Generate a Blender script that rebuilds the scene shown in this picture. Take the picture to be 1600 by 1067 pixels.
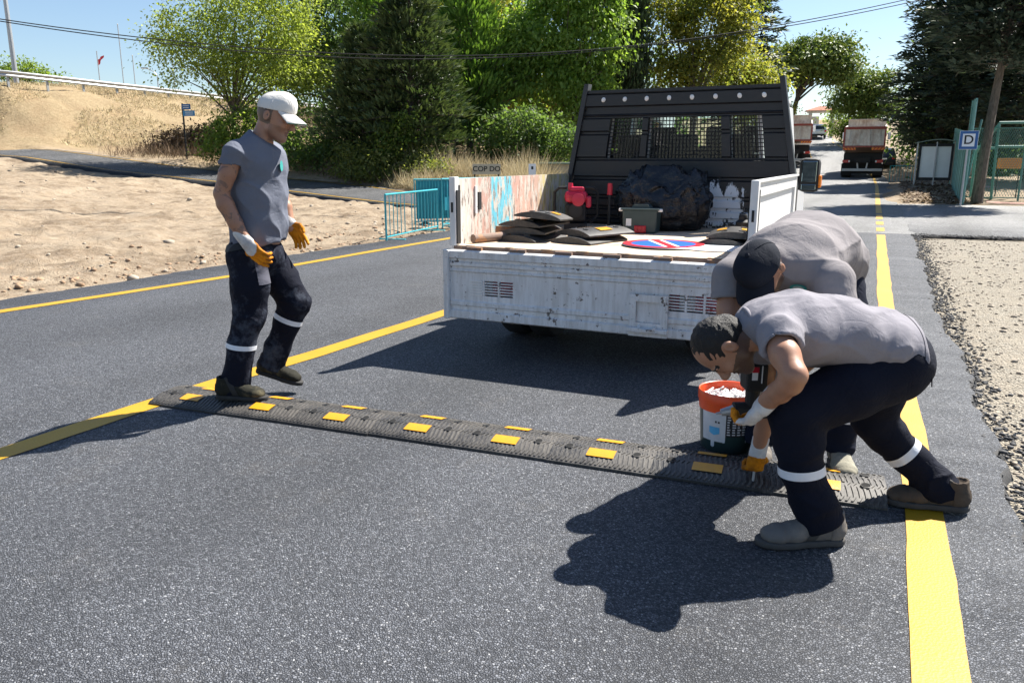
import bpy, bmesh, math, random
import numpy as np
from mathutils import Vector, Matrix, Euler

for _o in list(bpy.data.objects): bpy.data.objects.remove(_o)
SC = bpy.context.scene
COL = SC.collection
R = math.radians

# ------------------------------------------------------------------ camera, sky, sun, exposure
cam = bpy.data.cameras.new('camera'); cam_o = bpy.data.objects.new('camera', cam); COL.objects.link(cam_o)
cam.sensor_width = 36.0; cam.lens = 27.79
cam_o.location = (0, 0, 1.40); cam_o.rotation_euler = (R(90 - 13.02), 0, R(25.33))
cam.clip_start = 0.05; cam.clip_end = 3000
SC.camera = cam_o
SUN_EL = 50.0
SUN_AZ = 29.0                       # degrees from +Y towards +X
w = bpy.data.worlds.new('World'); SC.world = w; w.use_nodes = True
nt = w.node_tree; bg = nt.nodes['Background']
sky = nt.nodes.new('ShaderNodeTexSky'); sky.sky_type = 'NISHITA'; sky.sun_disc = False
sky.sun_elevation = R(SUN_EL); sky.sun_rotation = R(SUN_AZ)
sky.air_density = 1.0; sky.dust_density = 0.5; sky.ozone_density = 3.0
nt.links.new(sky.outputs[0], bg.inputs[0]); bg.inputs[1].default_value = 0.06
sl = bpy.data.lights.new('sun', 'SUN'); sl.energy = 5.0; sl.angle = R(0.5); sl.color = (1.0, 0.95, 0.87)
so = bpy.data.objects.new('sun', sl); COL.objects.link(so)
_d = Vector((math.sin(R(SUN_AZ)) * math.cos(R(SUN_EL)), math.cos(R(SUN_AZ)) * math.cos(R(SUN_EL)), math.sin(R(SUN_EL))))
so.rotation_euler = _d.to_track_quat('Z', 'Y').to_euler(); so.location = _d * 60
SC.view_settings.view_transform = 'Standard'; SC.view_settings.look = 'None'
SC.view_settings.exposure = 1.4; SC.view_settings.gamma = 1.0
SC.render.engine = 'CYCLES'
SC.cycles.max_bounces = 6; SC.cycles.diffuse_bounces = 3; SC.cycles.transparent_max_bounces = 8
SC.cycles.use_denoising = True; SC.cycles.denoiser = 'OPENIMAGEDENOISE'; SC.cycles.denoising_input_passes = 'RGB_ALBEDO_NORMAL'; SC.cycles.sample_clamp_indirect = 6.0

# ------------------------------------------------------------------ small helpers
rng = np.random.default_rng(7)
random.seed(7)

def tag(o, label=None, cat=None, group=None, kind=None):
    if label: o['label'] = label
    if cat: o['category'] = cat
    if group: o['group'] = group
    if kind: o['kind'] = kind
    return o

def empty(name, loc=(0, 0, 0), rz=0.0, label=None, cat=None, group=None):
    o = bpy.data.objects.new(name, None); COL.objects.link(o)
    o.location = loc; o.rotation_euler = (0, 0, rz); o.empty_display_size = 0.1
    return tag(o, label, cat, group)

def copy_tree(o, parent=None):
    c = o.copy(); COL.objects.link(c); c.parent = parent
    for ch in list(o.children): copy_tree(ch, c)
    return c

def link(name, me, mats, parent=None, smooth=False):
    o = bpy.data.objects.new(name, me); COL.objects.link(o)
    for m in (mats if isinstance(mats, (list, tuple)) else [mats]):
        me.materials.append(m)
    if parent is not None: o.parent = parent
    if smooth and len(me.polygons):
        me.polygons.foreach_set('use_smooth', np.ones(len(me.polygons), bool))
    return o

def np_mesh(name, V, Fq, mi=None):
    """fast mesh from numpy: V (n,3), Fq (m,k) constant-size faces"""
    V = np.asarray(V, np.float32); Fq = np.asarray(Fq, np.int32)
    me = bpy.data.meshes.new(name)
    m, k = Fq.shape
    me.vertices.add(len(V)); me.vertices.foreach_set('co', V.ravel())
    me.loops.add(m * k); me.loops.foreach_set('vertex_index', Fq.ravel())
    me.polygons.add(m); me.polygons.foreach_set('loop_start', np.arange(0, m * k, k, dtype=np.int32))
    try: me.polygons.foreach_set('loop_total', np.full(m, k, np.int32))
    except Exception: pass
    if mi is not None: me.polygons.foreach_set('material_index', np.asarray(mi, np.int32))
    me.update(calc_edges=True); me.validate()
    return me

class MB:
    """collects shapes; build() links them as one mesh object"""
    def __init__(s): s.v = []; s.f = []; s.m = []
    def add(s, vs, fs, mi=0):
        b = len(s.v); s.v += [tuple(v) for v in vs]
        for f in fs: s.f.append([b + i for i in f]); s.m.append(mi)
        return s
    def box(s, c, d, rot=None, mi=0, taper=1.0, bev=0.0):
        x, y, z = d[0] / 2, d[1] / 2, d[2] / 2
        M = rot.to_matrix() if isinstance(rot, Euler) else (Matrix.Rotation(rot, 3, 'Z') if isinstance(rot, (int, float)) else (rot or Matrix.Identity(3)))
        if bev > 0:
            bm = bmesh.new(); bmesh.ops.create_cube(bm, size=1.0)
            for v in bm.verts: v.co = Vector((v.co.x * d[0], v.co.y * d[1], v.co.z * d[2]))
            bmesh.ops.bevel(bm, geom=bm.edges[:] , offset=bev, segments=2, affect='EDGES', profile=0.5)
            bm.verts.ensure_lookup_table(); bm.verts.index_update()
            vs = [M @ v.co + Vector(c) for v in bm.verts]; fs = [[v.index for v in f.verts] for f in bm.faces]
            bm.free(); return s.add(vs, fs, mi)
        P = [(-x, -y, -z), (x, -y, -z), (x, y, -z), (-x, y, -z), (-x * taper, -y * taper, z), (x * taper, -y * taper, z), (x * taper, y * taper, z), (-x * taper, y * taper, z)]
        vs = [M @ Vector(p) + Vector(c) for p in P]
        return s.add(vs, [(0, 3, 2, 1), (4, 5, 6, 7), (0, 1, 5, 4), (1, 2, 6, 5), (2, 3, 7, 6), (3, 0, 4, 7)], mi)
    def tube(s, pts, r, n=8, mi=0, cap=True):
        pts = [Vector(p) for p in pts]; rs = r if isinstance(r, (list, tuple)) else [r] * len(pts)
        vs = []; fs = []; up = None
        for i, p in enumerate(pts):
            t = (pts[min(i + 1, len(pts) - 1)] - pts[max(i - 1, 0)]).normalized()
            if up is None:
                up = Vector((0, 0, 1)) if abs(t.z) < 0.9 else Vector((1, 0, 0))
            a = t.cross(up).normalized(); b = a.cross(t).normalized(); up = b
            for k in range(n):
                q = 2 * math.pi * k / n
                vs.append(p + (a * math.cos(q) + b * math.sin(q)) * rs[i])
        for i in range(len(pts) - 1):
            for k in range(n):
                k2 = (k + 1) % n
                fs.append((i * n + k, (i + 1) * n + k, (i + 1) * n + k2, i * n + k2))
        if cap:
            fs.append(tuple(range(n))); fs.append(tuple(range((len(pts) - 1) * n, len(pts) * n))[::-1])
        return s.add(vs, fs, mi)
    def lathe(s, prof, n=24, c=(0, 0, 0), M=None, mi=0):
        """prof: list of (r, z), axis z, then matrix M and offset c"""
        M = M or Matrix.Identity(3); vs = []; fs = []
        for r, z in prof:
            for k in range(n):
                q = 2 * math.pi * k / n
                vs.append(M @ Vector((r * math.cos(q), r * math.sin(q), z)) + Vector(c))
        for i in range(len(prof) - 1):
            for k in range(n):
                k2 = (k + 1) % n
                fs.append((i * n + k, i * n + k2, (i + 1) * n + k2, (i + 1) * n + k))
        return s.add(vs, fs, mi)
    def prism(s, poly, h, axis='y', c=(0, 0, 0), mi=0):
        """poly in 2D extruded by h along axis, centred on c"""
        n = len(poly); vs = []
        for sg in (-h / 2, h / 2):
            for a, b in poly:
                p = {'y': (a, sg, b), 'x': (sg, a, b), 'z': (a, b, sg)}[axis]
                vs.append(Vector(p) + Vector(c))
        fs = [tuple(range(n)), tuple(range(n, 2 * n))[::-1]] + [(i, n + i, n + (i + 1) % n, (i + 1) % n) for i in range(n)]
        return s.add(vs, fs, mi)
    def panel(s, x0, x1, z0, z1, y, t, holes, mi=0):
        """upright sheet with rectangular holes: real openings"""
        xs = sorted({x0, x1, *[h[0] for h in holes], *[h[1] for h in holes]}); zs = sorted({z0, z1, *[h[2] for h in holes], *[h[3] for h in holes]})
        inh = lambda a, b: any(h[0] < a < h[1] and h[2] < b < h[3] for h in holes)
        nx, nz = len(xs), len(zs); base = []
        for yy in (y - t / 2, y + t / 2):
            for zz in zs:
                for xx in xs: base.append((xx, yy, zz))
        fs = []; solid = {}
        for i in range(nx - 1):
            for j in range(nz - 1):
                solid[i, j] = not inh((xs[i] + xs[i + 1]) / 2, (zs[j] + zs[j + 1]) / 2)
        o = nx * nz
        for (i, j), on in solid.items():
            if not on: continue
            a, b, c, d = j * nx + i, j * nx + i + 1, (j + 1) * nx + i + 1, (j + 1) * nx + i
            fs.append((a, b, c, d)); fs.append((o + d, o + c, o + b, o + a))
            if not solid.get((i - 1, j)): fs.append((a, d, o + d, o + a))
            if not solid.get((i + 1, j)): fs.append((b, o + b, o + c, c))
            if not solid.get((i, j - 1)): fs.append((a, o + a, o + b, b))
            if not solid.get((i, j + 1)): fs.append((d, c, o + c, o + d))
        return s.add(base, fs, mi)
    def build(s, name, mats, parent=None, smooth=False, auto=None):
        me = bpy.data.meshes.new(name)
        me.from_pydata([tuple(v) for v in s.v], [], s.f)
        me.polygons.foreach_set('material_index', s.m); me.update()
        bm = bmesh.new(); bm.from_mesh(me)
        bmesh.ops.recalc_face_normals(bm, faces=bm.faces[:])
        bm.to_mesh(me); bm.free()
        o = link(name, me, mats, parent, smooth)
        if auto is not None:
            me.polygons.foreach_set('use_smooth', np.ones(len(me.polygons), bool))
            try: me.set_sharp_from_angle(angle=R(auto))
            except Exception: pass
        return o

def vnoise(P, seed=0):
    """value noise, P (...,3) -> [-1,1]"""
    P = np.asarray(P, np.float64); i = np.floor(P).astype(np.int64); f = P - i; f = f * f * (3 - 2 * f)
    def h(ix, iy, iz):
        n = (ix * 374761393 + iy * 668265263 + iz * 2147483647 + seed * 1274126177) & 0xffffffff
        n = ((n ^ (n >> 13)) * 1274126177) & 0xffffffff
        return ((n ^ (n >> 16)) & 0xffff) / 32767.5 - 1
    r = 0
    for a in (0, 1):
        for b in (0, 1):
            for c in (0, 1):
                wt = (f[..., 0] if a else 1 - f[..., 0]) * (f[..., 1] if b else 1 - f[..., 1]) * (f[..., 2] if c else 1 - f[..., 2])
                r = r + wt * h(i[..., 0] + a, i[..., 1] + b, i[..., 2] + c)
    return r

def fbm(P, oct=4, seed=0):
    P = np.asarray(P, float); r = 0; a = 1.0; t = 0
    for k in range(oct):
        r = r + a * vnoise(P * 2 ** k, seed + k * 17); t += a; a *= 0.5
    return r / t

# ------------------------------------------------------------------ materials
class NT:
    def __init__(s, name):
        s.m = bpy.data.materials.new(name); s.m.use_nodes = True; s.t = s.m.node_tree
        s.b = s.t.nodes['Principled BSDF']; s.out = s.t.nodes['Material Output']; s.co = None
    def n(s, typ, **kw):
        nd = s.t.nodes.new('ShaderNode' + typ)
        for k, v in kw.items():
            if k.startswith('i_'):
                key = k[2:]; key = int(key) if key.isdigit() else key.replace('_', ' ')
                nd.inputs[key].default_value = v
            else: setattr(nd, k, v)
        return nd
    def l(s, a, b): s.t.links.new(a, b)
    def coord(s, kind='Object'):
        if s.co is None: s.co = s.n('TexCoord')
        return s.co.outputs[kind]
    def mapped(s, scale=(1, 1, 1), rot=(0, 0, 0), kind='Object'):
        m = s.n('Mapping'); m.inputs['Scale'].default_value = scale; m.inputs['Rotation'].default_value = rot
        s.l(s.coord(kind), m.inputs[0]); return m.outputs[0]
    def noise(s, scale, detail=3, rough=0.55, vec=None, dist=0.0):
        nd = s.n('TexNoise'); nd.inputs['Scale'].default_value = scale; nd.inputs['Detail'].default_value = detail
        nd.inputs['Roughness'].default_value = rough; nd.inputs['Distortion'].default_value = dist
        s.l(vec if vec is not None else s.coord(), nd.inputs['Vector']); return nd.outputs['Fac']
    def voro(s, scale, vec=None, feature='F1', out='Distance'):
        nd = s.n('TexVoronoi', feature=feature); nd.inputs['Scale'].default_value = scale
        s.l(vec if vec is not None else s.coord(), nd.inputs['Vector']); return nd.outputs[out]
    def ramp(s, fac, stops, interp='LINEAR'):
        nd = s.n('ValToRGB'); cr = nd.color_ramp; cr.interpolation = interp
        while len(cr.elements) < len(stops): cr.elements.new(0.5)
        for e, (p, c) in zip(cr.elements, stops):
            e.position = p; e.color = (c, c, c, 1) if isinstance(c, (int, float)) else (*c, 1)
        s.l(fac, nd.inputs[0]); return nd.outputs[0]
    def mix(s, fac, a, b, blend='MIX'):
        nd = s.n('MixRGB', blend_type=blend)
        for i, x in ((0, fac), (1, a), (2, b)):
            if isinstance(x, (int, float)): nd.inputs[i].default_value = x if i == 0 else (x, x, x, 1)
            elif isinstance(x, tuple): nd.inputs[i].default_value = (*x, 1)
            else: s.l(x, nd.inputs[i])
        return nd.outputs[0]
    def math(s, op, a, b=None):
        nd = s.n('Math', operation=op)
        for i, x in ((0, a), (1, b)):
            if x is None: continue
            if isinstance(x, (int, float)): nd.inputs[i].default_value = x
            else: s.l(x, nd.inputs[i])
        return nd.outputs[0]
    def bump(s, h, strength=0.5, dist=0.01):
        nd = s.n('Bump'); nd.inputs['Strength'].default_value = strength; nd.inputs['Distance'].default_value = dist
        s.l(h, nd.inputs['Height']); s.l(nd.outputs[0], s.b.inputs['Normal']); return nd
    def base(s, c):
        if isinstance(c, tuple): s.b.inputs['Base Color'].default_value = (*c, 1)
        else: s.l(c, s.b.inputs['Base Color'])
    def setp(s, **kw):
        for k, v in kw.items():
            k = k.replace('_', ' ')
            if isinstance(v, (int, float)): s.b.inputs[k].default_value = v
            else: s.l(v, s.b.inputs[k])
        return s

def M_simple(name, c, rough=0.6, metal=0.0, var=0.15, vscale=6.0, bump=0.0, bscale=60.0, spec=0.5, kind='Object'):
    t = NT(name); v = t.mapped(kind=kind)
    f = t.noise(vscale, 4, 0.6, v)
    t.base(t.mix(f, tuple(x * (1 - var) for x in c), tuple(min(1, x * (1 + var)) for x in c)))
    t.setp(Roughness=rough, Metallic=metal); t.b.inputs['Specular IOR Level'].default_value = spec
    if bump: t.bump(t.noise(bscale, 3, 0.6, v), bump, 0.004)
    return t.m

def M_worn(name, c, under, amount=0.5, scale=5.0, rough=0.5, dirt=(0.22, 0.18, 0.14), dirtamt=0.35, vstretch=(1, 1, 1), bump=0.25):
    """paint with chips down to what lies under it, streaks and dirt"""
    t = NT(name); v = t.mapped(vstretch)
    ch = t.noise(scale, 8, 0.68, v); big = t.noise(scale * 0.35, 3, 0.5, v)
    mask = t.ramp(t.math('ADD', t.math('MULTIPLY', ch, 0.7), t.math('MULTIPLY', big, 0.3)), [(0.5 + 0.14 * (1 - amount), 0.0), (0.515 + 0.14 * (1 - amount), 1.0)])
    fine = t.ramp(t.noise(70, 5, 0.7, t.mapped((0.35, 1, 1))), [(0.645, 0.0), (0.665, 1.0)]); mask = t.math('MAXIMUM', mask, t.math('MULTIPLY', fine, 0.8 if amount > 0.2 else 0.0))
    st = t.noise(9, 5, 0.6, t.mapped((3.5, 3.5, 0.5)))
    body = t.mix(t.ramp(st, [(0.42, 0.0), (0.75, dirtamt)]), c, dirt)
    body = t.mix(t.ramp(t.noise(1.6, 4, 0.6), [(0.35, 0.0), (0.8, dirtamt * 0.8)]), body, dirt)
    t.base(t.mix(mask, body, under)); t.setp(Roughness=rough)
    t.bump(t.math('ADD', t.math('MULTIPLY', mask, -1.0), t.math('MULTIPLY', t.noise(90, 2), 0.15)), bump, 0.002)
    return t.m

# ================================================================== terrain
def M_asphalt(name, lo, hi, speck, scale=1.0, rough=0.62, patch=0.25, fl=0.86, vs=105, gap=0.11):
    t = NT(name); v = t.mapped((scale,) * 3)
    vo = t.n('TexVoronoi', feature='F1'); vo.inputs['Scale'].default_value = vs; t.l(v, vo.inputs['Vector'])
    sep = t.n('SeparateColor'); t.l(vo.outputs['Color'], sep.inputs[0])
    cell = sep.outputs[0]
    edge = t.voro(vs, v, 'DISTANCE_TO_EDGE')
    stone = t.mix(t.ramp(cell, [(0.0, 0.0), (0.62, 0.35), (fl, 0.75), (1.0, 1.0)]), lo, hi)
    stone = t.mix(t.ramp(cell, [(fl, 0.0), (fl + 0.06, 1.0)]), stone, speck)
    col = t.mix(t.ramp(edge, [(0.0, 1.0), (gap, 0.0)]), stone, tuple(x * 0.22 for x in lo))
    pn = t.noise(1.1, 5, 0.6, v); pn2 = t.noise(0.23, 3, 0.5, t.mapped((scale * 2.2, scale * 0.5, scale)))
    k = t.math('ADD', t.math('MULTIPLY', pn, 0.5), t.math('MULTIPLY', pn2, 0.5))
    col = t.mix(1.0, col, t.ramp(k, [(0.35, 1.0 - patch), (0.68, 1.0 + patch * 0.6)]), 'MULTIPLY')
    sx_ = t.n('SeparateXYZ'); t.l(t.coord(), sx_.inputs[0])
    trk = t.math('ABSOLUTE', t.math('SINE', t.math('ADD', t.math('MULTIPLY', sx_.outputs[0], 1.72), t.math('MULTIPLY', t.noise(0.25, 2), 1.6))))
    col = t.mix(1.0, col, t.ramp(trk, [(0.0, 0.86), (0.5, 1.0), (1.0, 1.12)]), 'MULTIPLY')
    stn = t.ramp(t.noise(0.9, 5, 0.65, t.mapped((scale, scale * 0.45, scale)), 0.8), [(0.60, 0.0), (0.68, 0.35)])
    col = t.mix(stn, col, tuple(x * 0.7 for x in lo))
    du = t.ramp(t.noise(2.6, 6, 0.7, v), [(0.56, 0.0), (0.8, 0.16)])
    col = t.mix(du, col, (0.24, 0.21, 0.17))
    t.base(col); t.setp(Roughness=t.ramp(cell, [(0, rough + 0.16), (1, rough - 0.1)])); t.b.inputs['Specular IOR Level'].default_value = 0.32
    h = t.math('ADD', t.math('MULTIPLY', t.ramp(edge, [(0, 0.0), (0.3, 1.0)]), 0.6), t.math('MULTIPLY', cell, 0.9))
    h = t.math('ADD', h, t.math('MULTIPLY', t.noise(30, 3, 0.6, v), 0.8))
    t.bump(h, 0.9, 0.0055)
    return t.m

def M_yellow(name):
    t = NT(name); v = t.mapped()
    wear = t.ramp(t.noise(120, 4, 0.7, v), [(0.56, 0.0), (0.70, 0.75)])
    big = t.ramp(t.noise(3, 4, 0.6, v), [(0.3, 0.0), (0.75, 1.0)])
    c = t.mix(big, (0.40, 0.215, 0.003), (0.46, 0.265, 0.006))
    t.base(t.mix(wear, t.mix(t.ramp(t.noise(1.3, 6, 0.7, v), [(0.5, 0.0), (0.75, 0.3)]), c, (0.30, 0.22, 0.08)), (0.22, 0.15, 0.02))); t.setp(Roughness=0.55)
    t.bump(t.math('ADD', t.noise(140, 3, 0.7, v), t.voro(105, v)), 0.25, 0.003)
    return t.m

m_asph = M_asphalt('asphalt_fresh', (0.054, 0.058, 0.067), (0.205, 0.215, 0.24), (0.27, 0.275, 0.285), fl=0.94, vs=125, gap=0.17)
m_asph_old = M_asphalt('asphalt_old', (0.17, 0.17, 0.17), (0.33, 0.33, 0.325), (0.45, 0.45, 0.44), rough=0.7)
m_asph_side = M_asphalt('asphalt_side_road', (0.045, 0.047, 0.050), (0.13, 0.132, 0.135), (0.3, 0.3, 0.3), rough=0.66)
m_yellow = M_yellow('road_paint_yellow')
m_tar = M_simple('asphalt_edge', (0.016, 0.016, 0.017), 0.75, var=0.5, vscale=30, bump=1.0, bscale=50)

ctrl = []
for _y in (-25, -10, 0, 8, 16, 28, 40, 48):
    for _x in (-8.6, -4, 0.7): ctrl.append((_x - (0.0 if _y < 20 else (_y - 20) * 0.02), _y, -0.06))
RYs = np.array([-60, 0, 50, 57, 66, 80, 95, 120, 170.]); RZs = np.array([0, 0, 0, 0.1, 0.62, 1.95, 3.44, 6.0, 9.0])
_ys = np.linspace(-60, 170, 461); _zs = np.interp(_ys, RYs, RZs); _zs = np.convolve(np.pad(_zs, 10, mode='edge'), np.ones(21) / 21, 'valid')
def road_z(y): return np.interp(y, _ys, _zs)
def road_right(y): return np.interp(y, [-60, 0, 8, 16.8, 28, 47, 57, 66, 80, 95, 120, 170], [0.72, 0.66, 0.5, 0.42, 0.2, -0.1, -0.45, -1.2, -3.2, -6.2, -12, -26])
def road_left(y): return np.interp(y, [-60, 0, 12, 20, 28, 47, 57, 66, 80, 95, 120, 170], [-8.3, -8.2, -7.95, -8.1, -8.2, -8.3, -8.6, -9.2, -11, -13.8, -19.5, -33])
for _y in (57, 66, 80, 95, 120): ctrl += [(float(road_right(_y)), _y, float(road_z(_y)) - 0.06), (float(road_left(_y)), _y, float(road_z(_y)) - 0.06)]
side_near = [(-60, 19.5, 2.6), (-40, 21.3, 1.75), (-33.4, 22.0, 1.45), (-29.2, 22.7, 0.92), (-23.4, 23.0, 0.50), (-19, 21.9, 0.26), (-13.6, 19.8, 0.10), (-11, 19.1, 0.05), (-7.8, 17.2, 0.0)]
side_far = [(-60, 22.6, 2.9), (-42, 24.2, 2.05), (-35.0, 25.0, 1.8), (-27.8, 26.2, 1.02), (-21.6, 26.3, 0.55), (-18, 25.4, 0.40), (-15.1, 24.0, 0.25), (-12.9, 23.6, 0.16), (-7.8, 24.6, 0.0)]
for a in side_near + side_far: ctrl.append((a[0], a[1], a[2] - 0.10))
ctrl += [(-11, 6, 0.02), (-14, 10, 0.10), (-20, 10, 0.35), (-30, 12, 0.9), (-26, 18, 0.65), (-16, 16, 0.05), (-45, 8, 1.8), (-60, 0, 2.4), (-20, -5, 0.3), (-40, -20, 1.5),
         (-37.1, 23.9, 1.9), (-36.0, 27.5, 1.9), (-33.6, 31.5, 2.0), (-33, 40, 2.6), (-44, 20, 2.6), (-42, 27.2, 5.0), (-50, 20.5, 5.0), (-41.6, 34.5, 5.2), (-42.7, 42, 5.3), (-44, 52, 5.4), (-60, 40, 5.3), (-56, 28, 5.2), (-90, 50, 5.5), (-80, 80, 6), (-70, 24, 5.0), (-44, 70, 5.6),
         (-29, 26.6, 1.35), (-25, 27.4, 1.2), (-21.8, 28.0, 1.25), (-25, 32, 1.8), (-17.5, 28, 0.85), (-12.3, 31.7, 0.95), (-11.7, 38.2, 1.2), (-9.6, 41, 0.9), (-20, 40, 2.0), (-9.8, 59, 0.9), (-14, 79, 3.0), (-25, 60, 3.0), (-30, 100, 6),
         (0.7, 35, 0.38), (2, 35, 0.40), (1.0, 30, 0.08), (2.3, 29.4, 0.02), (2, 44, 0.55), (6, 34, 0.1), (12, 34, 0.1), (5, 48, 0.5), (20, 50, 0.6), (8, 17, -0.03), (4, 10, -0.02), (8, 25, -0.05), (20, 10, 0), (3, -5, 0), (12, -15, 0), (40, 20, 0), (40, 60, 1), (40, 120, 5), (5, 100, 4.0), (5, 75, 2), (-60, 130, 9), (60, -40, 0), (-80, -40, 3)]
CT = np.array(ctrl, float)
_A = np.linalg.norm(CT[:, None, :2] - CT[None, :, :2], axis=2); _n = len(CT)
_K = np.zeros((_n + 3, _n + 3)); _K[:_n, :_n] = _A + np.eye(_n) * 1e-3; _K[:_n, _n] = 1; _K[:_n, _n + 1:] = CT[:, :2]; _K[_n, :_n] = 1; _K[_n + 1:, :_n] = CT[:, :2].T
_W = np.linalg.solve(_K, np.concatenate([CT[:, 2], np.zeros(3)]))
def base_z(x, y):
    x = np.asarray(x, float); y = np.asarray(y, float); sh = x.shape; P = np.stack([x.ravel(), y.ravel()], 1); out = np.empty(len(P))
    for i in range(0, len(P), 20000):
        Q = P[i:i + 20000]; D = np.linalg.norm(Q[:, None] - CT[None, :, :2], axis=2)
        out[i:i + 20000] = D @ _W[:_n] + _W[_n] + Q @ _W[_n + 1:]
    return out.reshape(sh)
def sm(a, b, x): t = np.clip((x - a) / (b - a), 0, 1); return t * t * (3 - 2 * t)
def side_span(x):
    n = np.array(side_near); f = np.array(side_far)
    return np.interp(x, n[:, 0], n[:, 1]), np.interp(x, f[:, 0], f[:, 1]), np.interp(x, n[:, 0], n[:, 2]), np.interp(x, f[:, 0], f[:, 2])
def on_road(x, y, mrg=0.0):
    main = (x > road_left(y) - mrg) & (x < road_right(y) + mrg)
    a, b, _, _ = side_span(x); sd = (x < -7.8) & (y > a - mrg) & (y < b + mrg)
    cr = (x > 0) & (x < 40) & (y > 16.9 - mrg) & (y < 28.4 + mrg)
    return main | sd | cr
def ground_z(x, y, detail=True):
    x = np.asarray(x, float); y = np.asarray(y, float)
    z = base_z(x, y)
    if detail:
        P = np.stack([x, y, np.zeros_like(x)], -1)
        left = sm(-8.0, -9.2, x) * sm(30, 24, y) * (1 - sm(-34, -38, x))
        rough = 0.13 * fbm(P * 1.1, 4, 3) + 0.045 * np.maximum(0, fbm(P * 4.0, 3, 9)) * 2
        z = z + left * rough
        near = np.exp(-((x + 9.0) / 0.7) ** 2) * sm(20, 16, y)
        z = z + near * (0.05 + 0.07 * fbm(P * 2.6, 3, 21))
        slope = sm(-34.5, -36.5, x) + sm(27, 30, y) * sm(-8.5, -12, x)
        z = z + np.clip(slope, 0, 1) * 0.22 * fbm(P * 0.8, 4, 5)
        gr = sm(0.62, 0.95, x) * sm(17, 16.4, y)
        z = z + gr * (0.018 * fbm(P * 3.5, 4, 8) + 0.02)
        lf = sm(0.1, 0.7, x) * sm(28.4, 29.5, y) * sm(60, 45, y)
        z = z + lf * 0.08 * fbm(P * 1.4, 4, 31)
    mainr = (x > road_left(y) + 0.15) & (x < road_right(y) - 0.15); z = np.where(mainr, np.minimum(z, road_z(y) - 0.07), z)
    z = np.where((x > 0.3) & (x < 44) & (y > 17.1) & (y < 28.1), np.minimum(z, -0.08), z)
    return np.where(on_road(x, y, 0.0), np.minimum(z, np.where(on_road(x, y, -0.3), base_z(x, y) - 0.05, z)), z)

xs = np.unique(np.round(np.concatenate([np.linspace(-150, -48, 26), np.arange(-48, -34, 0.5), np.arange(-34, -16, 0.22), np.arange(-16, -7.7, 0.10), np.arange(-7.7, 0.4, 0.9), np.arange(0.4, 3.2, 0.10), np.arange(3.2, 14, 0.6), np.linspace(14, 130, 24)]), 3))
ys = np.unique(np.round(np.concatenate([np.linspace(-70, -2, 16), np.arange(-2, 2, 0.4), np.arange(2, 19, 0.11), np.arange(19, 32, 0.2), np.arange(32, 60, 0.6), np.linspace(60, 190, 36)]), 3))
GX, GY = np.meshgrid(xs, ys, indexing='ij'); GZ = ground_z(GX, GY)
nx_, ny_ = GX.shape
idx = np.arange(nx_ * ny_).reshape(nx_, ny_)
Fq = np.stack([idx[:-1, :-1].ravel(), idx[1:, :-1].ravel(), idx[1:, 1:].ravel(), idx[:-1, 1:].ravel()], 1)
me = np_mesh('ground', np.stack([GX, GY, GZ], -1).reshape(-1, 3), Fq)
_nz = fbm(np.stack([GX, GY, 0 * GX], -1) * 0.5, 4, 77)
grass = np.clip(sm(-34.4, -36.2, GX + 1.2 * _nz) + sm(26.0, 28.0, GY + 1.4 * _nz) * sm(-8.4, -10.5, GX) * (GX > -36) + sm(-14, -26, GX) * 0.0, 0, 1)
gravel = sm(0.3, 0.6, GX) * sm(17.2, 16.8, GY)
for nm, arr in (('grass', grass), ('gravel', gravel)):
    at = me.attributes.new(nm, 'FLOAT', 'POINT'); at.data.foreach_set('value', arr.ravel().astype(np.float32))
t = NT('ground_earth'); v = t.mapped()
ag = t.n('Attribute', attribute_name='grass').outputs['Fac']; agr = t.n('Attribute', attribute_name='gravel').outputs['Fac']
n1 = t.noise(0.7, 5, 0.6, v); n2 = t.noise(6.0, 5, 0.65, v); n3 = t.noise(1.9, 6, 0.6, v, 0.6)
dirt = t.mix(t.ramp(n1, [(0.35, 0.0), (0.65, 1.0)]), (0.225, 0.168, 0.112), (0.34, 0.27, 0.19))
dirt = t.mix(t.ramp(n2, [(0.42, 0.0), (0.72, 0.75)]), dirt, (0.39, 0.325, 0.245))
dirt = t.mix(t.ramp(n3, [(0.52, 0.0), (0.66, 0.75)]), dirt, (0.15, 0.108, 0.072))
gcol = t.mix(t.ramp(n2, [(0.3, 0.0), (0.7, 1.0)]), (0.235, 0.175, 0.10), (0.36, 0.28, 0.17))
gcol = t.mix(t.ramp(n1, [(0.45, 0.0), (0.7, 0.5)]), gcol, (0.25, 0.165, 0.095))
cell = t.n('TexVoronoi', feature='F1'); cell.inputs['Scale'].default_value = 55; t.l(v, cell.inputs['Vector'])
sepc = t.n('SeparateColor'); t.l(cell.outputs['Color'], sepc.inputs[0])
gv = t.mix(t.ramp(sepc.outputs[0], [(0, 0.0), (1, 1.0)]), (0.26, 0.23, 0.185), (0.42, 0.385, 0.32))
gv = t.mix(t.ramp(n2, [(0.4, 0.0), (0.7, 0.7)]), gv, (0.42, 0.365, 0.285))
t.base(t.mix(agr, t.mix(ag, dirt, gcol), gv)); t.setp(Roughness=0.95); t.b.inputs['Specular IOR Level'].default_value = 0.15
hh = t.math('ADD', t.math('MULTIPLY', t.noise(9, 6, 0.7, v), t.math('SUBTRACT', 1.0, t.math('MULTIPLY', agr, 0.75))), t.math('MULTIPLY', t.noise(45, 4, 0.7, v), 0.5)); hh = t.math('ADD', hh, t.math('MULTIPLY', t.math('MULTIPLY', cell.outputs['Distance'], agr), -0.6))
t.bump(hh, 1.0, 0.05)
m_ground = t.m
ground = link('ground', me, m_ground, None, True); tag(ground, kind='structure')

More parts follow.
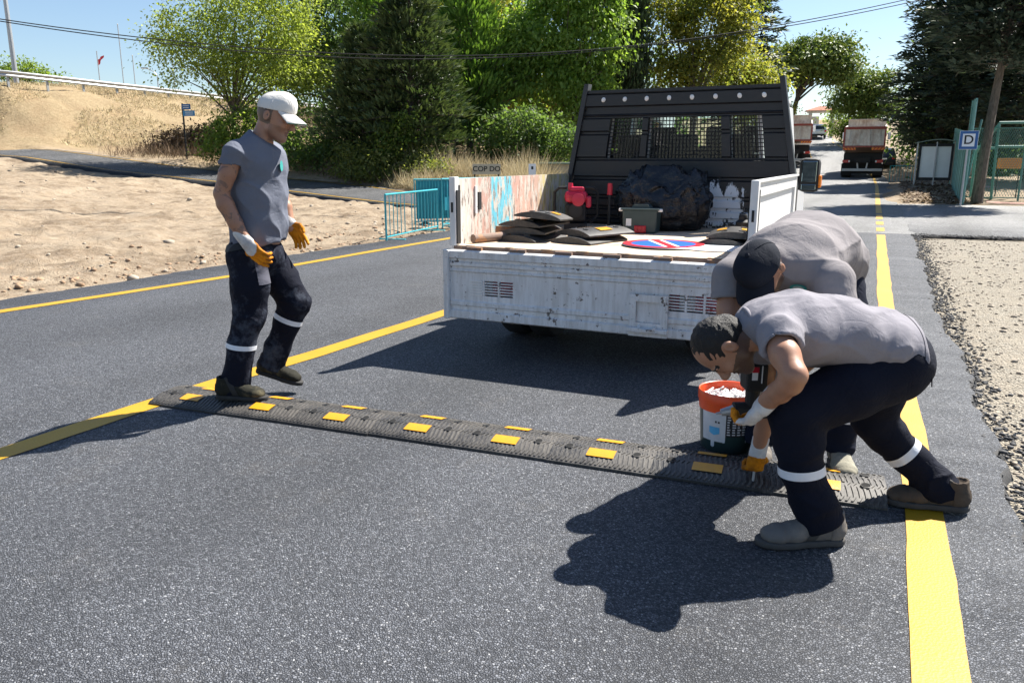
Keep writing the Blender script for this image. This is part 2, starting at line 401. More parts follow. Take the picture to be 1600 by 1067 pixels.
def strip(name, left, right, n, mat, thick=0.10, wob=0.0, mat2=None, kind='structure', seed=0, parent=None, nx=1):
    """road sheet between two polylines (lists of xyz), with a thick edge"""
    L = np.array(left, float); Rr = np.array(right, float)
    def res(P):
        s = np.concatenate([[0], np.cumsum(np.linalg.norm(np.diff(P, axis=0), axis=1))]); s /= s[-1]
        q = np.linspace(0, 1, n); return np.stack([np.interp(q, s, P[:, k]) for k in range(3)], 1)
    L = res(L); Rr = res(Rr)
    if wob:
        d = (Rr - L); d /= np.linalg.norm(d, axis=1)[:, None]
        L = L - d * wob * vnoise(L * 2.1 + 5, seed)[:, None] - d * wob * 0.6 * vnoise(L * 7 + 5, seed + 1)[:, None]; Rr = Rr + d * wob * vnoise(Rr * 2.1, seed + 2)[:, None] + d * wob * 0.6 * vnoise(Rr * 7, seed + 3)[:, None]
    V = []
    cols = [L + (Rr - L) * (k / nx) for k in range(nx + 1)]
    lowL = L - (Rr - L) / np.linalg.norm(Rr - L, axis=1)[:, None] * thick * 0.5; lowL[:, 2] -= thick
    lowR = Rr + (Rr - L) / np.linalg.norm(Rr - L, axis=1)[:, None] * thick * 0.5; lowR[:, 2] -= thick
    cols = ([lowL] if thick else []) + cols + ([lowR] if thick else [])
    m = len(cols); V = np.stack(cols, 1).reshape(-1, 3); F = []; mi = []
    for i in range(n - 1):
        for k in range(m - 1):
            F.append((i * m + k, i * m + k + 1, (i + 1) * m + k + 1, (i + 1) * m + k)); mi.append(1 if thick and k in (0, m - 2) else 0)
    me = np_mesh(name, V, F, mi)
    o = link(name, me, [mat, mat2 or mat], parent)
    if kind: tag(o, kind=kind)
    return o

yy = np.concatenate([np.arange(-20, 16.85, 0.12), [16.85]])
strip('road', [(float(road_left(y)), y, 0) for y in yy], [(float(road_right(y)), y, 0) for y in yy], 600, m_asph, 0.07, 0.05, m_tar, nx=6)
yy = np.arange(16.85, 170, 0.5)
strip('far_road', [(float(road_left(y)), y, float(road_z(y))) for y in yy], [(float(road_right(y)), y, float(road_z(y))) for y in yy], 400, m_asph_old, 0.06, 0.06, m_tar, nx=6)
strip('side_road', side_near, side_far, 200, m_asph_side, 0.20, 0.07, m_tar, nx=4)
strip('crossing_road', [(0.25, 16.9, -0.006), (45, 20, -0.006)], [(0.05, 28.3, -0.006), (45, 32, -0.006)], 300, m_asph_old, 0.07, 0.05, m_tar, nx=3)

def line(name, c, wd, z=0.004, n=160, zf=None):
    c = np.array(c, float); d = np.gradient(c, axis=0); d /= np.linalg.norm(d, axis=1)[:, None]; nn = np.stack([-d[:, 1], d[:, 0]], 1)
    zz = (lambda y: float(road_z(y))) if zf is None else zf
    A = [(p[0] + q[0] * wd / 2, p[1] + q[1] * wd / 2, zz(p[1]) + z) for p, q in zip(c, nn)]; B = [(p[0] - q[0] * wd / 2, p[1] - q[1] * wd / 2, zz(p[1]) + z) for p, q in zip(c, nn)]
    return strip(name, A, B, n, m_yellow, 0, 0.006)
def xline(y, pts): return float(np.interp(y, [p[1] for p in pts], [p[0] for p in pts]))
RL = [(0.30, -20), (0.25, 2.2), (0.24, 3.5), (0.19, 4.9), (0.05, 8.35), (-0.11, 16.1), (-0.37, 27.5), (-0.79, 47), (-1.15, 57), (-1.9, 66), (-3.9, 80), (-6.9, 95)]
line('edge_marking_right', [(xline(y, RL), y) for y in np.arange(-12, 16.7, 0.3)], 0.145, n=220)
for a, b in ((17.3, 18.2), (19.0, 20.0), (20.8, 22.5)):
    line('edge_marking_dash', [(xline(y, RL), y) for y in np.linspace(a, b, 6)], 0.15, n=8)
line('edge_marking_far', [(xline(y, RL), y) for y in np.arange(23.0, 92, 0.7)], 0.15, n=200)
CLn = [(-3.86, -20), (-3.80, 2.2), (-3.80, 3.5), (-3.72, 4.5), (-3.66, 6.2), (-3.60, 16), (-3.9, 28), (-4.4, 47), (-5.0, 60), (-6, 70), (-8, 85)]
line('centre_marking', [(xline(y, CLn), y) for y in np.arange(-12, 24, 0.3)], 0.165, n=220)
line('centre_marking_far', [(xline(y, CLn), y) for y in np.arange(44, 84, 0.7)], 0.13, n=100)
LL = [(-7.6, -20), (-7.47, 4.5), (-7.34, 5.7), (-7.2, 7.2), (-7.18, 10.4), (-7.13, 12.4), (-7.2, 20)]
line('edge_marking_left', [(xline(y, LL), y) for y in np.arange(-12, 16, 0.3)], 0.15, n=220)
def sline(name, f0, x0, x1, off=0.006):
    P = []
    for x in np.linspace(x0, x1, 60):
        a, b, za, zb = side_span(x); P.append((x, a + (b - a) * f0, za + (zb - za) * f0))
    P = np.array(P); A = [(p[0], p[1] - 0.06, p[2] + off) for p in P]; B = [(p[0], p[1] + 0.06, p[2] + off) for p in P]
    strip(name, A, B, 100, m_yellow, 0, 0.004)
sline('side_marking_near', 0.07, -46, -10.5, 0.012); sline('side_marking_far', 0.9, -46, -10.5, 0.012)

# pale red playing court on the right
m_court = M_simple('court_surface', (0.50, 0.29, 0.23), 0.9, var=0.12, vscale=1.2, bump=0.3)
mb = MB(); mb.add([(2.75, 29.3, 0.02), (30, 31.5, 0.0), (32, 60, 0.5), (3.3, 46, 0.42)], [(0, 1, 2, 3)]); tag(mb.build('court_pavement', m_court), kind='structure')
mb = MB(); mb.add([(2.75, 29.3, 0.02), (30, 31.5, 0.0), (30, 31.5, -0.1), (2.75, 29.3, -0.1)], [(0, 1, 2, 3)])
m_rock = M_simple('stone_pale', (0.33, 0.28, 0.22), 0.9, var=0.4, vscale=9, bump=0.6, bscale=40)
m_clod = M_simple('earth_clod', (0.30, 0.20, 0.125), 0.95, var=0.35, vscale=9, bump=0.8, bscale=30)
m_chip = M_simple('asphalt_crumb', (0.05, 0.05, 0.052), 0.8, var=0.6, vscale=20, bump=0.8, bscale=60)

def rocks(name, pos, size, mat, label, flat=0.65):
    """many loose stones as one mesh"""
    bm = bmesh.new(); bmesh.ops.create_icosphere(bm, subdivisions=1, radius=1.0)
    bv = np.array([v.co[:] for v in bm.verts]); bf = np.array([[v.index for v in f.verts] for f in bm.faces]); bm.free()
    n = len(pos); nv = len(bv); V = np.empty((n, nv, 3))
    for i in range(n):
        s = size[i]; j = 1 + 0.34 * rng.standard_normal((nv, 1)).clip(-1.4, 1.4)
        a = rng.uniform(0, 6.28); c, q = math.cos(a), math.sin(a)
        P = bv * j * np.array([1, rng.uniform(0.6, 1), flat * rng.uniform(0.6, 1.1)]) * s
        V[i] = np.stack([P[:, 0] * c - P[:, 1] * q, P[:, 0] * q + P[:, 1] * c, P[:, 2]], 1) + pos[i]
    F = (bf[None] + (np.arange(n) * nv)[:, None, None]).reshape(-1, 3)
    o = link(name, np_mesh(name, V.reshape(-1, 3), F), mat)
    return tag(o, label, 'stones', kind='stuff')

def scatter(n, fx, fy, sz, keep=None):
    x = fx(n); y = fy(n); s = sz(n)
    k = np.ones(n, bool) if keep is None else keep(x, y)
    x, y, s = x[k], y[k], s[k]; z = ground_z(x, y)
    return np.stack([x, y, z + s * 0.15], 1), s
U = lambda a, b: (lambda n: rng.uniform(a, b, n))
off = lambda x, y: ~on_road(x, y, 0.03)
P, S = scatter(2600, lambda n: -8.12 - np.abs(rng.normal(0, 1.1, n)), U(2.5, 18), lambda n: 0.006 + 0.050 * rng.random(n) ** 9, off)
rocks('earth_rubble', P, S, m_clod, 'loose brown earth clods along the left road edge')
P, S = scatter(1500, lambda n: -8.1 - rng.random(n) ** 1.3 * 24, U(3, 24), lambda n: 0.008 + 0.08 * rng.random(n) ** 11, off)
rocks('earth_stones', P, S, m_rock, 'pale stones strewn over the bare earth left of the road')
P, S = scatter(5200, lambda n: 0.66 + rng.random(n) ** 1.6 * 2.2, U(2.2, 16.6), lambda n: 0.004 + 0.022 * rng.random(n) ** 5, off)
rocks('gravel_stones', P, S, m_rock, 'pale loose gravel beside the right road edge')
P, S = scatter(3600, lambda n: rng.normal(0, 0.075, n), U(2.0, 16.8), lambda n: 0.006 + 0.014 * rng.random(n) ** 2.5)
P[:, 0] += road_right(P[:, 1]) + 0.05; P[:, 2] = -0.012 + S * 0.2
rocks('asphalt_crumbs', P, S, m_chip, 'dark asphalt crumbs along the right road edge')
x = rng.uniform(0.4, 3, 900); P = np.stack([x, 16.75 + 0.10 * rng.standard_normal(900) + (x - 0.4) * 0.07, np.full(900, 0.0)], 1)
rocks('asphalt_crumb_row', P, 0.01 + 0.02 * rng.random(900) ** 2, m_chip, 'dark asphalt crumbs along the crossing road edge')

# ================================================================== flatbed truck
ZB = 0.79                                     # bed floor height
m_white = M_worn('truck_white_paint', (0.78, 0.79, 0.80), (0.12, 0.10, 0.09), 0.34, 20.0, 0.42, (0.30, 0.28, 0.25), 0.5, (1, 1, 1))
m_white2 = M_worn('truck_white_panel', (0.78, 0.78, 0.77), (0.2, 0.19, 0.18), 0.06, 7.0, 0.4, (0.4, 0.38, 0.35), 0.25)
m_black = M_worn('truck_black_paint', (0.013, 0.014, 0.018), (0.30, 0.30, 0.30), 0.0, 12.0, 0.42, (0.045, 0.046, 0.05), 0.35)
m_dark = M_simple('chassis_black', (0.014, 0.014, 0.015), 0.7, var=0.4, vscale=12)
m_rubber = M_simple('tyre_rubber', (0.018, 0.018, 0.019), 0.85, var=0.3, vscale=20, bump=0.3)
m_rust = M_worn('rusty_steel', (0.20, 0.13, 0.10), (0.32, 0.17, 0.09), 0.7, 14, 0.8)
m_red = M_simple('red_plastic', (0.50, 0.012, 0.03), 0.35, var=0.2)
m_steel = M_simple('galvanised_steel', (0.42, 0.43, 0.44), 0.45, 0.6, var=0.2, vscale=14)
t = NT('window_glass'); _tr = t.n('BsdfTransparent'); _tr.inputs[0].default_value = (0.72, 0.80, 0.78, 1)
_gl = t.n('BsdfGlossy'); _gl.inputs['Roughness'].default_value = 0.02; _fr = t.n('Fresnel'); _fr.inputs[0].default_value = 1.5
_mx = t.n('MixShader'); t.l(_fr.outputs[0], _mx.inputs[0]); t.l(_tr.outputs[0], _mx.inputs[1]); t.l(_gl.outputs[0], _mx.inputs[2]); t.l(_mx.outputs[0], t.out.inputs[0]); m_glass = t.m
t = NT('mirror_glass'); t.base((0.34, 0.46, 0.50)); t.setp(Metallic=1.0, Roughness=0.03); m_mirror = t.m
m_amber = M_simple('amber_lens', (0.85, 0.22, 0.01), 0.25, var=0.1)
# bed plywood, pale and scuffed
t = NT('bed_plywood'); v = t.mapped((1.2, 6, 1))
c = t.mix(t.ramp(t.noise(5, 6, 0.65, v), [(0.3, 0.0), (0.7, 1.0)]), (0.42, 0.30, 0.20), (0.62, 0.50, 0.37))
c = t.mix(t.ramp(t.noise(7, 6, 0.7), [(0.56, 0.0), (0.63, 0.8)]), c, (0.30, 0.17, 0.11)); c = t.mix(t.ramp(t.noise(3.1, 4, 0.7), [(0.55, 0.0), (0.7, 0.7)]), c, (0.66, 0.60, 0.50))
t.base(c); t.setp(Roughness=0.85); t.bump(t.noise(60, 4, 0.7, v), 0.3, 0.003); m_ply = t.m
# inside of the left board: bands of old paint over bare wood
t = NT('peeling_paint'); sx = t.n('SeparateXYZ'); t.l(t.coord(), sx.inputs[0])
wob = t.math('ADD', t.math('MULTIPLY', sx.outputs[1], 0.45), t.math('MULTIPLY', t.math('SUBTRACT', t.noise(4, 5, 0.7, t.mapped((1, 1.5, 0.5))), 0.5), 0.10))
band = t.ramp(wob, [(0.0, (0.62, 0.60, 0.56)), (0.10, (0.60, 0.56, 0.52)), (0.13, (0.50, 0.30, 0.24)), (0.25, (0.52, 0.32, 0.26)), (0.27, (0.13, 0.50, 0.62)), (0.42, (0.15, 0.52, 0.63)), (0.44, (0.55, 0.33, 0.27)), (0.66, (0.54, 0.36, 0.28)), (0.70, (0.58, 0.50, 0.24)), (1.0, (0.52, 0.47, 0.25))])
chip = t.ramp(t.noise(8, 8, 0.72, t.mapped((1, 2.5, 0.7))), [(0.50, 0.0), (0.53, 1.0)])
chip2 = t.ramp(t.noise(13, 8, 0.7, t.mapped((1, 3, 0.5))), [(0.56, 0.0), (0.60, 1.0)])
c = t.mix(chip, band, (0.58, 0.53, 0.46)); c = t.mix(chip2, c, (0.20, 0.15, 0.12)); t.base(c); t.setp(Roughness=0.8); t.bump(t.math('ADD', chip, chip2), 0.3, 0.003); m_peel = t.m
# headboard: black with a splash of white paint and drips
t = NT('headboard_black'); sx = t.n('SeparateXYZ'); t.l(t.coord(), sx.inputs[0])
dx = t.math('MULTIPLY', t.math('SUBTRACT', sx.outputs[0], 0.38), 3.6); dz = t.math('MULTIPLY', t.math('SUBTRACT', sx.outputs[2], 0.98), 5.0)
r2 = t.math('ADD', t.math('MULTIPLY', dx, dx), t.math('MULTIPLY', dz, dz))
drip = t.math('MULTIPLY', t.math('SUBTRACT', t.noise(26, 5, 0.7, t.mapped((1, 1, 0.14))), 0.5), 5.0); blob = t.math('MULTIPLY', t.math('SUBTRACT', t.noise(9, 6, 0.7), 0.5), 2.6)
mask = t.ramp(t.math('ADD', t.math('ADD', r2, drip), blob), [(0.72, 1.0), (0.76, 0.0)])
spk = t.ramp(t.noise(48, 4, 0.6), [(0.72, 0.0), (0.735, 1.0)]); spz = t.ramp(sx.outputs[2], [(0.5, 0.0), (0.85, 1.0), (1.22, 1.0), (1.24, 0.0)])
st = t.noise(7, 5, 0.65, t.mapped((1.0, 1, 5.0)))
c = t.mix(t.ramp(st, [(0.45, 0.0), (0.8, 0.6)]), (0.007, 0.008, 0.011), (0.032, 0.034, 0.04))
c = t.mix(t.math('MULTIPLY', spk, spz), c, (0.6, 0.6, 0.6)); c = t.mix(mask, c, (0.78, 0.80, 0.82)); t.base(c); t.setp(Roughness=t.ramp(st, [(0.3, 0.36), (0.7, 0.55)])); t.bump(t.noise(50, 3), 0.08, 0.003); m_head = t.m

truck = empty('flatbed_truck', (-1.79, 5.0, 0), R(0.0), 'white flatbed pickup truck with lowered scuffed tailgate and tall black headboard', 'truck')
mb = MB(); mb.box((0, 1.13, ZB - 0.025), (2.06, 2.26, 0.05)); mb.build('bed_floor', m_ply, truck)
mb = MB(); mb.box((0, 0.018, ZB - 0.03), (2.08, 0.05, 0.055), mi=0)
for k in range(7): mb.box((-0.9 + k * 0.29 + random.uniform(-.03, .03), 0.012, ZB + 0.003), (random.uniform(0.04, 0.12), 0.05, 0.003), mi=1)
mb.build('bed_edge', [m_rust, m_ply], truck)
mb = MB(); mb.box((0, 1.6, ZB - 0.10), (1.98, 3.2, 0.09)); mb.box((-0.42, 2.4, 0.56), (0.09, 4.8, 0.2)); mb.box((0.42, 2.4, 0.56), (0.09, 4.8, 0.2)); mb.box((0, 0.12, 0.5), (1.7, 0.1, 0.12)); mb.box((0, 0.82, 0.36), (1.5, 0.13, 0.13)); mb.box((-.72, 1.95, .42), (.4, .5, .3)); mb.build('chassis', m_dark, truck)
# lowered tailgate
vents = []
for x0, cols in ((-0.885, (1, 2)), (0.56, (0, 1, 2))):
    for cc in cols:
        for k in range(6): vents.append((x0 + cc * 0.118, x0 + cc * 0.118 + 0.105, 0.445 + k * 0.0195, 0.445 + k * 0.0195 + 0.0115))
tg = MB(); tg.panel(-1.08, 1.07, 0.27, 0.765, -0.045, 0.022, vents)
tg = tg.build('tailgate', m_white, truck)
mb = MB()
def rib(z0, z1, d=0.014, x0=-1.04, x1=1.03):
    mb.prism([(-0.056, z0), (-0.056 - d, z0 + 0.010), (-0.056 - d, z1 - 0.010), (-0.056, z1)], x1 - x0, 'x', ((x0 + x1) / 2, 0, 0))
rib(0.700, 0.766, 0.020, -1.081, 1.071); rib(0.645, 0.685); rib(0.605, 0.632, 0.010); rib(0.36, 0.405, 0.012); rib(0.265, 0.335, 0.018, -1.081, 1.071)
mb.build('pressed_rib', m_white, tg)
for sx_ in (-1, 1):
    mb = MB(); mb.box((sx_ * 1.06 - 0.005, -0.06, 0.515), (0.045, 0.06, 0.50), bev=0.006); mb.build('end_cap', m_white, tg)
for x0 in (-0.885,):
    mb = MB()
    for k in range(6): mb.box((x0 + 0.052, -0.060, 0.451 + k * 0.0195), (0.10, 0.008, 0.010))
    mb.build('vent_slat', m_white2, tg)
for k in range(6):
    mb = MB(); mb.tube([(-0.91 + k * 0.34, -0.045, 0.776), (-0.79 + k * 0.34, -0.045, 0.776)], 0.014, 8); mb.build('hinge', m_rust, truck)
mb = MB(); mb.panel(0.31, 0.565, 0.27, 0.545, -0.082, 0.02, [(0.355, 0.52, 0.36, 0.50)]); mb.box((0.437, -0.063, 0.43), (0.16, 0.012, 0.14))
mb.box((0.437, -0.10, 0.315), (0.27, 0.05, 0.03), bev=0.006); mb.lathe([(0.045, 0), (0.045, 0.01), (0.06, 0.012), (0.062, 0.0)], 20, (0.437, -0.105, 0.332), Matrix.Rotation(R(12), 3, 'X'))
for a in (0.33, 0.545):
    for b in (0.31, 0.38, 0.47, 0.525): mb.lathe([(0.007, 0), (0.007, -0.006), (0.0, -0.006)], 6, (a, -0.093, b), Matrix.Rotation(R(-90), 3, 'X'))
mb.build('plate_bracket', m_white, tg)
for x0 in (-0.72, 0.735):
    mb = MB(); mb.box((x0, 0.05, 0.50), (0.40, 0.05, 0.10), bev=0.012, mi=0); mb.box((x0 - 0.07, 0.02, 0.50), (0.10, 0.012, 0.09), mi=1); mb.build('tail_light', [m_red, m_white2], truck); mb = MB(); mb.box((x0, 0.10, 0.50), (0.52, 0.03, 0.26)); mb.build('vent_shade_backing', m_dark, truck)  # second box is an added dark backing so the vent slits look black
# side boards and posts
pl = MB(); pl.box((-1.035, 1.13, ZB + 0.235), (0.026, 2.16, 0.47)); pl = pl.build('side_board', m_peel, truck); pl['label'] = 'left side board with bands of peeling cyan, salmon and cream paint'
mb = MB(); mb.box((-1.018, 0.36, ZB + 0.30), (0.012, 0.045, 0.13)); mb.build('latch_slot', m_dark, pl)
mb = MB(); mb.box((-1.02, 0.30, ZB + 0.31), (0.016, 0.03, 0.20)); mb.build('latch_plate', m_white, pl)
mb = MB(); mb.panel(0, 2.16, ZB + 0.0, ZB + 0.475, 0, 0.03, [(0.14, 2.04, ZB + 0.10, ZB + 0.38)]); mb.box((1.09, 0.008, ZB + 0.24), (1.92, 0.008, 0.30)); mb.box((1.08, -0.004, ZB + 0.474), (2.16, 0.05, 0.012))
pr = mb.build('side_board', m_white2, truck); pr.rotation_euler = (0, 0, R(90)); pr.location = (1.035, 0.05, 0)
for sx_ in (-1, 1):
    mb = MB(); mb.box((sx_ * 1.042, 0.015, ZB + 0.24), (0.046, 0.062, 0.485), bev=0.004); p = mb.build('corner_post', m_white2, truck)
    mb = MB(); mb.box((sx_ * 1.042, 0.0482, ZB + 0.225), (0.052, 0.02, 0.40)); mb.box((sx_ * 1.042 - sx_ * 0.026, 0.025, ZB + 0.2), (0.012, 0.05, 0.38)); mb.build('rubber_seal', m_dark, p)
    mb = MB(); mb.box((sx_ * 1.042, -0.018, ZB + 0.27), (0.014, 0.008, 0.07)); mb.build('latch_slot', m_dark, p)
# headboard
wins = [(-0.70, -0.36, 1.40, 1.765), (-0.30, 0.42, 1.40, 1.765), (0.50, 0.80, 1.40, 1.765)]
def hb_taper(mb):
    mb.v = [((x * (1 - 0.14 * max(0.0, z - 1.15) / 0.85)), y, z) for x, y, z in mb.v]; return mb
HY = 2.27
mb = MB(); mb.panel(-1.02, 1.02, ZB, 2.0, HY, 0.02, wins)
hb = hb_taper(mb).build('headboard', m_head, truck)
mb = MB()
for z0, z1, d in ((1.985, 2.012, 0.045), (1.805, 1.845, -0.0)):
    if d: mb.box((0, HY - 0.012, (z0 + z1) / 2), (2.03, d, z1 - z0))
def hrib(z0, z1, d=0.022):
    if any(z0 < w_[3] and z1 > w_[2] for w_ in wins): spans = [(-1.0, -0.70), (-0.36, -0.30), (0.42, 0.50), (0.80, 1.0)]
    else: spans = [(-1.0, 1.0)]
    for a, b in spans: mb.prism([(HY - 0.0105, z0), (HY - 0.0105 - d, z0 + 0.012), (HY - 0.0105 - d, z1 - 0.012), (HY - 0.0105, z1)], b - a, 'x', ((a + b) / 2, 0, 0))
hrib(1.86, 1.98, 0.03); hrib(1.64, 1.765); hrib(1.775, 1.80, 0.01); hrib(1.405, 1.62); hrib(1.23, 1.39); hrib(1.06, 1.21); hrib(0.96, 1.04); hrib(0.87, 0.94); hrib(0.80, 0.85)
hb_taper(mb).build('pressed_rib', m_head, hb)
for a, b, c0, d0 in wins:
    mb = MB(); nb = int((b - a) / 0.033)
    for k in range(nb + 1): mb.box((a + (b - a) * k / nb, HY + 0.014, (c0 + d0) / 2), (0.0085, 0.006, d0 - c0 + 0.03))
    nr = int((d0 - c0) / 0.033)
    for k in range(nr + 1): mb.box(((a + b) / 2, HY + 0.019, c0 + (d0 - c0) * k / nr), (b - a + 0.03, 0.0045, 0.0085))
    hb_taper(mb).build('mesh_guard', m_dark, hb)
for k in range(8):
    mb = MB(); x = -0.80 + k * 0.234
    mb.lathe([(0.022, 0), (0.022, 0.008), (0.015, 0.014), (0, 0.016)], 14, (x, HY - 0.040, 1.925), Matrix.Rotation(R(90), 3, 'X')); hb_taper(mb).build('stud', m_white2, hb)
for sx_ in (-1, 1):
    mb = MB(); P0 = [(sx_ * 1.03, ZB), (sx_ * 1.03, 1.16), (sx_ * 0.865, 2.07)]
    for (xa, za), (xb, zb) in zip(P0[:-1], P0[1:]):
        mb.add([(xa - 0.022, HY - 0.06, za), (xa + 0.022, HY - 0.06, za), (xa + 0.022, HY + 0.05, za), (xa - 0.022, HY + 0.05, za), (xb - 0.022, HY - 0.05, zb), (xb + 0.022, HY - 0.05, zb), (xb + 0.022, HY + 0.04, zb), (xb - 0.022, HY + 0.04, zb)], [(0, 1, 2, 3), (4, 5, 6, 7), (0, 1, 5, 4), (1, 2, 6, 5), (2, 3, 7, 6), (3, 0, 4, 7)])
    mb.build('side_rail', m_black, hb)
# crew cab in front of the headboard
m_cab = M_simple('cab_white_paint', (0.62, 0.63, 0.64), 0.3, var=0.06)
m_seat = M_simple('seat_fabric', (0.035, 0.037, 0.042), 0.9, var=0.3)
def cabx(mb):
    mb.v = [((x * (1 - 0.13 * max(0.0, z - 1.1) / 0.9)), y, z) for x, y, z in mb.v]; return mb
mb = MB(); mb.panel(-0.80, 0.80, 0.5, 1.95, 2.36, 0.04, wins)
cab = cabx(mb).build('cab', m_cab, truck)
mb = MB(); mb.box((0, 3.25, 1.97), (1.46, 1.85, 0.06), bev=0.02); mb.build('roof', m_cab, cab)
for sx_ in (-1, 1):
    mb = MB(); mb.panel(2.34, 4.75, 0.5, 1.95, 0, 0.04, [(2.5, 3.15, 1.25, 1.8), (3.25, 4.2, 1.25, 1.8)])
    mb.v = [(sx_ * 0.76 - y, x, z) for x, y, z in mb.v]; cabx(mb).build('door_side', m_cab, cab)
    for a, b in ((2.5, 3.15), (3.25, 4.2)):
        mb = MB(); mb.add([(sx_ * 0.76, a, 1.25), (sx_ * 0.76, b, 1.25), (sx_ * 0.76, b, 1.8), (sx_ * 0.76, a, 1.8)], [(0, 1, 2, 3)]); cabx(mb).build('side_window', m_glass, cab)
for a, b, c0, d0 in wins:
    mb = MB(); mb.add([(a, 2.36, c0), (b, 2.36, c0), (b, 2.36, d0), (a, 2.36, d0)], [(0, 1, 2, 3)]); cabx(mb).build('rear_window', m_glass, cab)
mb = MB(); mb.add([(-0.78, 4.85, 1.2), (0.78, 4.85, 1.2), (0.68, 4.2, 1.93), (-0.68, 4.2, 1.93)], [(0, 1, 2, 3)]); mb.build('windscreen', m_glass, cab)
mb = MB(); mb.prism([(4.75, 0.45), (5.55, 0.5), (5.6, 0.9), (5.45, 1.05), (4.83, 1.2), (4.75, 1.2)], 1.60, 'x'); mb.build('bonnet', m_cab, cab)
mb = MB(); mb.box((0, 3.5, 0.52), (1.8, 2.4, 0.05)); mb.build('cab_floor', m_dark, cab)
for y_, xs_ in ((3.75, (-0.45, 0.12, 0.5)), (2.75, (-0.5, 0.0, 0.5))):
    for x_ in xs_:
        mb = MB(); mb.box((x_, y_, 0.8), (0.46, 0.5, 0.2), bev=0.04); mb.box((x_, y_ - 0.22, 1.2), (0.44, 0.14, 0.66 if y_ > 3 else 0.5), bev=0.05); mb.box((x_, y_ - 0.25, 1.62 if y_ > 3 else 1.52), (0.26, 0.09, 0.2), bev=0.03); mb.build('seat', m_seat, cab)
mb = MB(); mb.lathe([(0.17, -0.015), (0.185, 0), (0.17, 0.015), (0.17, -0.015)], 24, (-0.45, 4.3, 1.15), Matrix.Rotation(R(60), 3, 'X')); mb.build('steering_wheel', m_dark, cab)
# wing mirror
mi_ = MB(); mi_.tube([(0.74, 3.95, 1.05), (0.90, 3.86, 1.12), (0.97, 3.80, 1.18)], 0.035, 8); mi_.box((0.85, 3.86, 1.16), (0.14, 0.06, 0.16), bev=0.01); mi_.tube([(0.76, 4.0, 1.36), (0.88, 3.86, 1.36), (0.96, 3.81, 1.33)], 0.018, 8); mi_.box((1.005, 3.80, 1.235), (0.205, 0.11, 0.345), bev=0.052); mi_ = mi_.build('wing_mirror', m_dark, truck, auto=40)
mb = MB(); mb.box((1.005, 3.742, 1.270), (0.140, 0.012, 0.205), bev=0.005); mb.build('mirror_glass', m_mirror, mi_)
mb = MB(); mb.box((1.005, 3.742, 1.115), (0.140, 0.012, 0.055), bev=0.005); mb.build('blind_spot_glass', m_mirror, mi_)
mb = MB(); mb.box((1.106, 3.81, 1.17), (0.035, 0.09, 0.13), bev=0.015); mb.build('indicator', m_amber, mi_)
# wheels
tyre_p = [(0.20, -0.09), (0.30, -0.10), (0.335, -0.085), (0.35, -0.06), (0.35, 0.06), (0.335, 0.085), (0.30, 0.10), (0.20, 0.09)]
for x_, y_ in ((-0.86, 0.82), (-0.62, 0.82), (0.86, 0.82), (0.62, 0.82), (-0.82, 4.95), (0.82, 4.95)):
    wm = MB(); wm.lathe(tyre_p, 32, (x_, y_, 0.35), Matrix.Rotation(R(90), 3, 'Y')); wm = wm.build('wheel', m_rubber, truck, auto=35)
    mb = MB(); mb.lathe([(0.0, 0.03), (0.08, 0.05), (0.12, 0.02), (0.19, 0.04), (0.205, 0.085), (0.205, -0.085), (0.0, -0.06)], 24, (x_, y_, 0.35), Matrix.Rotation(R(90), 3, 'Y')); mb.build('rim', m_steel, wm, auto=35)
for sx_ in (-1, 1):
    mb = MB(); mb.box((sx_ * 0.74, 0.40, 0.56), (0.5, 0.015, 0.20)); mb.build('mud_flap', m_rubber, truck)

# ------------------------------------------------------------------ rubber speed bump plates
def M_rubber_bump(name, dusty):
    t = NT(name); v = t.mapped()
    d = t.ramp(t.noise(5, 6, 0.65, v), [(0.35, 0.0), (0.85, dusty)]); s = t.ramp(t.noise(60, 4, 0.7, t.mapped((3, 0.6, 1))), [(0.45, 0.0), (0.8, dusty)])
    c = t.mix(d, (0.022, 0.022, 0.023), (0.20, 0.18, 0.155)); c = t.mix(s, c, (0.26, 0.24, 0.21)); t.base(c)
    t.setp(Roughness=t.ramp(d, [(0, 0.42), (0.6, 0.75)])); t.bump(t.noise(120, 3), 0.15, 0.003); return t.m
m_bump = M_rubber_bump('rubber_dusty', 0.22); m_bump2 = M_rubber_bump('rubber_stack', 0.25)
m_bump3 = M_rubber_bump('rubber_dustier', 0.5); m_rib = M_rubber_bump('rubber_rib_dust_highlight', 0.62)  # rib material is paler: dust plus the ribs' bright highlights put into colour
t = NT('reflector_yellow'); t.base(t.mix(t.ramp(t.noise(25, 4), [(0.35, 0.0), (0.75, 0.6)]), (0.68, 0.31, 0.010), (0.50, 0.24, 0.03))); t.setp(Roughness=0.35); t.bump(t.voro(350), 0.3, 0.002); m_refl = t.m
BL, BW, BH = 0.492, 0.36, 0.05
def arc_z(y):      # height over the width, y in [-BW/2, BW/2]
    s = y / (BW / 2); return 0.012 + (BH - 0.012) * (1 - abs(s) ** 2.2)
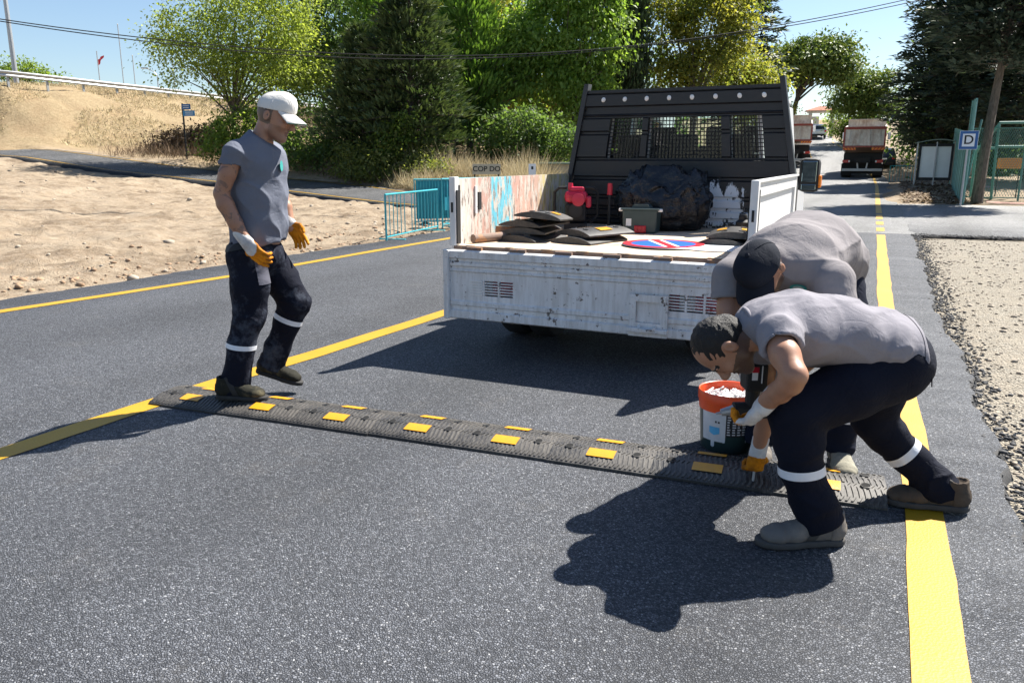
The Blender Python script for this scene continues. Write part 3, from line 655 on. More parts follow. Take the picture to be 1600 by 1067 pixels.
def bump_plate(parent, ml, ribs=True, end=None, L=BL):
    mb = MB(); n = 16; vs = []; fs = []
    for i in range(n + 1):
        y = -BW / 2 + BW * i / n
        for x in (-L / 2, L / 2): vs.append((x, y, arc_z(y)))
        for x in (-L / 2, L / 2): vs.append((x, y, 0.001 + (0.0 if abs(y) > BW / 2 - 0.02 else 0.0)))
    for i in range(n):
        a, b = i * 4, (i + 1) * 4
        fs += [(a, a + 1, b + 1, b), (a + 2, b + 2, b + 3, a + 3), (a, b, b + 2, a + 2), (a + 1, a + 3, b + 3, b + 1)]
    fs += [(0, 2, 3, 1), (n * 4, n * 4 + 1, n * 4 + 3, n * 4 + 2)]
    mb.add(vs, fs)
    nbase = len(mb.f)
    if ribs:
        wr, hr = 0.0125, 0.0042; nr = 21; ny = 14
        for k in range(nr):
            x0 = -L / 2 + L * (k + 0.5) / nr; ya, yb = -BW / 2 + 0.008, BW / 2 - 0.008
            runs = [(ya, yb)] if abs(x0) > 0.078 else [(ya, -0.128), (-0.048, 0.048), (0.128, yb)]
            for y0, y1 in runs:
                m_ = max(2, int(ny * (y1 - y0) / (yb - ya))); vs = []; fs = []
                for q in range(m_ + 1):
                    y = y0 + (y1 - y0) * q / m_; ph = (y / 0.052) % 1.0; sx0 = x0 + 0.0075 * (abs(ph * 2 - 1) - 0.5) + 0.004 * (1 if int(math.floor(y / 0.052)) % 2 else -1); z = arc_z(y)
                    vs += [(sx0 - wr / 2, y, z - 0.003), (sx0 - wr / 2.6, y, z + hr), (sx0 + wr / 2.6, y, z + hr), (sx0 + wr / 2, y, z - 0.003)]
                for q in range(m_):
                    for e in range(3): fs.append((q * 4 + e, q * 4 + e + 1, (q + 1) * 4 + e + 1, (q + 1) * 4 + e))
                fs += [(0, 1, 2, 3), (m_ * 4, m_ * 4 + 3, m_ * 4 + 2, m_ * 4 + 1)]
                mb.add(vs, fs)
    mb.m = [1 if i >= nbase else 0 for i in range(len(mb.m))]; body = mb.build('rubber_body', [ml, m_rib], parent)
    for yc in (-0.088, 0.088):
        mb = MB(); vs = []
        for i in range(4):
            y = yc - 0.034 + 0.068 * i / 3
            for x in (-0.066, 0.066): vs.append((x, y, arc_z(y) + 0.0065))
        mb.add(vs, [(i * 2, i * 2 + 1, i * 2 + 3, i * 2 + 2) for i in range(3)]); mb.build('reflector', m_refl, parent)
    for x in (-0.165, 0.165):
        for yc in (-0.06, 0.06):
            z = arc_z(yc); tl = Matrix.Rotation(math.atan((arc_z(yc + 0.01) - arc_z(yc - 0.01)) / 0.02), 3, 'X')
            mb = MB(); mb.lathe([(0.0, 0.0068), (0.0185, 0.0068), (0.0192, 0.0074), (0.0215, 0.0068), (0.023, -0.002)], 16, (x, yc, z), tl, mi=0); mb.m = [0 if i < 16 else 1 for i in range(len(mb.m))]  # no recess here: a flat black disc paints the shade inside the hole
            mb.build('bolt_hole_disc', [m_hole, ml], parent)
    return body
m_hole = M_simple('hole_shade_paint', (0.004, 0.004, 0.004), 0.95, var=0.1)
BA = np.array([-3.805, 3.085]); BB = np.array([0.115, 3.355]); bd = (BB - BA) / np.linalg.norm(BB - BA); bn = np.array([-bd[1], bd[0]])
where = ['first rubber speed bump plate at the centre line end, yellow reflectors', 'rubber speed bump plate under the stepping shoe of the worker in the white cap', 'third rubber speed bump plate from the centre line', 'fourth rubber speed bump plate from the centre line', 'dusty rubber speed bump plate fifth from the centre line', 'dusty rubber speed bump plate just left of the one in the crouching shadow', 'shaded rubber speed bump plate under the orange palmed glove', 'pale dusty rubber speed bump plate at the right yellow line, end of the row']
for k in range(8):
    c_ = BA + bd * (0.49 * (k + 0.5)) + bn * (BW / 2 + random.uniform(-0.006, 0.006))
    e = empty('speed_bump_plate', (c_[0], c_[1], 0.001), math.atan2(bd[1], bd[0]) + R(random.uniform(-0.7, 0.7)), where[k], 'speed bump', 'speed bump plates laid across the lane')
    bump_plate(e, m_bump if k not in (4, 5, 7) else m_bump3)

def on_bed(x, y, z=0.0):     # truck-local spot on the bed to world
    a = R(0.0); return (-1.79 + x * math.cos(a) - y * math.sin(a), 5.0 + x * math.sin(a) + y * math.cos(a), ZB + z)
stack = [(-0.70, 0.62, 0.001, 82, 0, 0), (-0.74, 0.70, 0.052, 97, 0, 0), (-0.72, 0.72, 0.105, 84, 0, 0), (-0.64, 0.72, 0.158, 100, 5, 3), (-0.24, 0.66, 0.001, 75, 0, 0), (-0.22, 0.72, 0.052, 66, 0, 0)]
slab = ['lowest black rubber bump plate in the left stack on the truck bed', 'second black rubber bump plate up in the left stack on the truck bed', 'third black rubber bump plate up in the left stack on the truck bed', 'topmost tilted rubber bump plate of the left stack on the truck bed', 'lower rubber bump plate of the small right pile on the truck bed', 'upper dusty rubber bump plate of the small right pile on the truck bed']
for (x, y, z, a, rx, ry), lb in zip(stack, slab):
    e = empty('speed_bump_plate', on_bed(x, y, z), R(a), lb, 'speed bump', 'spare bump plates on the truck bed'); e.rotation_euler = (R(rx), R(ry), R(a)); bump_plate(e, m_bump2, False)
for (x, y, z, a), lb in zip(((0.72, 0.98, 0.001, 88), (0.76, 1.02, 0.052, 97)), ('lower black bump plate on the bed behind the black cap', 'upper black bump plate on the bed behind the black cap')):
    e = empty('speed_bump_plate', on_bed(x, y, z), R(a), lb, 'speed bump', 'spare bump plates on the truck bed'); bump_plate(e, m_bump2, False)

# ------------------------------------------------------------------ things lying on the bed
m_blue = M_simple('sign_blue', (0.02, 0.13, 0.50), 0.35, var=0.12); m_sred = M_simple('sign_red', (0.55, 0.02, 0.035), 0.35, var=0.12); m_swhite = M_simple('sign_white', (0.8, 0.8, 0.8), 0.4, var=0.06)
sg = empty('no_parking_sign', on_bed(0.34, 0.60, 0.012), R(20), 'round blue no parking sign with red rim lying on the truck bed', 'sign')
mb = MB(); mb.lathe([(0, -0.004), (0.29, -0.004), (0.295, 0.0), (0.29, 0.003), (0, 0.003)], 48); mb.build('plate', m_steel, sg, auto=30)
mb = MB(); mb.lathe([(0.228, 0.0055), (0.29, 0.0055)], 48); mb.build('red_rim', m_sred, sg)
mb = MB(); mb.lathe([(0.0, 0.0048), (0.23, 0.0048)], 48); mb.build('blue_disc', m_blue, sg)
mb = MB()
for s_ in (-1, 1): mb.box((0, s_ * 0.044, 0.0062), (0.45, 0.026, 0.0008))
mb.build('white_stripe', m_swhite, sg)
mb = MB(); mb.box((0, 0, 0.0067), (0.456, 0.058, 0.0008)); mb.build('red_stripe', m_sred, sg)
sg.rotation_euler = (0, 0, R(-60))
mb = MB(); mb.lathe([(0, 0), (0.27, 0), (0.274, 0.003), (0.27, 0.006), (0, 0.006)], 40); o = mb.build('sign_blank', m_swhite, auto=30); o.location = on_bed(0.72, 0.62, 0.003); tag(o, 'blank white round sign plate half under the no parking sign', 'sign')
pi = empty('steel_pipe', on_bed(-0.94, 0.28, 0.0), 0, 'short rusty steel pipe and angle bracket in the bed corner', 'pipe')
mb = MB(); mb.tube([(-0.03, -0.12, 0.035), (0.10, 0.22, 0.035)], 0.032, 16); mb.build('tube', m_rust, pi)
mb = MB(); mb.box((0.10, 0.26, 0.05), (0.26, 0.012, 0.10)); mb.box((0.10, 0.30, 0.006), (0.26, 0.08, 0.01)); mb.build('bracket', m_rust, pi)
# tool box
m_green = M_simple('toolbox_green', (0.035, 0.058, 0.058), 0.45, var=0.25, vscale=15)
tb = empty('tool_box', on_bed(-0.10, 1.55), R(3), 'dark green plastic tool box with red latch in front of the black bag', 'tool box')
mb = MB(); mb.box((0, 0, 0.10), (0.30, 0.17, 0.20), bev=0.015, taper=1.0); mb.v = [(x * (0.93 + 0.35 * z), y, z) for x, y, z in mb.v]; mb.build('case', m_green, tb)
mb = MB(); mb.prism([(-0.09, 0.198), (-0.06, 0.235), (0.06, 0.235), (0.09, 0.198)], 0.10, 'y'); mb.box((0, 0, 0.197), (0.325, 0.185, 0.014), bev=0.005); mb.build('lid', m_green, tb)
mb = MB(); mb.box((0.01, -0.092, 0.035), (0.10, 0.02, 0.06), bev=0.006)
for k in range(3): mb.box((-0.02 + k * 0.03, -0.104, 0.035), (0.018, 0.006, 0.045))
mb.build('red_latch', m_red, tb)
mb = MB(); mb.box((-0.09, -0.0865, 0.09), (0.045, 0.003, 0.06)); mb.build('paper_label', m_swhite, tb)
for s_ in (-1, 1):
    mb = MB(); mb.box((s_ * 0.165, -0.05, 0.19), (0.04, 0.03, 0.025), bev=0.006); mb.build('corner_clip', m_swhite, tb)
# black bin bag
t = NT('bag_plastic'); t.base((0.008, 0.009, 0.012)); t.setp(Roughness=0.16); t.bump(t.math('ADD', t.noise(7, 6, 0.6, None, 1.4), t.math('MULTIPLY', t.noise(26, 4, 0.6, None, 0.8), 0.3)), 0.9, 0.03); m_bag = t.m
bm = bmesh.new(); bmesh.ops.create_icosphere(bm, subdivisions=5, radius=1.0)
B = np.array([v.co[:] for v in bm.verts])
rr = 1 + 0.12 * fbm(B * 1.6, 3, 4)
def ridge(P, s, sd): return 1 - np.abs(vnoise(P * s, sd)) * 2
rr += 0.07 * ridge(B * np.array([1, 1, 0.6]), 3.2, 11) + 0.065 * ridge(B * np.array([1.3, 1, 0.8]), 6.5, 12) + 0.032 * ridge(B, 13, 13)
P = B * rr[:, None] * np.array([0.38, 0.24, 0.32]); P[:, 2] = np.maximum(P[:, 2], -0.22); top = sm(0.05, 0.3, P[:, 2]); P[:, 0] += 0.08 * top * np.sign(P[:, 0]); P[:, 2] -= 0.10 * top * np.abs(vnoise(P * 9, 5)) * 2
for v, p in zip(bm.verts, P): v.co = Vector(p)
me = bpy.data.meshes.new('bin_bag'); bm.to_mesh(me); bm.free()
o = link('bin_bag', me, m_bag, None, True); o.location = on_bed(-0.03, 1.93, 0.23); tag(o, 'bulging black plastic bin bag leaning on the black headboard', 'bag')
# engine tool
en = empty('petrol_breaker', on_bed(-0.72, 1.62), R(20), 'red petrol engine tool with black tube frame behind the plate stack', 'tool')
m_fred = M_simple('engine_red', (0.48, 0.015, 0.05), 0.35, var=0.2)
mb = MB(); mb.box((0, 0, 0.285), (0.20, 0.15, 0.11), bev=0.04); mb.box((0.01, 0, 0.345), (0.13, 0.11, 0.05), bev=0.02); mb.lathe([(0, 0.40), (0.02, 0.40), (0.024, 0.37), (0.024, 0.34)], 12, (-0.05, 0, 0)); mb.box((0.11, -0.02, 0.24), (0.05, 0.10, 0.10), bev=0.015)
mb.lathe([(0.055, 0), (0.055, 0.03), (0.02, 0.035), (0, 0.035)], 18, (0.02, -0.08, 0.26), Matrix.Rotation(R(90), 3, 'X')); mb.build('engine_cover', m_fred, en)
mb = MB(); mb.box((0, 0.01, 0.15), (0.18, 0.15, 0.16), bev=0.02); mb.lathe([(0.06, 0), (0.06, 0.05), (0, 0.05)], 18, (0.0, -0.06, 0.17), Matrix.Rotation(R(90), 3, 'X')); mb.box((0, 0, 0.03), (0.2, 0.2, 0.05)); mb.build('engine_block', m_dark, en)
for s_ in (-1, 1):
    mb = MB(); mb.tube([(s_ * 0.13, 0.05, 0.05), (s_ * 0.19, 0.05, 0.12), (s_ * 0.19, 0.03, 0.32), (s_ * 0.15, 0.0, 0.36), (s_ * 0.08, 0.0, 0.36)], 0.013, 8); mb.build('handle_bar', m_dark, en)
po = empty('red_grip_bar', on_bed(-0.44, 1.70), 0, 'slim black bar with red grip standing beside the red engine', 'tool')
mb = MB(); mb.tube([(0, 0, 0.0), (0, 0.01, 0.36)], 0.014, 8); mb.build('shaft', m_dark, po)
mb = MB(); mb.tube([(0, 0.008, 0.30), (0, 0.01, 0.40)], [0.024, 0.02], 10); mb.build('grip', m_red, po)
# small things near the right board
o = MB(); o.lathe([(0, 0), (0.045, 0), (0.06, 0.10), (0.035, 0.12), (0.035, 0.15), (0.03, 0.16), (0, 0.16)], 18, mi=0); o = o.build('solvent_can', m_dark, auto=35); o.location = on_bed(0.70, 1.75); tag(o, 'small dark can standing by the right side board', 'can')

# ================================================================== people: smooth blended volumes meshed with surface nets
class SDF:
    def __init__(s, lo, hi, h):
        s.h = h; s.lo = np.array(lo, float); n = np.ceil((np.array(hi) - s.lo) / h).astype(int) + 1
        s.ax = [s.lo[i] + h * np.arange(n[i]) for i in range(3)]; s.F = np.full(n, 0.15, np.float32)
    def sub(s, lo, hi):
        sl = []
        for i in range(3):
            a = max(0, int(math.floor((lo[i] - s.lo[i]) / s.h))); b = min(len(s.ax[i]), int(math.ceil((hi[i] - s.lo[i]) / s.h)) + 1)
            if b <= a: return None, None
            sl.append(slice(a, b))
        P = np.stack(np.meshgrid(*[s.ax[i][sl[i]] for i in range(3)], indexing='ij'), -1)
        return tuple(sl), P
    def put(s, sl, D, k, op):
        A = s.F[sl]
        if op == 'add':
            hh = np.clip(0.5 + 0.5 * (A - D) / k, 0, 1); s.F[sl] = A + (D - A) * hh - k * hh * (1 - hh)
        elif op == 'sub':
            D = -D; hh = np.clip(0.5 - 0.5 * (A - D) / k, 0, 1); s.F[sl] = A + (D - A) * hh + k * hh * (1 - hh)
    def tube(s, st, side=(0, 1, 0), k=0.02, op='add'):
        side = np.array(side, float)
        for A, B in zip(st[:-1], st[1:]):
            a = np.array(A[:3], float); b = np.array(B[:3], float); ra = (A[3], A[4] if len(A) > 4 else A[3]); rb = (B[3], B[4] if len(B) > 4 else B[3])
            mr = max(*ra, *rb) + k + 0.02
            sl, P = s.sub(np.minimum(a, b) - mr, np.maximum(a, b) + mr)
            if sl is None: continue
            ab = b - a; L = np.linalg.norm(ab); w_ = ab / L; u = side - w_ * (side @ w_)
            if np.linalg.norm(u) < 1e-3: u = np.cross(w_, [1, 0, 0])
            u /= np.linalg.norm(u); v = np.cross(w_, u)
            q = P - a; tt = np.clip(q @ w_ / L, 0, 1); q = q - tt[..., None] * ab
            rw = ra[0] + (rb[0] - ra[0]) * tt; rd = ra[1] + (rb[1] - ra[1]) * tt; ra_ = np.minimum(rw, rd)
            kk = np.sqrt((q @ u / rw) ** 2 + (q @ v / rd) ** 2 + (q @ w_ / ra_) ** 2) + 1e-6
            D = (kk - 1) * np.linalg.norm(q, axis=-1) / kk
            D = np.where(kk < 0.25, -ra_ * 0.8, D)
            s.put(sl, D.astype(np.float32), k, op)
        return s
    def ell(s, c, r, M=None, k=0.02, op='add'):
        c = np.array(c, float); r = np.array(r, float); mr = r.max() + k + 0.02
        sl, P = s.sub(c - mr, c + mr)
        if sl is None: return s
        q = (P - c) @ (np.array(M).T if M is not None else np.eye(3))     # M rows are the axes
        kk = np.sqrt(((q / r) ** 2).sum(-1)) + 1e-6; D = (kk - 1) * np.linalg.norm(q, axis=-1) / kk
        D = np.where(kk < 0.25, -r.min() * 0.8, D); s.put(sl, D.astype(np.float32), k, op); return s
    def plane(s, p, n, k=0.004, lo=None, hi=None):
        """cut away everything on the +n side (inside an optional box)"""
        n = np.array(n, float); n /= np.linalg.norm(n)
        sl, P = s.sub(s.lo if lo is None else lo, [a[-1] for a in s.ax] if hi is None else hi)
        if sl is None: return s
        s.put(sl, (-((P - np.array(p)) @ n)).astype(np.float32), k, 'sub'); return s
    def displace(s, fn, band=0.03):
        I = np.nonzero(np.abs(s.F) < band); P = np.stack([s.ax[i][I[i]] for i in range(3)], -1); s.F[I] += fn(P).astype(np.float32); return s
    def mesh(s):
        F = s.F; S = F < 0; n = F.shape
        c = [S[i:n[0] - 1 + i, j:n[1] - 1 + j, k:n[2] - 1 + k] for i in (0, 1) for j in (0, 1) for k in (0, 1)]
        tot = sum(x.astype(np.int8) for x in c); act = (tot > 0) & (tot < 8); I = np.stack(np.nonzero(act), 1); N = len(I)
        vid = np.full(act.shape, -1, np.int32); vid[act] = np.arange(N)
        val = {}
        for i in (0, 1):
            for j in (0, 1):
                for k in (0, 1): val[i, j, k] = F[I[:, 0] + i, I[:, 1] + j, I[:, 2] + k].astype(float)
        acc = np.zeros((N, 3)); cnt = np.zeros(N); cor = list(val)
        for a in cor:
            for b in cor:
                if a < b and sum(abs(np.subtract(a, b))) == 1:
                    va, vb = val[a], val[b]; m = (va < 0) != (vb < 0); tt = np.where(m, va / np.where(m, va - vb, 1), 0)
                    acc += m[:, None] * (np.array(a) + tt[:, None] * (np.array(b) - np.array(a))); cnt += m
        V = s.lo + s.h * (I + acc / cnt[:, None]); Q = []
        for ax in range(3):
            o1, o2 = (ax + 1) % 3, (ax + 2) % 3
            d = [0, 0, 0]; d[ax] = 1
            A = S[:-1, :, :] if ax == 0 else (S[:, :-1, :] if ax == 1 else S[:, :, :-1]); B = S[1:, :, :] if ax == 0 else (S[:, 1:, :] if ax == 1 else S[:, :, 1:])
            E = np.stack(np.nonzero(A != B), 1); ok = (E[:, o1] > 0) & (E[:, o2] > 0) & (E[:, o1] < n[o1] - 1) & (E[:, o2] < n[o2] - 1); E = E[ok]
            ins = A[E[:, 0], E[:, 1], E[:, 2]]
            def g(p, q):
                e = E.copy(); e[:, o1] -= p; e[:, o2] -= q; return vid[e[:, 0], e[:, 1], e[:, 2]]
            q4 = np.stack([g(1, 1), g(0, 1), g(0, 0), g(1, 0)], 1); q4[~ins] = q4[~ins][:, ::-1]; Q.append(q4)
        return V, np.concatenate(Q)

def sleeve(S, st, cp, cn, arm, side=(0, 1, 0), k=0.035):
    """short sleeve with an open hem, blended on to the torso volume S"""
    T = SDF(S.lo, [a[-1] for a in S.ax], S.h); T.ax = S.ax; T.F = np.full(S.F.shape, 0.15, np.float32)
    T.tube(st, side, 0.02); T.plane(cp[:3], cn, 0.003); n_ = unit(cn); c0 = np.array(cp[:3]); T.tube([(*(c0 - n_ * -0.005), arm[0][3]), (*(c0 + n_ * 0.06), arm[0][3])], side, 0.003, 'sub')
    A, D = S.F, T.F; hh = np.clip(0.5 + 0.5 * (A - D) / k, 0, 1); S.F = A + (D - A) * hh - k * hh * (1 - hh)

def relax(V, Q, it=2, lam=0.5):
    E = np.concatenate([Q[:, [0, 1]], Q[:, [1, 2]], Q[:, [2, 3]], Q[:, [3, 0]]])
    for _ in range(it):
        A = np.zeros_like(V); n = np.zeros(len(V)); np.add.at(A, E[:, 0], V[E[:, 1]]); np.add.at(A, E[:, 1], V[E[:, 0]]); np.add.at(n, E[:, 0], 1); np.add.at(n, E[:, 1], 1)
        V = V + lam * (A / np.maximum(n, 1)[:, None] - V)
    return V

def skin_mesh(name, S, mats, parent, pick=None, it=2):
    V, Q = S.mesh(); V = relax(V, Q, it)
    mi = None
    if pick is not None: mi = pick(V[Q].mean(1))
    return link(name, np_mesh(name, V, Q, mi), mats, parent, True)

def band_from(src, name, planes, mat, parent, off=0.003):
    """strip of the surface of src between planes [(point, normal_out)], lifted off by a hair"""
    bm = bmesh.new(); bm.from_mesh(src.data)
    for p, n in planes:
        bmesh.ops.bisect_plane(bm, geom=bm.verts[:] + bm.edges[:] + bm.faces[:], dist=1e-5, plane_co=Vector(p), plane_no=Vector(n), clear_outer=True)
    bm.normal_update()
    for v in bm.verts: v.co = v.co + v.normal * off
    me = bpy.data.meshes.new(name); bm.to_mesh(me); bm.free(); me.materials.clear()
    for p in me.polygons: p.material_index = 0
    return link(name, me, mat, parent, True)

def unit(v): v = np.array(v, float); return v / np.linalg.norm(v)
def frame(fwd, up):
    f = unit(fwd); u = np.array(up, float); u = unit(u - f * (u @ f)); return f, u, np.cross(u, f)     # fwd, up, left

def head(S, C, fr, jaw=1.0):
    f, u, s_ = fr; C = np.array(C, float); at = lambda a, b, c: C + f * a + u * b + s_ * c; Mx = np.stack([f, s_, u])
    S.ell(at(-0.005, 0.025, 0), (0.096, 0.077, 0.098), Mx, 0.02)
    S.ell(at(0.03, -0.028, 0), (0.064, 0.060, 0.078), Mx, 0.03)
    S.tube([(*at(0.015, -0.066, 0.046), 0.019), (*at(0.068, -0.097, 0.013), 0.017), (*at(0.068, -0.097, -0.013), 0.017), (*at(0.015, -0.066, -0.046), 0.019)], u, 0.03)
    for q in (-1, 1):
        S.ell(at(0.065, -0.022, q * 0.042), (0.026, 0.024, 0.024), Mx, 0.02)              # cheek
        S.ell(at(0.098, 0.004, q * 0.033), (0.018, 0.021, 0.012), Mx, 0.010, 'sub')      # eye socket
        S.ell(at(0.080, 0.003, q * 0.033), (0.014, 0.015, 0.012), Mx, 0.004)             # eye ball and lid
        S.tube([(*at(0.090, 0.024, q * 0.014), 0.009), (*at(0.082, 0.027, q * 0.052), 0.007)], u, 0.012)   # brow
        S.ell(at(-0.012, 0.0, q * 0.079), (0.020, 0.010, 0.032), Mx, 0.006); S.ell(at(-0.008, 0.004, q * 0.090), (0.010, 0.007, 0.018), Mx, 0.005, 'sub')
    S.tube([(*at(0.090, 0.012, 0), 0.009, 0.009), (*at(0.116, -0.024, 0), 0.013, 0.012), (*at(0.106, -0.035, 0), 0.017, 0.009)], s_, 0.012)
    S.tube([(*at(0.083, -0.058, 0.020), 0.006), (*at(0.092, -0.057, 0), 0.0075), (*at(0.083, -0.058, -0.020), 0.006)], u, 0.006)
    S.tube([(*at(0.082, -0.070, 0.018), 0.006), (*at(0.090, -0.070, 0), 0.008), (*at(0.082, -0.070, -0.018), 0.006)], u, 0.006)
    S.tube([(*at(0.088, -0.064, 0.022), 0.0035), (*at(0.102, -0.064, 0), 0.004), (*at(0.088, -0.064, -0.022), 0.0035)], u, 0.003, 'sub')

def hand(S, W, d, palm, curl, thumb=1, sc=1.0, r=0.0108, spread=0.0, tcurl=0.4):
    """W wrist, d along the hand, palm normal (towards the palm), thumb = +1 / -1 picks the side"""
    W = np.array(W, float); d = unit(d); p = np.array(palm, float); p = unit(p - d * (p @ d)); lat = np.cross(d, p) * thumb
    S.tube([(*(W - d * 0.02), 0.032 * sc, 0.025 * sc), (*(W + d * 0.02 * sc), 0.036 * sc, 0.024 * sc), (*(W + d * 0.055 * sc), 0.042 * sc, 0.021 * sc), (*(W + d * 0.085 * sc), 0.041 * sc, 0.018 * sc)], lat, 0.012)
    for i, ln in enumerate((1.0, 1.1, 1.03, 0.82)):
        P = W + d * 0.088 * sc + lat * (0.0315 - 0.021 * i) * sc; a = 0.0; pts = [(*(P - d * 0.02), r)]
        dirv = unit(d + lat * spread * (1.5 - i))
        for j, (seg, fac) in enumerate(((0.042, 0.9), (0.027, 1.15), (0.022, 0.7))):
            pts.append((*P, r * (1 - 0.07 * j))); a += curl[i] * fac
            P = P + (dirv * math.cos(a) + p * math.sin(a)) * seg * ln * sc
        pts.append((*P, r * 0.78)); S.tube(pts, lat, 0.004)
    B = W + d * 0.028 * sc + lat * 0.026 * sc + p * 0.008
    t1 = unit(d * 0.62 + lat * 0.72 + p * 0.28); t2 = unit(d * 0.85 + lat * (0.35 - tcurl) + p * 0.45)
    C1 = B + t1 * 0.042 * sc; C2 = C1 + t2 * 0.032 * sc; C3 = C2 + unit(d * 0.8 - lat * tcurl + p * 0.5) * 0.026 * sc
    S.tube([(*B, 0.0155 * sc), (*C1, 0.0135 * sc), (*C2, 0.0115 * sc), (*C3, 0.0095 * sc)], lat, 0.008)

def foot(parent, heel, toe, up=(0, 0, 1), mat=None, smat=None, lmat=None, wid=0.046, lift=0.0):
    """shoe from heel to toe points on the sole's underside"""
    heel = np.array(heel, float); toe = np.array(toe, float); f, u, s_ = frame(toe - heel, up); L = np.linalg.norm(toe - heel)
    at = lambda a, b, c=0: heel + f * a * L + u * b + s_ * c
    lo = np.minimum(heel, toe) - 0.13; hi = np.maximum(heel, toe) + 0.16
    S = SDF(lo, hi, 0.004)
    S.tube([(*at(0.13, 0.055), wid * 0.78, 0.045), (*at(0.35, 0.055), wid * 0.80, 0.045), (*at(0.62, 0.045), wid, 0.036), (*at(0.80, 0.040), wid * 1.02, 0.030), (*at(0.90, 0.037), wid * 0.9, 0.025)], s_, 0.02)
    S.tube([(*at(0.14, 0.06), 0.040, 0.040), (*at(0.17, 0.115), 0.040, 0.047)], s_, 0.03); S.tube([(*at(0.30, 0.085), 0.034, 0.026), (*at(0.50, 0.068), 0.036, 0.022)], s_, 0.02)
    S.ell(at(0.16, 0.14), (0.036, 0.036, 0.03), None, 0.01, 'sub')
    S.plane(at(0.5, 0.020), -u, 0.004); S.displace(lambda P: 0.0022 * fbm(P * 38, 3, 4))
    sh = skin_mesh('shoe', S, mat, parent, None, 1)
    S = SDF(lo, hi, 0.004)
    S.tube([(*at(0.13, 0.015), wid * 0.92, 0.05), (*at(0.38, 0.015), wid * 0.86, 0.05), (*at(0.66, 0.015), wid * 1.10, 0.05), (*at(0.84, 0.015), wid * 1.08, 0.05), (*at(0.93, 0.015), wid * 0.8, 0.05)], s_, 0.02)
    S.plane(at(0.5, 0.026), u, 0.004); S.plane(at(0.5, 0.001), -u, 0.003)
    skin_mesh('sole', S, smat, sh, None, 1)
    mb = MB()
    for k in range(4):
        a = 0.36 + 0.075 * k; h_ = 0.118 - 0.0125 * k - (0.002 if k else 0)
        mb.tube([at(a + 0.02, h_ - 0.022, 0.028), at(a, h_ - 0.004, 0.012), at(a, h_ - 0.004, -0.012), at(a + 0.02, h_ - 0.022, -0.028)], 0.0032, 6)
    mb.build('laces', lmat, sh)
    band_from(sh, 'toe_cap', [(at(0.76, 0.0), -f)], mat, sh, 0.0022); band_from(sh, 'heel_counter', [(at(0.20, 0.0), f), (at(0.2, 0.085), u)], mat, sh, 0.0022); band_from(sh, 'side_strap', [(at(0.56, 0.0), f + u * 0.5), (at(0.44, 0.0), -f - u * 0.5)], smat, sh, 0.002)
    return sh

def M_cloth(name, c, var=0.12, rough=0.9, dirt=None, damt=0.0, fine=0.35):
    t = NT(name); v = t.mapped()
    k = t.mix(t.noise(7, 4, 0.6, v), tuple(x * (1 - var) for x in c), tuple(x * (1 + var) for x in c))
    if dirt: k = t.mix(t.ramp(t.noise(6, 7, 0.7, v), [(0.50, 0.0), (0.68, damt)]), k, dirt)
    t.base(k); t.setp(Roughness=rough); t.b.inputs['Specular IOR Level'].default_value = 0.12
    try: t.b.inputs['Sheen Weight'].default_value = 0.0
    except Exception: pass
    cr = t.ramp(t.math('ABSOLUTE', t.math('SUBTRACT', t.noise(6.5, 3, 0.5, v, 1.6), 0.5)), [(0.0, 0.0), (0.05, 0.7), (0.2, 1.0)])
    t.bump(t.math('ADD', t.math('MULTIPLY', t.noise(420, 2, 0.6, v), 0.2), t.math('ADD', t.math('MULTIPLY', cr, 0.22), t.noise(14, 4, 0.55, v, 0.6))), fine, 0.013); return t.m
def M_skin(name, c, tattoo=False):
    t = NT(name); v = t.mapped()
    k = t.mix(t.noise(14, 5, 0.6, v), tuple(x * 0.84 for x in c), tuple(x * 1.14 for x in c)); k = t.mix(t.ramp(t.noise(160, 3), [(0.5, 0.0), (0.8, 0.3)]), k, tuple(x * 0.6 for x in c))
    if tattoo:
        m1 = t.ramp(t.noise(20, 4, 0.6, v, 1.0), [(0.53, 0.0), (0.60, 1.0)]); k = t.mix(t.math('MULTIPLY', m1, 0.55), k, (0.055, 0.05, 0.055))
    t.base(k); t.setp(Roughness=0.48); t.b.inputs['Subsurface Weight'].default_value = 0.08; t.b.inputs['Subsurface Radius'].default_value = (0.012, 0.005, 0.003); t.b.inputs['Subsurface Scale'].default_value = 0.4
    t.bump(t.noise(170, 3, 0.6, v), 0.15, 0.002); return t.m
m_shirtA = M_cloth('shirt_blue_grey', (0.142, 0.154, 0.192)); m_shirtB = M_cloth('shirt_grey', (0.235, 0.226, 0.25)); m_shirtC = M_cloth('shirt_warm_grey', (0.235, 0.218, 0.222))
m_trou = M_cloth('trousers_navy', (0.0075, 0.0095, 0.019), 0.3, 0.8, None, 0, 0.6); m_trouA = M_cloth('trousers_navy_stained', (0.008, 0.0095, 0.018), 0.3, 0.8, (0.12, 0.14, 0.18), 0.6, 0.6)
m_trou3 = M_cloth('jeans_navy', (0.010, 0.013, 0.026), 0.3, 0.8, None, 0, 0.6)
m_patch = M_cloth('patch_grey', (0.10, 0.10, 0.125), 0.2)
m_skin = M_skin('skin_tan', (0.36, 0.185, 0.115)); m_skint = M_skin('skin_tan_tattoo', (0.32, 0.162, 0.10), True); m_stub = M_skin('skin_stubble', (0.105, 0.060, 0.042)); m_crop = M_skin('skin_cropped_hair', (0.115, 0.075, 0.055))
m_hair = M_simple('hair_black', (0.0055, 0.0045, 0.004), 0.6, var=0.5, vscale=60, bump=1.0, bscale=260)
m_tape = M_simple('reflective_tape', (0.74, 0.76, 0.80), 0.35, var=0.12, vscale=30, bump=0.3, bscale=200)
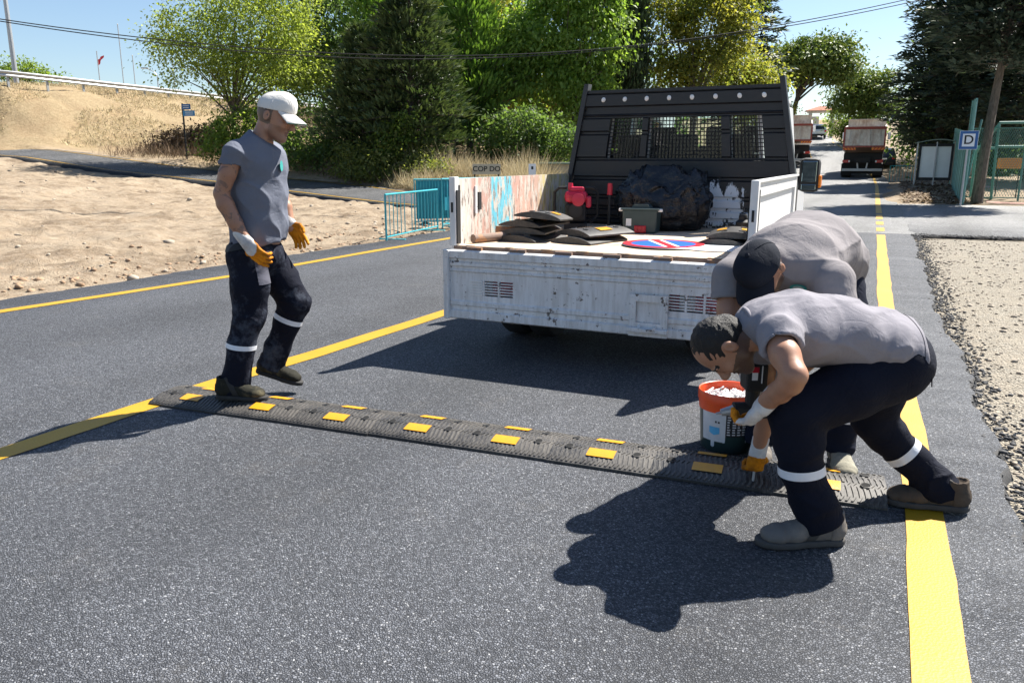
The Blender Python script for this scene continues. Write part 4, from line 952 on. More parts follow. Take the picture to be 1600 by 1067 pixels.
m_gwhite = M_cloth('glove_white', (0.62, 0.62, 0.61), 0.1, 0.9, (0.28, 0.22, 0.2), 0.5, 0.5); m_gorange = M_cloth('glove_orange_latex', (0.66, 0.235, 0.010), 0.2, 0.55, (0.16, 0.05, 0.01), 0.75, 0.5)
m_capw = M_cloth('cap_white', (0.66, 0.64, 0.60), 0.08, 0.9, (0.45, 0.40, 0.34), 0.4); m_capb = M_cloth('cap_black', (0.013, 0.016, 0.024), 0.3, 0.85)
m_capg = M_cloth('cap_green_trim', (0.06, 0.20, 0.12)); m_teal = M_cloth('emblem_teal', (0.05, 0.30, 0.28))
m_shoeA = M_cloth('shoe_olive', (0.026, 0.025, 0.019), 0.4, 0.8, (0.20, 0.17, 0.10), 0.7); m_shoeB = M_cloth('shoe_dusty_grey', (0.17, 0.155, 0.14), 0.25, 0.85, (0.30, 0.26, 0.21), 0.6); m_shoeC = M_cloth('shoe_pale_dusty', (0.30, 0.28, 0.22), 0.3, 0.85, (0.10, 0.11, 0.10), 0.7); m_shoeD = M_cloth('shoe_brown', (0.10, 0.078, 0.06), 0.3, 0.85, (0.20, 0.17, 0.13), 0.5)
m_soleb = M_simple('sole_dark', (0.022, 0.021, 0.020), 0.8, var=0.4, vscale=30, bump=0.4); m_soleg = M_simple('sole_grey', (0.065, 0.06, 0.055), 0.85, var=0.3, vscale=30, bump=0.4); m_lace = M_simple('lace_grey', (0.20, 0.19, 0.17), 0.9)
m_seam = M_simple('seam_dark', (0.006, 0.006, 0.008), 0.9)

YAW = R(25.33); cR, sR = math.cos(YAW), math.sin(YAW)
def person_root(r0, d0, label): return empty('person', (r0 * cR - d0 * sR, r0 * sR + d0 * cR, 0), YAW, label, 'person', None)
def folds(P, u, fu, fv, amp, seed, ridged=True):
    """long soft folds running along direction u"""
    u = unit(u); a = np.cross(u, [0.31, 0.52, 0.8]); a /= np.linalg.norm(a); b = np.cross(u, a)
    Q = np.stack([P @ u * fu, P @ a * fv, P @ b * fv], -1); Q = Q + 0.35 * vnoise(Q * 0.7, seed + 5)[..., None]
    n = vnoise(Q, seed)
    return amp * (0.45 - 1.15 * (1 - np.abs(n)) ** 3 if ridged else n)

def collar(parent, c, ax, r, mat, thick=0.008):
    ax = unit(ax); a = np.cross(ax, [0.3, 0.9, 0.2]); a /= np.linalg.norm(a); b = np.cross(ax, a)
    mb = MB(); mb.tube([np.array(c) + (a * math.cos(q) + b * math.sin(q)) * r for q in np.linspace(0, 2 * math.pi, 29)], thick, 8, cap=False); return mb.build('collar', mat, parent, True)

def make_cap(parent, C, fr, mat, mat2=None, brim_down=0.25, badge=None):
    f, u, s_ = fr; C = np.array(C, float); at = lambda a, b, c=0: C + f * a + u * b + s_ * c; Mx = np.stack([f, s_, u])
    S = SDF(C - 0.27, C + 0.27, 0.004)
    S.ell(at(-0.002, 0.040), (0.104, 0.088, 0.092), Mx, 0.02); S.ell(at(0.040, 0.088), (0.060, 0.062, 0.058), Mx, 0.04)
    S.plane(at(0, 0.034), -u + f * 0.16, 0.003)
    S.ell(at(-0.004, 0.030), (0.098, 0.081, 0.085), Mx, 0.003, 'sub')
    dome = skin_mesh('cap', S, mat, parent, None, 2)
    # curved brim
    nb = 14; vs = []; fs = []; nr = 6
    for i in range(nb + 1):
        q = -1.15 + 2.3 * i / nb
        for j in range(nr + 1):
            w_ = j / nr; r0 = np.array([0.100 * math.cos(q), 0.088 * math.sin(q)]); r1 = np.array([0.075 + 0.105 * math.cos(q * 1.05), 0.090 * math.sin(q * 1.05)])
            p = r0 + (r1 - r0) * w_; dz = 0.050 - brim_down * 0.075 * w_ - 0.028 * math.sin(q) ** 2 * (0.3 + 0.7 * w_)
            vs.append(at(p[0], dz, p[1]))
    for i in range(nb):
        for j in range(nr): a_ = i * (nr + 1) + j; fs.append((a_, a_ + 1, a_ + nr + 2, a_ + nr + 1))
    mb = MB(); mb.add(vs, fs); nv = len(vs); mb.add([v - u * 0.005 for v in vs], [q[::-1] for q in fs])
    rim = [i * (nr + 1) + nr for i in range(nb + 1)]
    mb.f += [[rim[i], rim[i + 1], nv + rim[i + 1], nv + rim[i]] for i in range(nb)]; mb.m += [1 if mat2 else 0] * nb
    mb.build('brim', [mat, mat2 or mat], dome, True)
    mb = MB(); mb.lathe([(0, 0.006), (0.008, 0.004), (0.010, -0.004)], 12, at(0.0, 0.146), Matrix([f, s_, u]).transposed()); mb.build('button', mat2 or mat, dome)
    for q in (0, 1, 2, 3, 4, 5):
        an = q * math.pi / 3 + math.pi / 6; mb = MB()
        pts = [at(-0.002 + 0.1045 * math.cos(an) * math.cos(b_), 0.040 + 0.0935 * math.sin(b_), 0.0885 * math.sin(an) * math.cos(b_)) for b_ in np.linspace(0.05, 1.5, 9)]
        mb.tube(pts, 0.0016, 5); mb.build('seam', mat, dome)
    if badge is not None:
        mb = MB(); c_, g = badge; n_ = unit(f * 0.72 + u * 0.55 + s_ * g)
        p0 = at(0.0, 0.05) + n_ * 0.108; t1 = unit(np.cross(n_, u)); t2 = np.cross(t1, n_)
        mb.add([p0 + t1 * 0.016 * math.cos(q) + t2 * 0.014 * math.sin(q) * (1 + 0.3 * math.sin(3 * q)) for q in np.linspace(0, 6.0, 14)], [tuple(range(14))]); mb.build('badge', c_, dome)
    return dome

# ------------------------------------------------------------------ man in the white cap, stepping over the bump
r0, d0 = -1.57, 4.38
man1 = person_root(r0, d0, 'person in white cap and blue grey T-shirt stepping onto the speed bump')
def L(r, d, z, *a): return (r - r0, d - d0, z, *a)
fr = frame((math.cos(R(20)), -0.10, -math.sin(R(20))), (0.3, 0, 1)); C = np.array(L(-1.305, 4.51, 1.622))
S = SDF((-0.28, -0.25, 0.85), (0.46, 0.58, 1.80), 0.004)
S.tube([L(-1.44, 4.53, 0.85, 0.13, 0.10), L(-1.43, 4.53, 1.2, 0.15, 0.11), L(-1.41, 4.53, 1.42, 0.15, 0.09)], (0.1, 1, 0))
S.tube([L(-1.412, 4.52, 1.45, 0.060, 0.062), L(-1.352, 4.52, 1.57, 0.053, 0.057)], (0, 1, 0), 0.03)
head(S, C, fr)
S.tube([L(-1.435, 4.40, 1.44, 0.045), L(-1.48, 4.345, 1.42, 0.048), L(-1.525, 4.33, 1.32, 0.046), L(-1.567, 4.33, 1.215, 0.040), L(-1.548, 4.325, 1.16, 0.045), L(-1.50, 4.32, 1.06, 0.035, 0.039), L(-1.462, 4.32, 0.985, 0.027, 0.031), L(-1.43, 4.315, 0.945, 0.026)], (0, 1, 0), 0.012)
S.tube([L(-1.40, 4.66, 1.44, 0.045), L(-1.395, 4.72, 1.41, 0.048), L(-1.385, 4.755, 1.30, 0.048), L(-1.372, 4.765, 1.19, 0.042), L(-1.345, 4.745, 1.12, 0.040), L(-1.318, 4.72, 1.035, 0.029), L(-1.305, 4.71, 1.0, 0.027)], (0, 1, 0), 0.012)
def pk(Cn, C=C, fr=fr, d0=d0):
    q = Cn - C; a, b, c_ = q @ fr[0], q @ fr[1], q @ fr[2]; mi = np.zeros(len(q), int)
    hd = (b > -0.13) & (np.abs(a) < 0.13) & (np.abs(c_) < 0.12)
    mi[hd & (b > -0.045 + 0.5 * np.maximum(0, a)) & (a < 0.012) & (np.abs(c_) < 0.084)] = 1
    mi[hd & (b < -0.035) & (a > 0.01) & (b > -0.16)] = 2
    ac = np.abs(c_); mi[hd & (a > 0.068) & (b > 0.018) & (b < 0.033) & (ac > 0.010) & (ac < 0.056)] = 4; mi[hd & (a > 0.068) & (np.abs(b - 0.002) < 0.0055) & (np.abs(ac - 0.033) < 0.014)] = 4; mi[hd & (a > 0.078) & (b < -0.053) & (b > -0.077) & (ac < 0.021)] = 5
    mi[(Cn[:, 2] < 1.36) & (Cn[:, 2] > 1.0) & (Cn[:, 1] < 0.05)] = 3
    return mi
m_stub1 = M_skin('skin_shaved', (0.27, 0.145, 0.095))
skin_mesh('body', S, [m_skin, m_crop, m_stub1, m_skint, m_hair, M_skin('lips', (0.20, 0.092, 0.07))], man1, pk)
S = SDF((-0.20, -0.25, 0.86), (0.42, 0.55, 1.58), 0.0055)
S.tube([L(-1.452, 4.53, 0.925, 0.175, 0.146), L(-1.440, 4.53, 1.05, 0.172, 0.150), L(-1.432, 4.53, 1.20, 0.18, 0.149), L(-1.412, 4.53, 1.36, 0.186, 0.137), L(-1.402, 4.53, 1.43, 0.168, 0.112), L(-1.395, 4.525, 1.492, 0.100, 0.080)], (0.10, 0.99, 0), 0.03)
sleeve(S, [L(-1.42, 4.45, 1.455, 0.062), L(-1.476, 4.350, 1.425, 0.066), L(-1.530, 4.330, 1.30, 0.064, 0.063)], L(-1.500, 4.335, 1.352), (-0.35, -0.1, -1), [L(-1.505, 4.338, 1.36, 0.051), L(-1.54, 4.33, 1.27, 0.054)])
sleeve(S, [L(-1.40, 4.63, 1.465, 0.065), L(-1.395, 4.715, 1.43, 0.068), L(-1.388, 4.75, 1.30, 0.060)], L(-1.388, 4.75, 1.325), (0.1, 0.1, -1), [L(-1.388, 4.752, 1.33, 0.052), L(-1.38, 4.76, 1.24, 0.056)])
S.plane(L(-1.45, 4.53, 0.918), (0.22, 0, -1), 0.004); S.plane(L(-1.388, 4.52, 1.512), (0.565, 0, 0.825), 0.006)
S.displace(lambda P: folds(P, (0.75, 0.25, -0.62), 3.2, 12, 0.0085, 3) + folds(P, (1, 0, 0.25), 3.0, 9, 0.004, 8) + folds(P, (0.2, 0, 1), 3, 16, 0.003, 18) * sm(1.05, 0.93, P[:, 2]))
shirt = skin_mesh('t_shirt', S, m_shirtA, man1, None, 1)
def hem(sh, p, n, w_, keep, mat):
    n = unit(n); p = np.array(p[:3]); band_from(sh, 'hem', [(p + n * 0.02, n), (p - n * w_, -n)] + keep, mat, sh, 0.0022)
hem(shirt, L(-1.500, 4.335, 1.352), (-0.35, -0.1, -1), 0.016, [(L(-1.45, 4.40, 1.35)[:3], (0.6, 1, 0))], m_shirtA); hem(shirt, L(-1.45, 4.53, 0.918), (0.22, 0, -1), 0.018, [], m_shirtA)
collar(man1, L(-1.390, 4.52, 1.506), (0.565, 0, 0.825), 0.071, m_shirtA, 0.010)
mb = MB(); _p = np.array(L(-1.276, 4.47, 1.36)); mb.add([_p + np.array((0.004 - 0.0 * q, 0.028 * math.cos(q), 0.030 * math.sin(q))) for q in np.linspace(0, 6.0, 12)], [tuple(range(12))]); mb.build('emblem', m_teal, shirt)
S = SDF((-0.22, -0.16, 0.02), (0.50, 0.46, 1.0), 0.0055)
S.ell(L(-1.472, 4.525, 0.875), (0.152, 0.178, 0.115), None, 0.03)
S.tube([L(-1.485, 4.445, 0.86, 0.112, 0.118), L(-1.482, 4.42, 0.70, 0.098, 0.104), L(-1.490, 4.405, 0.53, 0.080, 0.088), L(-1.548, 4.395, 0.36, 0.070, 0.074), L(-1.585, 4.385, 0.17, 0.070, 0.080), L(-1.592, 4.38, 0.09, 0.074, 0.086)], (0, 1, 0), 0.03)
S.tube([L(-1.452, 4.60, 0.86, 0.112, 0.116), L(-1.36, 4.625, 0.70, 0.098, 0.102), L(-1.290, 4.635, 0.565, 0.086, 0.090), L(-1.345, 4.645, 0.45, 0.072, 0.076), L(-1.42, 4.655, 0.29, 0.066, 0.072), L(-1.468, 4.665, 0.175, 0.068, 0.078)], (0, 1, 0), 0.025)
S.plane(L(-1.45, 4.53, 0.955), (0.2, 0, 1), 0.004)
S.plane(L(-1.59, 4.38, 0.082), (0.12, 0, -1), 0.004, L(-1.8, 4.2, 0.0), L(-1.4, 4.55, 0.16)); S.plane(L(-1.475, 4.665, 0.165), (-0.45, 0, -1), 0.004, L(-1.62, 4.52, 0.0), L(-1.25, 4.85, 0.27))
S.displace(lambda P: folds(P, (0.8, 0.2, 0.5), 3, 12, 0.006, 23) + folds(P, (1, 0.2, -0.25), 3.5, 17, 0.0085, 29) * (sm(0.30, 0.10, P[:, 2]) + 0.7 * np.exp(-((P[:, 2] - 0.52) / 0.09) ** 2)))
tr = skin_mesh('trousers', S, m_trouA, man1)
def slab(p, ax, h_): ax = unit(ax); p = np.array(p); return [(p + ax * h_ / 2, ax), (p - ax * h_ / 2, -ax)]
band_from(tr, 'reflective_band', slab(L(-1.545, 4.395, 0.362)[:3], (0.16, 0, 0.98), 0.027) + [(L(-1.545, 4.53, 0.36)[:3], (0.75, 1, 0))], m_tape, tr)
band_from(tr, 'reflective_band', slab(L(-1.335, 4.645, 0.465)[:3], (0.40, 0, 0.91), 0.030) + [(L(-1.42, 4.53, 0.46)[:3], (-0.75, -1, 0))], m_tape, tr)
band_from(tr, 'thigh_patch', slab(L(-1.40, 4.40, 0.80)[:3], (0.0, 0, 1), 0.17) + slab(L(-1.402, 4.40, 0.80)[:3], (1, 0.35, 0.12), 0.062) + [(L(-1.45, 4.47, 0.80)[:3], (0, 1, 0))], m_patch, tr, 0.006)
band_from(tr, 'belt', slab(L(-1.46, 4.53, 0.935)[:3], (-0.2, 0, 1), 0.034), m_dark, tr, 0.004)
for hl, to in ((L(-1.692, 4.352, 0.062), L(-1.418, 4.345, 0.052)), (L(-1.562, 4.672, 0.128), L(-1.300, 4.655, 0.052))): foot(man1, hl, to, (0, 0, 1), m_shoeA, m_soleb, m_lace)
make_cap(man1, C, fr, m_capw, m_capg, 0.35, (m_capg, 0.75))
S = SDF(np.array(L(-1.52, 4.20, 0.80)), np.array(L(-1.25, 4.42, 1.06)), 0.003)
W = np.array(L(-1.452, 4.318, 0.965)); dv = unit((0.62, -0.10, -0.76)); pl_ = unit((0.45, 0.80, -0.1))
hand(S, W, dv, pl_, (0.36, 0.46, 0.54, 0.6), -1, 1.06); S.tube([(*(W - dv * 0.05), 0.034), (*(W + dv * 0.01), 0.033)], (0, 1, 0), 0.008)
S.displace(lambda P: 0.0012 * fbm(P * 90, 2, 3), 0.012)
def pkg(Cn, W=W, dv=dv, pl_=pl_): q = Cn - W; a = q @ dv; return ((a > 0.104) | ((q @ pl_ > 0.010) & (a > 0.03))).astype(int)
skin_mesh('glove', S, [m_gwhite, m_gorange], man1, pkg, 1)
S = SDF(np.array(L(-1.42, 4.58, 0.78)), np.array(L(-1.12, 4.84, 1.10)), 0.003)
W = np.array(L(-1.318, 4.718, 1.03)); dv = unit((0.55, -0.10, -0.83)); pl_ = unit((-0.25, -0.95, 0.05))
hand(S, W, dv, pl_, (0.20, 0.26, 0.30, 0.34), -1, 0.98, spread=0.06, tcurl=0.0); S.tube([(*(W - dv * 0.045), 0.034), (*(W + dv * 0.01), 0.034)], (0, 1, 0), 0.008)
def pkg(Cn, W=W, dv=dv, pl_=pl_): q = Cn - W; a = q @ dv; return (a > 0.022 + 0.006 * np.sin(q[:, 0] * 90)).astype(int)
skin_mesh('glove', S, [m_gwhite, m_gorange], man1, pkg, 1)

# ------------------------------------------------------------------ bare-headed man bending low in front
r0, d0 = 1.2, 2.8
man2 = person_root(r0, d0, 'bare headed person in grey T-shirt bending low over the speed bump')
fr = frame((-0.12, -0.05, -0.99), (-1, 0, 0.1)); C = np.array(L(0.812, 2.86, 0.722))
S = SDF((-0.56, -0.42, 0.18), (0.34, 0.54, 0.92), 0.004)
S.tube([L(1.45, 2.88, 0.70, 0.12, 0.08), L(1.2, 2.88, 0.76, 0.13, 0.09), L(0.98, 2.87, 0.79, 0.14, 0.08)], (0, 1, 0))
S.tube([L(0.97, 2.87, 0.80, 0.064, 0.066), L(0.872, 2.86, 0.740, 0.058, 0.062)], (0, 1, 0), 0.03)
head(S, C, fr)
S.tube([L(0.97, 2.77, 0.80, 0.045), L(0.947, 2.70, 0.797, 0.05), L(0.950, 2.60, 0.750, 0.050), L(0.962, 2.53, 0.700, 0.041), L(0.958, 2.555, 0.668, 0.043), L(0.948, 2.62, 0.615, 0.038, 0.040), L(0.936, 2.685, 0.566, 0.031, 0.034), L(0.925, 2.70, 0.54, 0.028)], (0, 0.5, 1), 0.014)
S.tube([L(0.97, 2.97, 0.79, 0.06), L(0.985, 3.02, 0.72, 0.055), L(1.03, 3.07, 0.59, 0.049), L(1.088, 3.135, 0.45, 0.042), L(1.095, 3.16, 0.39, 0.043), L(1.095, 3.21, 0.26, 0.033), L(1.093, 3.235, 0.17, 0.028)], (0, 1, 0), 0.014)
def pk(Cn, C=C, fr=fr):
    q = Cn - C; a, b, c_ = q @ fr[0], q @ fr[1], q @ fr[2]; mi = np.zeros(len(q), int)
    hd = (b > -0.15) & (np.abs(a) < 0.13) & (np.abs(c_) < 0.12)
    mi[hd & (b < -0.030) & (a > 0.0) & (np.abs(c_) > 0.0) & ~((a > 0.086) & (b > -0.05))] = 1
    mi[hd & (a < 0.01) & (b > -0.075) & (b < 0.0) & (np.abs(c_) < 0.074)] = 2; ac = np.abs(c_); mi[hd & (a > 0.068) & (b > 0.018) & (b < 0.033) & (ac > 0.010) & (ac < 0.056)] = 3
    return mi
skin_mesh('body', S, [m_skin, m_stub, m_stub, m_hair], man2, pk)
f, u, s_ = fr; S = SDF(C - 0.2, C + 0.2, 0.0035)
S.ell(C - f * 0.012 + u * 0.027, (0.097, 0.080, 0.099), np.stack([f, s_, u]), 0.02); S.tube([(*(C - f * 0.085 - u * 0.0), 0.045, 0.03), (*(C - f * 0.075 - u * 0.06), 0.042, 0.02)], s_, 0.03)
S.ell(C + f * 0.085 - u * 0.004, (0.070, 0.10, 0.072), np.stack([f, s_, u]), 0.012, 'sub')
for q in (-1, 1): S.ell(C - f * 0.006 - u * 0.012 + s_ * q * 0.085, (0.028, 0.03, 0.040), np.stack([f, s_, u]), 0.008, 'sub')
S.plane(C - u * 0.07, -u, 0.01)
S.displace(lambda P: folds(P, u * 0.6 - f * 0.8, 12, 90, 0.0028, 5) + 0.002 * fbm(P * 60, 3, 6), 0.02)
skin_mesh('hair', S, m_hair, man2, None, 0)
S = SDF((-0.38, -0.42, 0.48), (0.36, 0.42, 1.0), 0.0055)
S.tube([L(0.925, 2.868, 0.800, 0.10, 0.068), L(0.985, 2.87, 0.795, 0.185, 0.100), L(1.08, 2.875, 0.785, 0.192, 0.132), L(1.25, 2.88, 0.765, 0.178, 0.130), L(1.40, 2.885, 0.722, 0.175, 0.128), L(1.478, 2.89, 0.695, 0.178, 0.126)], (0, 1, 0), 0.03)
sleeve(S, [L(0.985, 2.77, 0.805, 0.075), L(0.952, 2.70, 0.798, 0.070), L(0.950, 2.60, 0.752, 0.064)], L(0.950, 2.635, 0.768), (0.05, -0.85, -0.45), [L(0.950, 2.645, 0.772, 0.058), L(0.95, 2.56, 0.73, 0.062)], (0, 0.4, 1))
sleeve(S, [L(0.985, 2.97, 0.79, 0.075), L(0.985, 3.03, 0.72, 0.070), L(1.022, 3.07, 0.60, 0.064)], L(1.018, 3.06, 0.625), (0.3, 0.3, -1), [L(1.015, 3.05, 0.64, 0.054), L(1.03, 3.07, 0.55, 0.058)])
S.plane(L(1.497, 2.885, 0.70), (1, 0.05, -0.10), 0.004)
S.displace(lambda P: folds(P, (0.85, 0.1, 0.5), 3.0, 12, 0.0085, 13) + folds(P, (0.75, 0.4, -0.5), 3.2, 10, 0.006, 38) + folds(P, (0.3, 0.3, 0.9), 3, 16, 0.004, 48))
shirt = skin_mesh('t_shirt', S, m_shirtB, man2, None, 1)
hem(shirt, L(0.950, 2.635, 0.768), (0.05, -0.85, -0.45), 0.016, [(L(1.04, 2.66, 0.77)[:3], (1, 0, 0)), (L(0.95, 2.66, 0.62)[:3], (0, 0.3, -1))], m_shirtB); hem(shirt, L(1.497, 2.885, 0.70), (1, 0.05, -0.10), 0.018, [], m_shirtB)
collar(man2, L(0.906, 2.866, 0.792), (-0.88, 0, -0.28), 0.070, m_shirtB, 0.009)
S = SDF((-0.30, -0.24, 0.02), (0.70, 0.40, 0.88), 0.0055)
S.ell(L(1.452, 2.888, 0.668), (0.142, 0.182, 0.128), None, 0.03)
S.tube([L(1.43, 2.81, 0.645, 0.118, 0.122), L(1.26, 2.77, 0.585, 0.106, 0.114), L(1.055, 2.74, 0.50, 0.088, 0.092), L(1.070, 2.725, 0.40, 0.080, 0.084), L(1.085, 2.72, 0.29, 0.070, 0.075), L(1.135, 2.713, 0.17, 0.070, 0.078), L(1.172, 2.71, 0.095, 0.072, 0.084)], (0, 1, 0), 0.03)
S.tube([L(1.47, 2.97, 0.63, 0.116, 0.12), L(1.49, 3.03, 0.50, 0.098, 0.10), L(1.505, 3.075, 0.36, 0.080, 0.084), L(1.56, 3.07, 0.295, 0.074, 0.076), L(1.66, 3.05, 0.20, 0.066, 0.070), L(1.745, 3.025, 0.115, 0.066, 0.074), L(1.785, 3.01, 0.072, 0.068, 0.078)], (0, 1, 0), 0.03)
S.plane(L(1.17, 2.71, 0.072), (0.35, 0, -1), 0.004, L(1.0, 2.5, 0.0), L(1.36, 2.9, 0.16)); S.plane(L(1.79, 3.01, 0.062), (0.35, 0, -1), 0.004, L(1.62, 2.8, 0.0), L(2.0, 3.2, 0.12)); S.plane(L(1.31, 2.88, 0.78), (-0.8, 0, 0.6), 0.02, L(1.0, 2.6, 0.72), L(1.42, 3.2, 0.95))
S.displace(lambda P: folds(P, (0.9, 0.1, 0.4), 2.6, 11, 0.006, 53) + folds(P, (0.9, 0.3, 0.1), 3.5, 17, 0.009, 59) * sm(0.32, 0.12, P[:, 2]))
tr = skin_mesh('trousers', S, m_trou, man2)
band_from(tr, 'reflective_band', slab(L(1.085, 2.72, 0.292)[:3], (-0.12, 0, 0.99), 0.033) + [(L(1.28, 2.9, 0.3)[:3], (1, 0.3, 0))], m_tape, tr)
band_from(tr, 'reflective_band', slab(L(1.625, 3.06, 0.232)[:3], (-0.70, 0.1, 0.70), 0.033) + [(L(1.42, 2.9, 0.3)[:3], (-1, -0.3, 0))], m_tape, tr)
mb = MB(); mb.tube([L(1.44, 2.715, 0.70), L(1.53, 2.735, 0.655), L(1.535, 2.735, 0.60)], 0.0025, 5); mb.build('pocket_seam', m_seam, tr)
foot(man2, L(1.262, 2.715, 0.004), L(0.945, 2.695, 0.004), (0, 0, 1), m_shoeB, m_soleg, m_lace, 0.05)
foot(man2, L(1.872, 2.965, 0.012), L(1.588, 3.075, 0.004), (0, 0, 1), m_shoeD, m_soleg, m_lace, 0.05)
S = SDF(np.array(L(0.76, 2.6, 0.36)), np.array(L(1.04, 2.9, 0.64)), 0.003)
W = np.array(L(0.928, 2.70, 0.545)); dv = unit((-0.52, 0.22, -0.80)); pl_ = unit((-0.55, 0.75, 0.45))
hand(S, W, dv, pl_, (0.75, 0.8, 0.85, 0.9), 1, 0.98, 0.0112); S.tube([(*(W - dv * 0.055), 0.040, 0.036), (*(W + dv * 0.015), 0.037, 0.033)], (0, 1, 0), 0.008)
def pkg(Cn, W=W, dv=dv, pl_=pl_): q = Cn - W; a = q @ dv; return ((q @ pl_ > 0.03) & (a > 0.03)).astype(int)
skin_mesh('glove', S, [m_gwhite, m_gorange], man2, pkg, 1)
S = SDF(np.array(L(0.96, 3.10, 0.02)), np.array(L(1.22, 3.38, 0.27)), 0.003)
W = np.array(L(1.094, 3.235, 0.172)); dv = unit((-0.16, -0.05, -0.98)); pl_ = unit((-0.2, 0.97, 0.0))
hand(S, W, dv, pl_, (1.25, 1.3, 1.3, 1.35), 1, 0.98, 0.0115, tcurl=0.8); S.tube([(*(W - dv * 0.045), 0.036), (*(W + dv * 0.02), 0.035)], (0, 1, 0), 0.008)
def pkg(Cn, W=W, dv=dv): q = Cn - W; return (q @ dv > 0.030).astype(int)
skin_mesh('glove', S, [m_gwhite, m_gorange], man2, pkg, 1)

man2.location.x -= 0.022; man2.location.y -= 0.010
# ------------------------------------------------------------------ man in the black cap bending behind
r0, d0 = 1.36, 3.5
man3 = person_root(r0, d0, 'person in black cap and warm grey T-shirt bending forward beside the truck')
fr = frame((-0.32, -0.30, -0.90), (-0.60, -0.60, 0.50)); C = np.array(L(1.010, 3.175, 0.968))
S = SDF((-0.56, -0.58, 0.38), (0.36, 0.36, 1.25), 0.006)
S.tube([L(1.46, 3.70, 0.90, 0.13, 0.10), L(1.25, 3.42, 0.98, 0.15, 0.10), L(1.14, 3.31, 0.965, 0.13, 0.08)], (0.887, -0.462, 0))
S.tube([L(1.12, 3.30, 0.965, 0.066), L(1.035, 3.215, 0.962, 0.060)], (0.887, -0.462, 0), 0.03)
head(S, C, fr)
S.tube([L(1.25, 3.21, 0.94, 0.05), L(1.288, 3.13, 0.90, 0.055), L(1.285, 3.08, 0.78, 0.052), L(1.25, 3.06, 0.67, 0.045), L(1.16, 3.07, 0.60, 0.042), L(1.07, 3.09, 0.55, 0.032)], (1, 0, 0), 0.014)
S.tube([L(0.99, 3.35, 0.94, 0.05), L(0.925, 3.32, 0.90, 0.054), L(0.915, 3.27, 0.78, 0.052), L(0.918, 3.22, 0.67, 0.045), L(0.935, 3.17, 0.60, 0.042), L(0.965, 3.13, 0.54, 0.032)], (1, 0, 0), 0.014)
def pk(Cn, C=C, fr=fr):
    q = Cn - C; a, b, c_ = q @ fr[0], q @ fr[1], q @ fr[2]; mi = np.zeros(len(q), int); hd = (b > -0.14) & (np.abs(a) < 0.13) & (np.abs(c_) < 0.12)
    mi[hd & (a < 0.0) & (b > -0.06) & (np.abs(c_) < 0.084)] = 1; mi[hd & (b < -0.03) & (a > 0.005)] = 1
    return mi
skin_mesh('body', S, [m_skin, m_stub], man3, pk)
S = SDF((-0.56, -0.58, 0.62), (0.44, 0.46, 1.30), 0.0055); sd = (0.887, -0.462, 0)
S.tube([L(1.075, 3.262, 0.965, 0.10, 0.068), L(1.125, 3.30, 0.965, 0.19, 0.105), L(1.20, 3.37, 0.985, 0.212, 0.145), L(1.32, 3.51, 1.005, 0.205, 0.165), L(1.43, 3.65, 0.945, 0.195, 0.155), L(1.475, 3.71, 0.90, 0.19, 0.145)], sd, 0.03)
sleeve(S, [L(1.235, 3.25, 0.955, 0.085), L(1.285, 3.145, 0.915, 0.082), L(1.295, 3.08, 0.79, 0.075)], L(1.29, 3.10, 0.825), (0.05, -0.35, -1), [L(1.288, 3.10, 0.845, 0.062), L(1.285, 3.07, 0.76, 0.066)], (1, 0, 0))
sleeve(S, [L(1.0, 3.37, 0.945, 0.085), L(0.930, 3.32, 0.91, 0.080), L(0.915, 3.27, 0.79, 0.072)], L(0.917, 3.28, 0.828), (-0.05, -0.3, -1), [L(0.917, 3.28, 0.85, 0.058), L(0.915, 3.26, 0.76, 0.062)], (1, 0, 0))
S.displace(lambda P: folds(P, (0.6, 0.7, 0.1), 3.0, 11, 0.007, 63) + folds(P, (0.9, -0.4, 0.3), 3.2, 9, 0.005, 68) + folds(P, (0.25, 0.25, -0.9), 3, 15, 0.007, 78) * sm(0.05, 0.30, P[:, 0]))
shirt = skin_mesh('t_shirt', S, m_shirtC, man3, None, 1)
hem(shirt, L(1.29, 3.10, 0.825), (0.05, -0.35, -1), 0.016, [(L(1.2, 3.2, 0.83)[:3], (-1, 0.6, 0))], m_shirtC); hem(shirt, L(0.917, 3.28, 0.828), (-0.05, -0.3, -1), 0.016, [(L(0.99, 3.3, 0.83)[:3], (1, 0.6, 0))], m_shirtC)
collar(man3, L(1.062, 3.245, 0.965), (-0.75, -0.75, -0.05), 0.072, m_shirtC, 0.009)
S = SDF((-0.34, -0.3, 0.03), (0.34, 0.48, 1.06), 0.006)
S.ell(L(1.46, 3.715, 0.87), (0.18, 0.165, 0.14), None, 0.03)
S.tube([L(1.52, 3.65, 0.83, 0.115), L(1.548, 3.56, 0.62, 0.098), L(1.548, 3.50, 0.45, 0.082), L(1.53, 3.475, 0.28, 0.072), L(1.515, 3.465, 0.11, 0.076)], (1, 0, 0), 0.03)
S.tube([L(1.38, 3.76, 0.83, 0.115), L(1.32, 3.69, 0.62, 0.098), L(1.27, 3.63, 0.45, 0.082), L(1.23, 3.61, 0.28, 0.072), L(1.20, 3.60, 0.11, 0.076)], (1, 0, 0), 0.03)
S.plane(L(1.4, 3.5, 0.075), (0, 0, -1), 0.004)
S.displace(lambda P: folds(P, (0.9, 0.3, 0.3), 3, 12, 0.006, 83) + folds(P, (0.9, 0.3, 0.1), 3.5, 17, 0.009, 89) * sm(0.32, 0.12, P[:, 2]))
tr = skin_mesh('trousers', S, m_trou3, man3)
band_from(tr, 'reflective_band', slab(L(1.53, 3.475, 0.245)[:3], (0.05, 0, 1), 0.032) + [(L(1.39, 3.55, 0.24)[:3], (-1, 0.0, 0))], m_tape, tr)
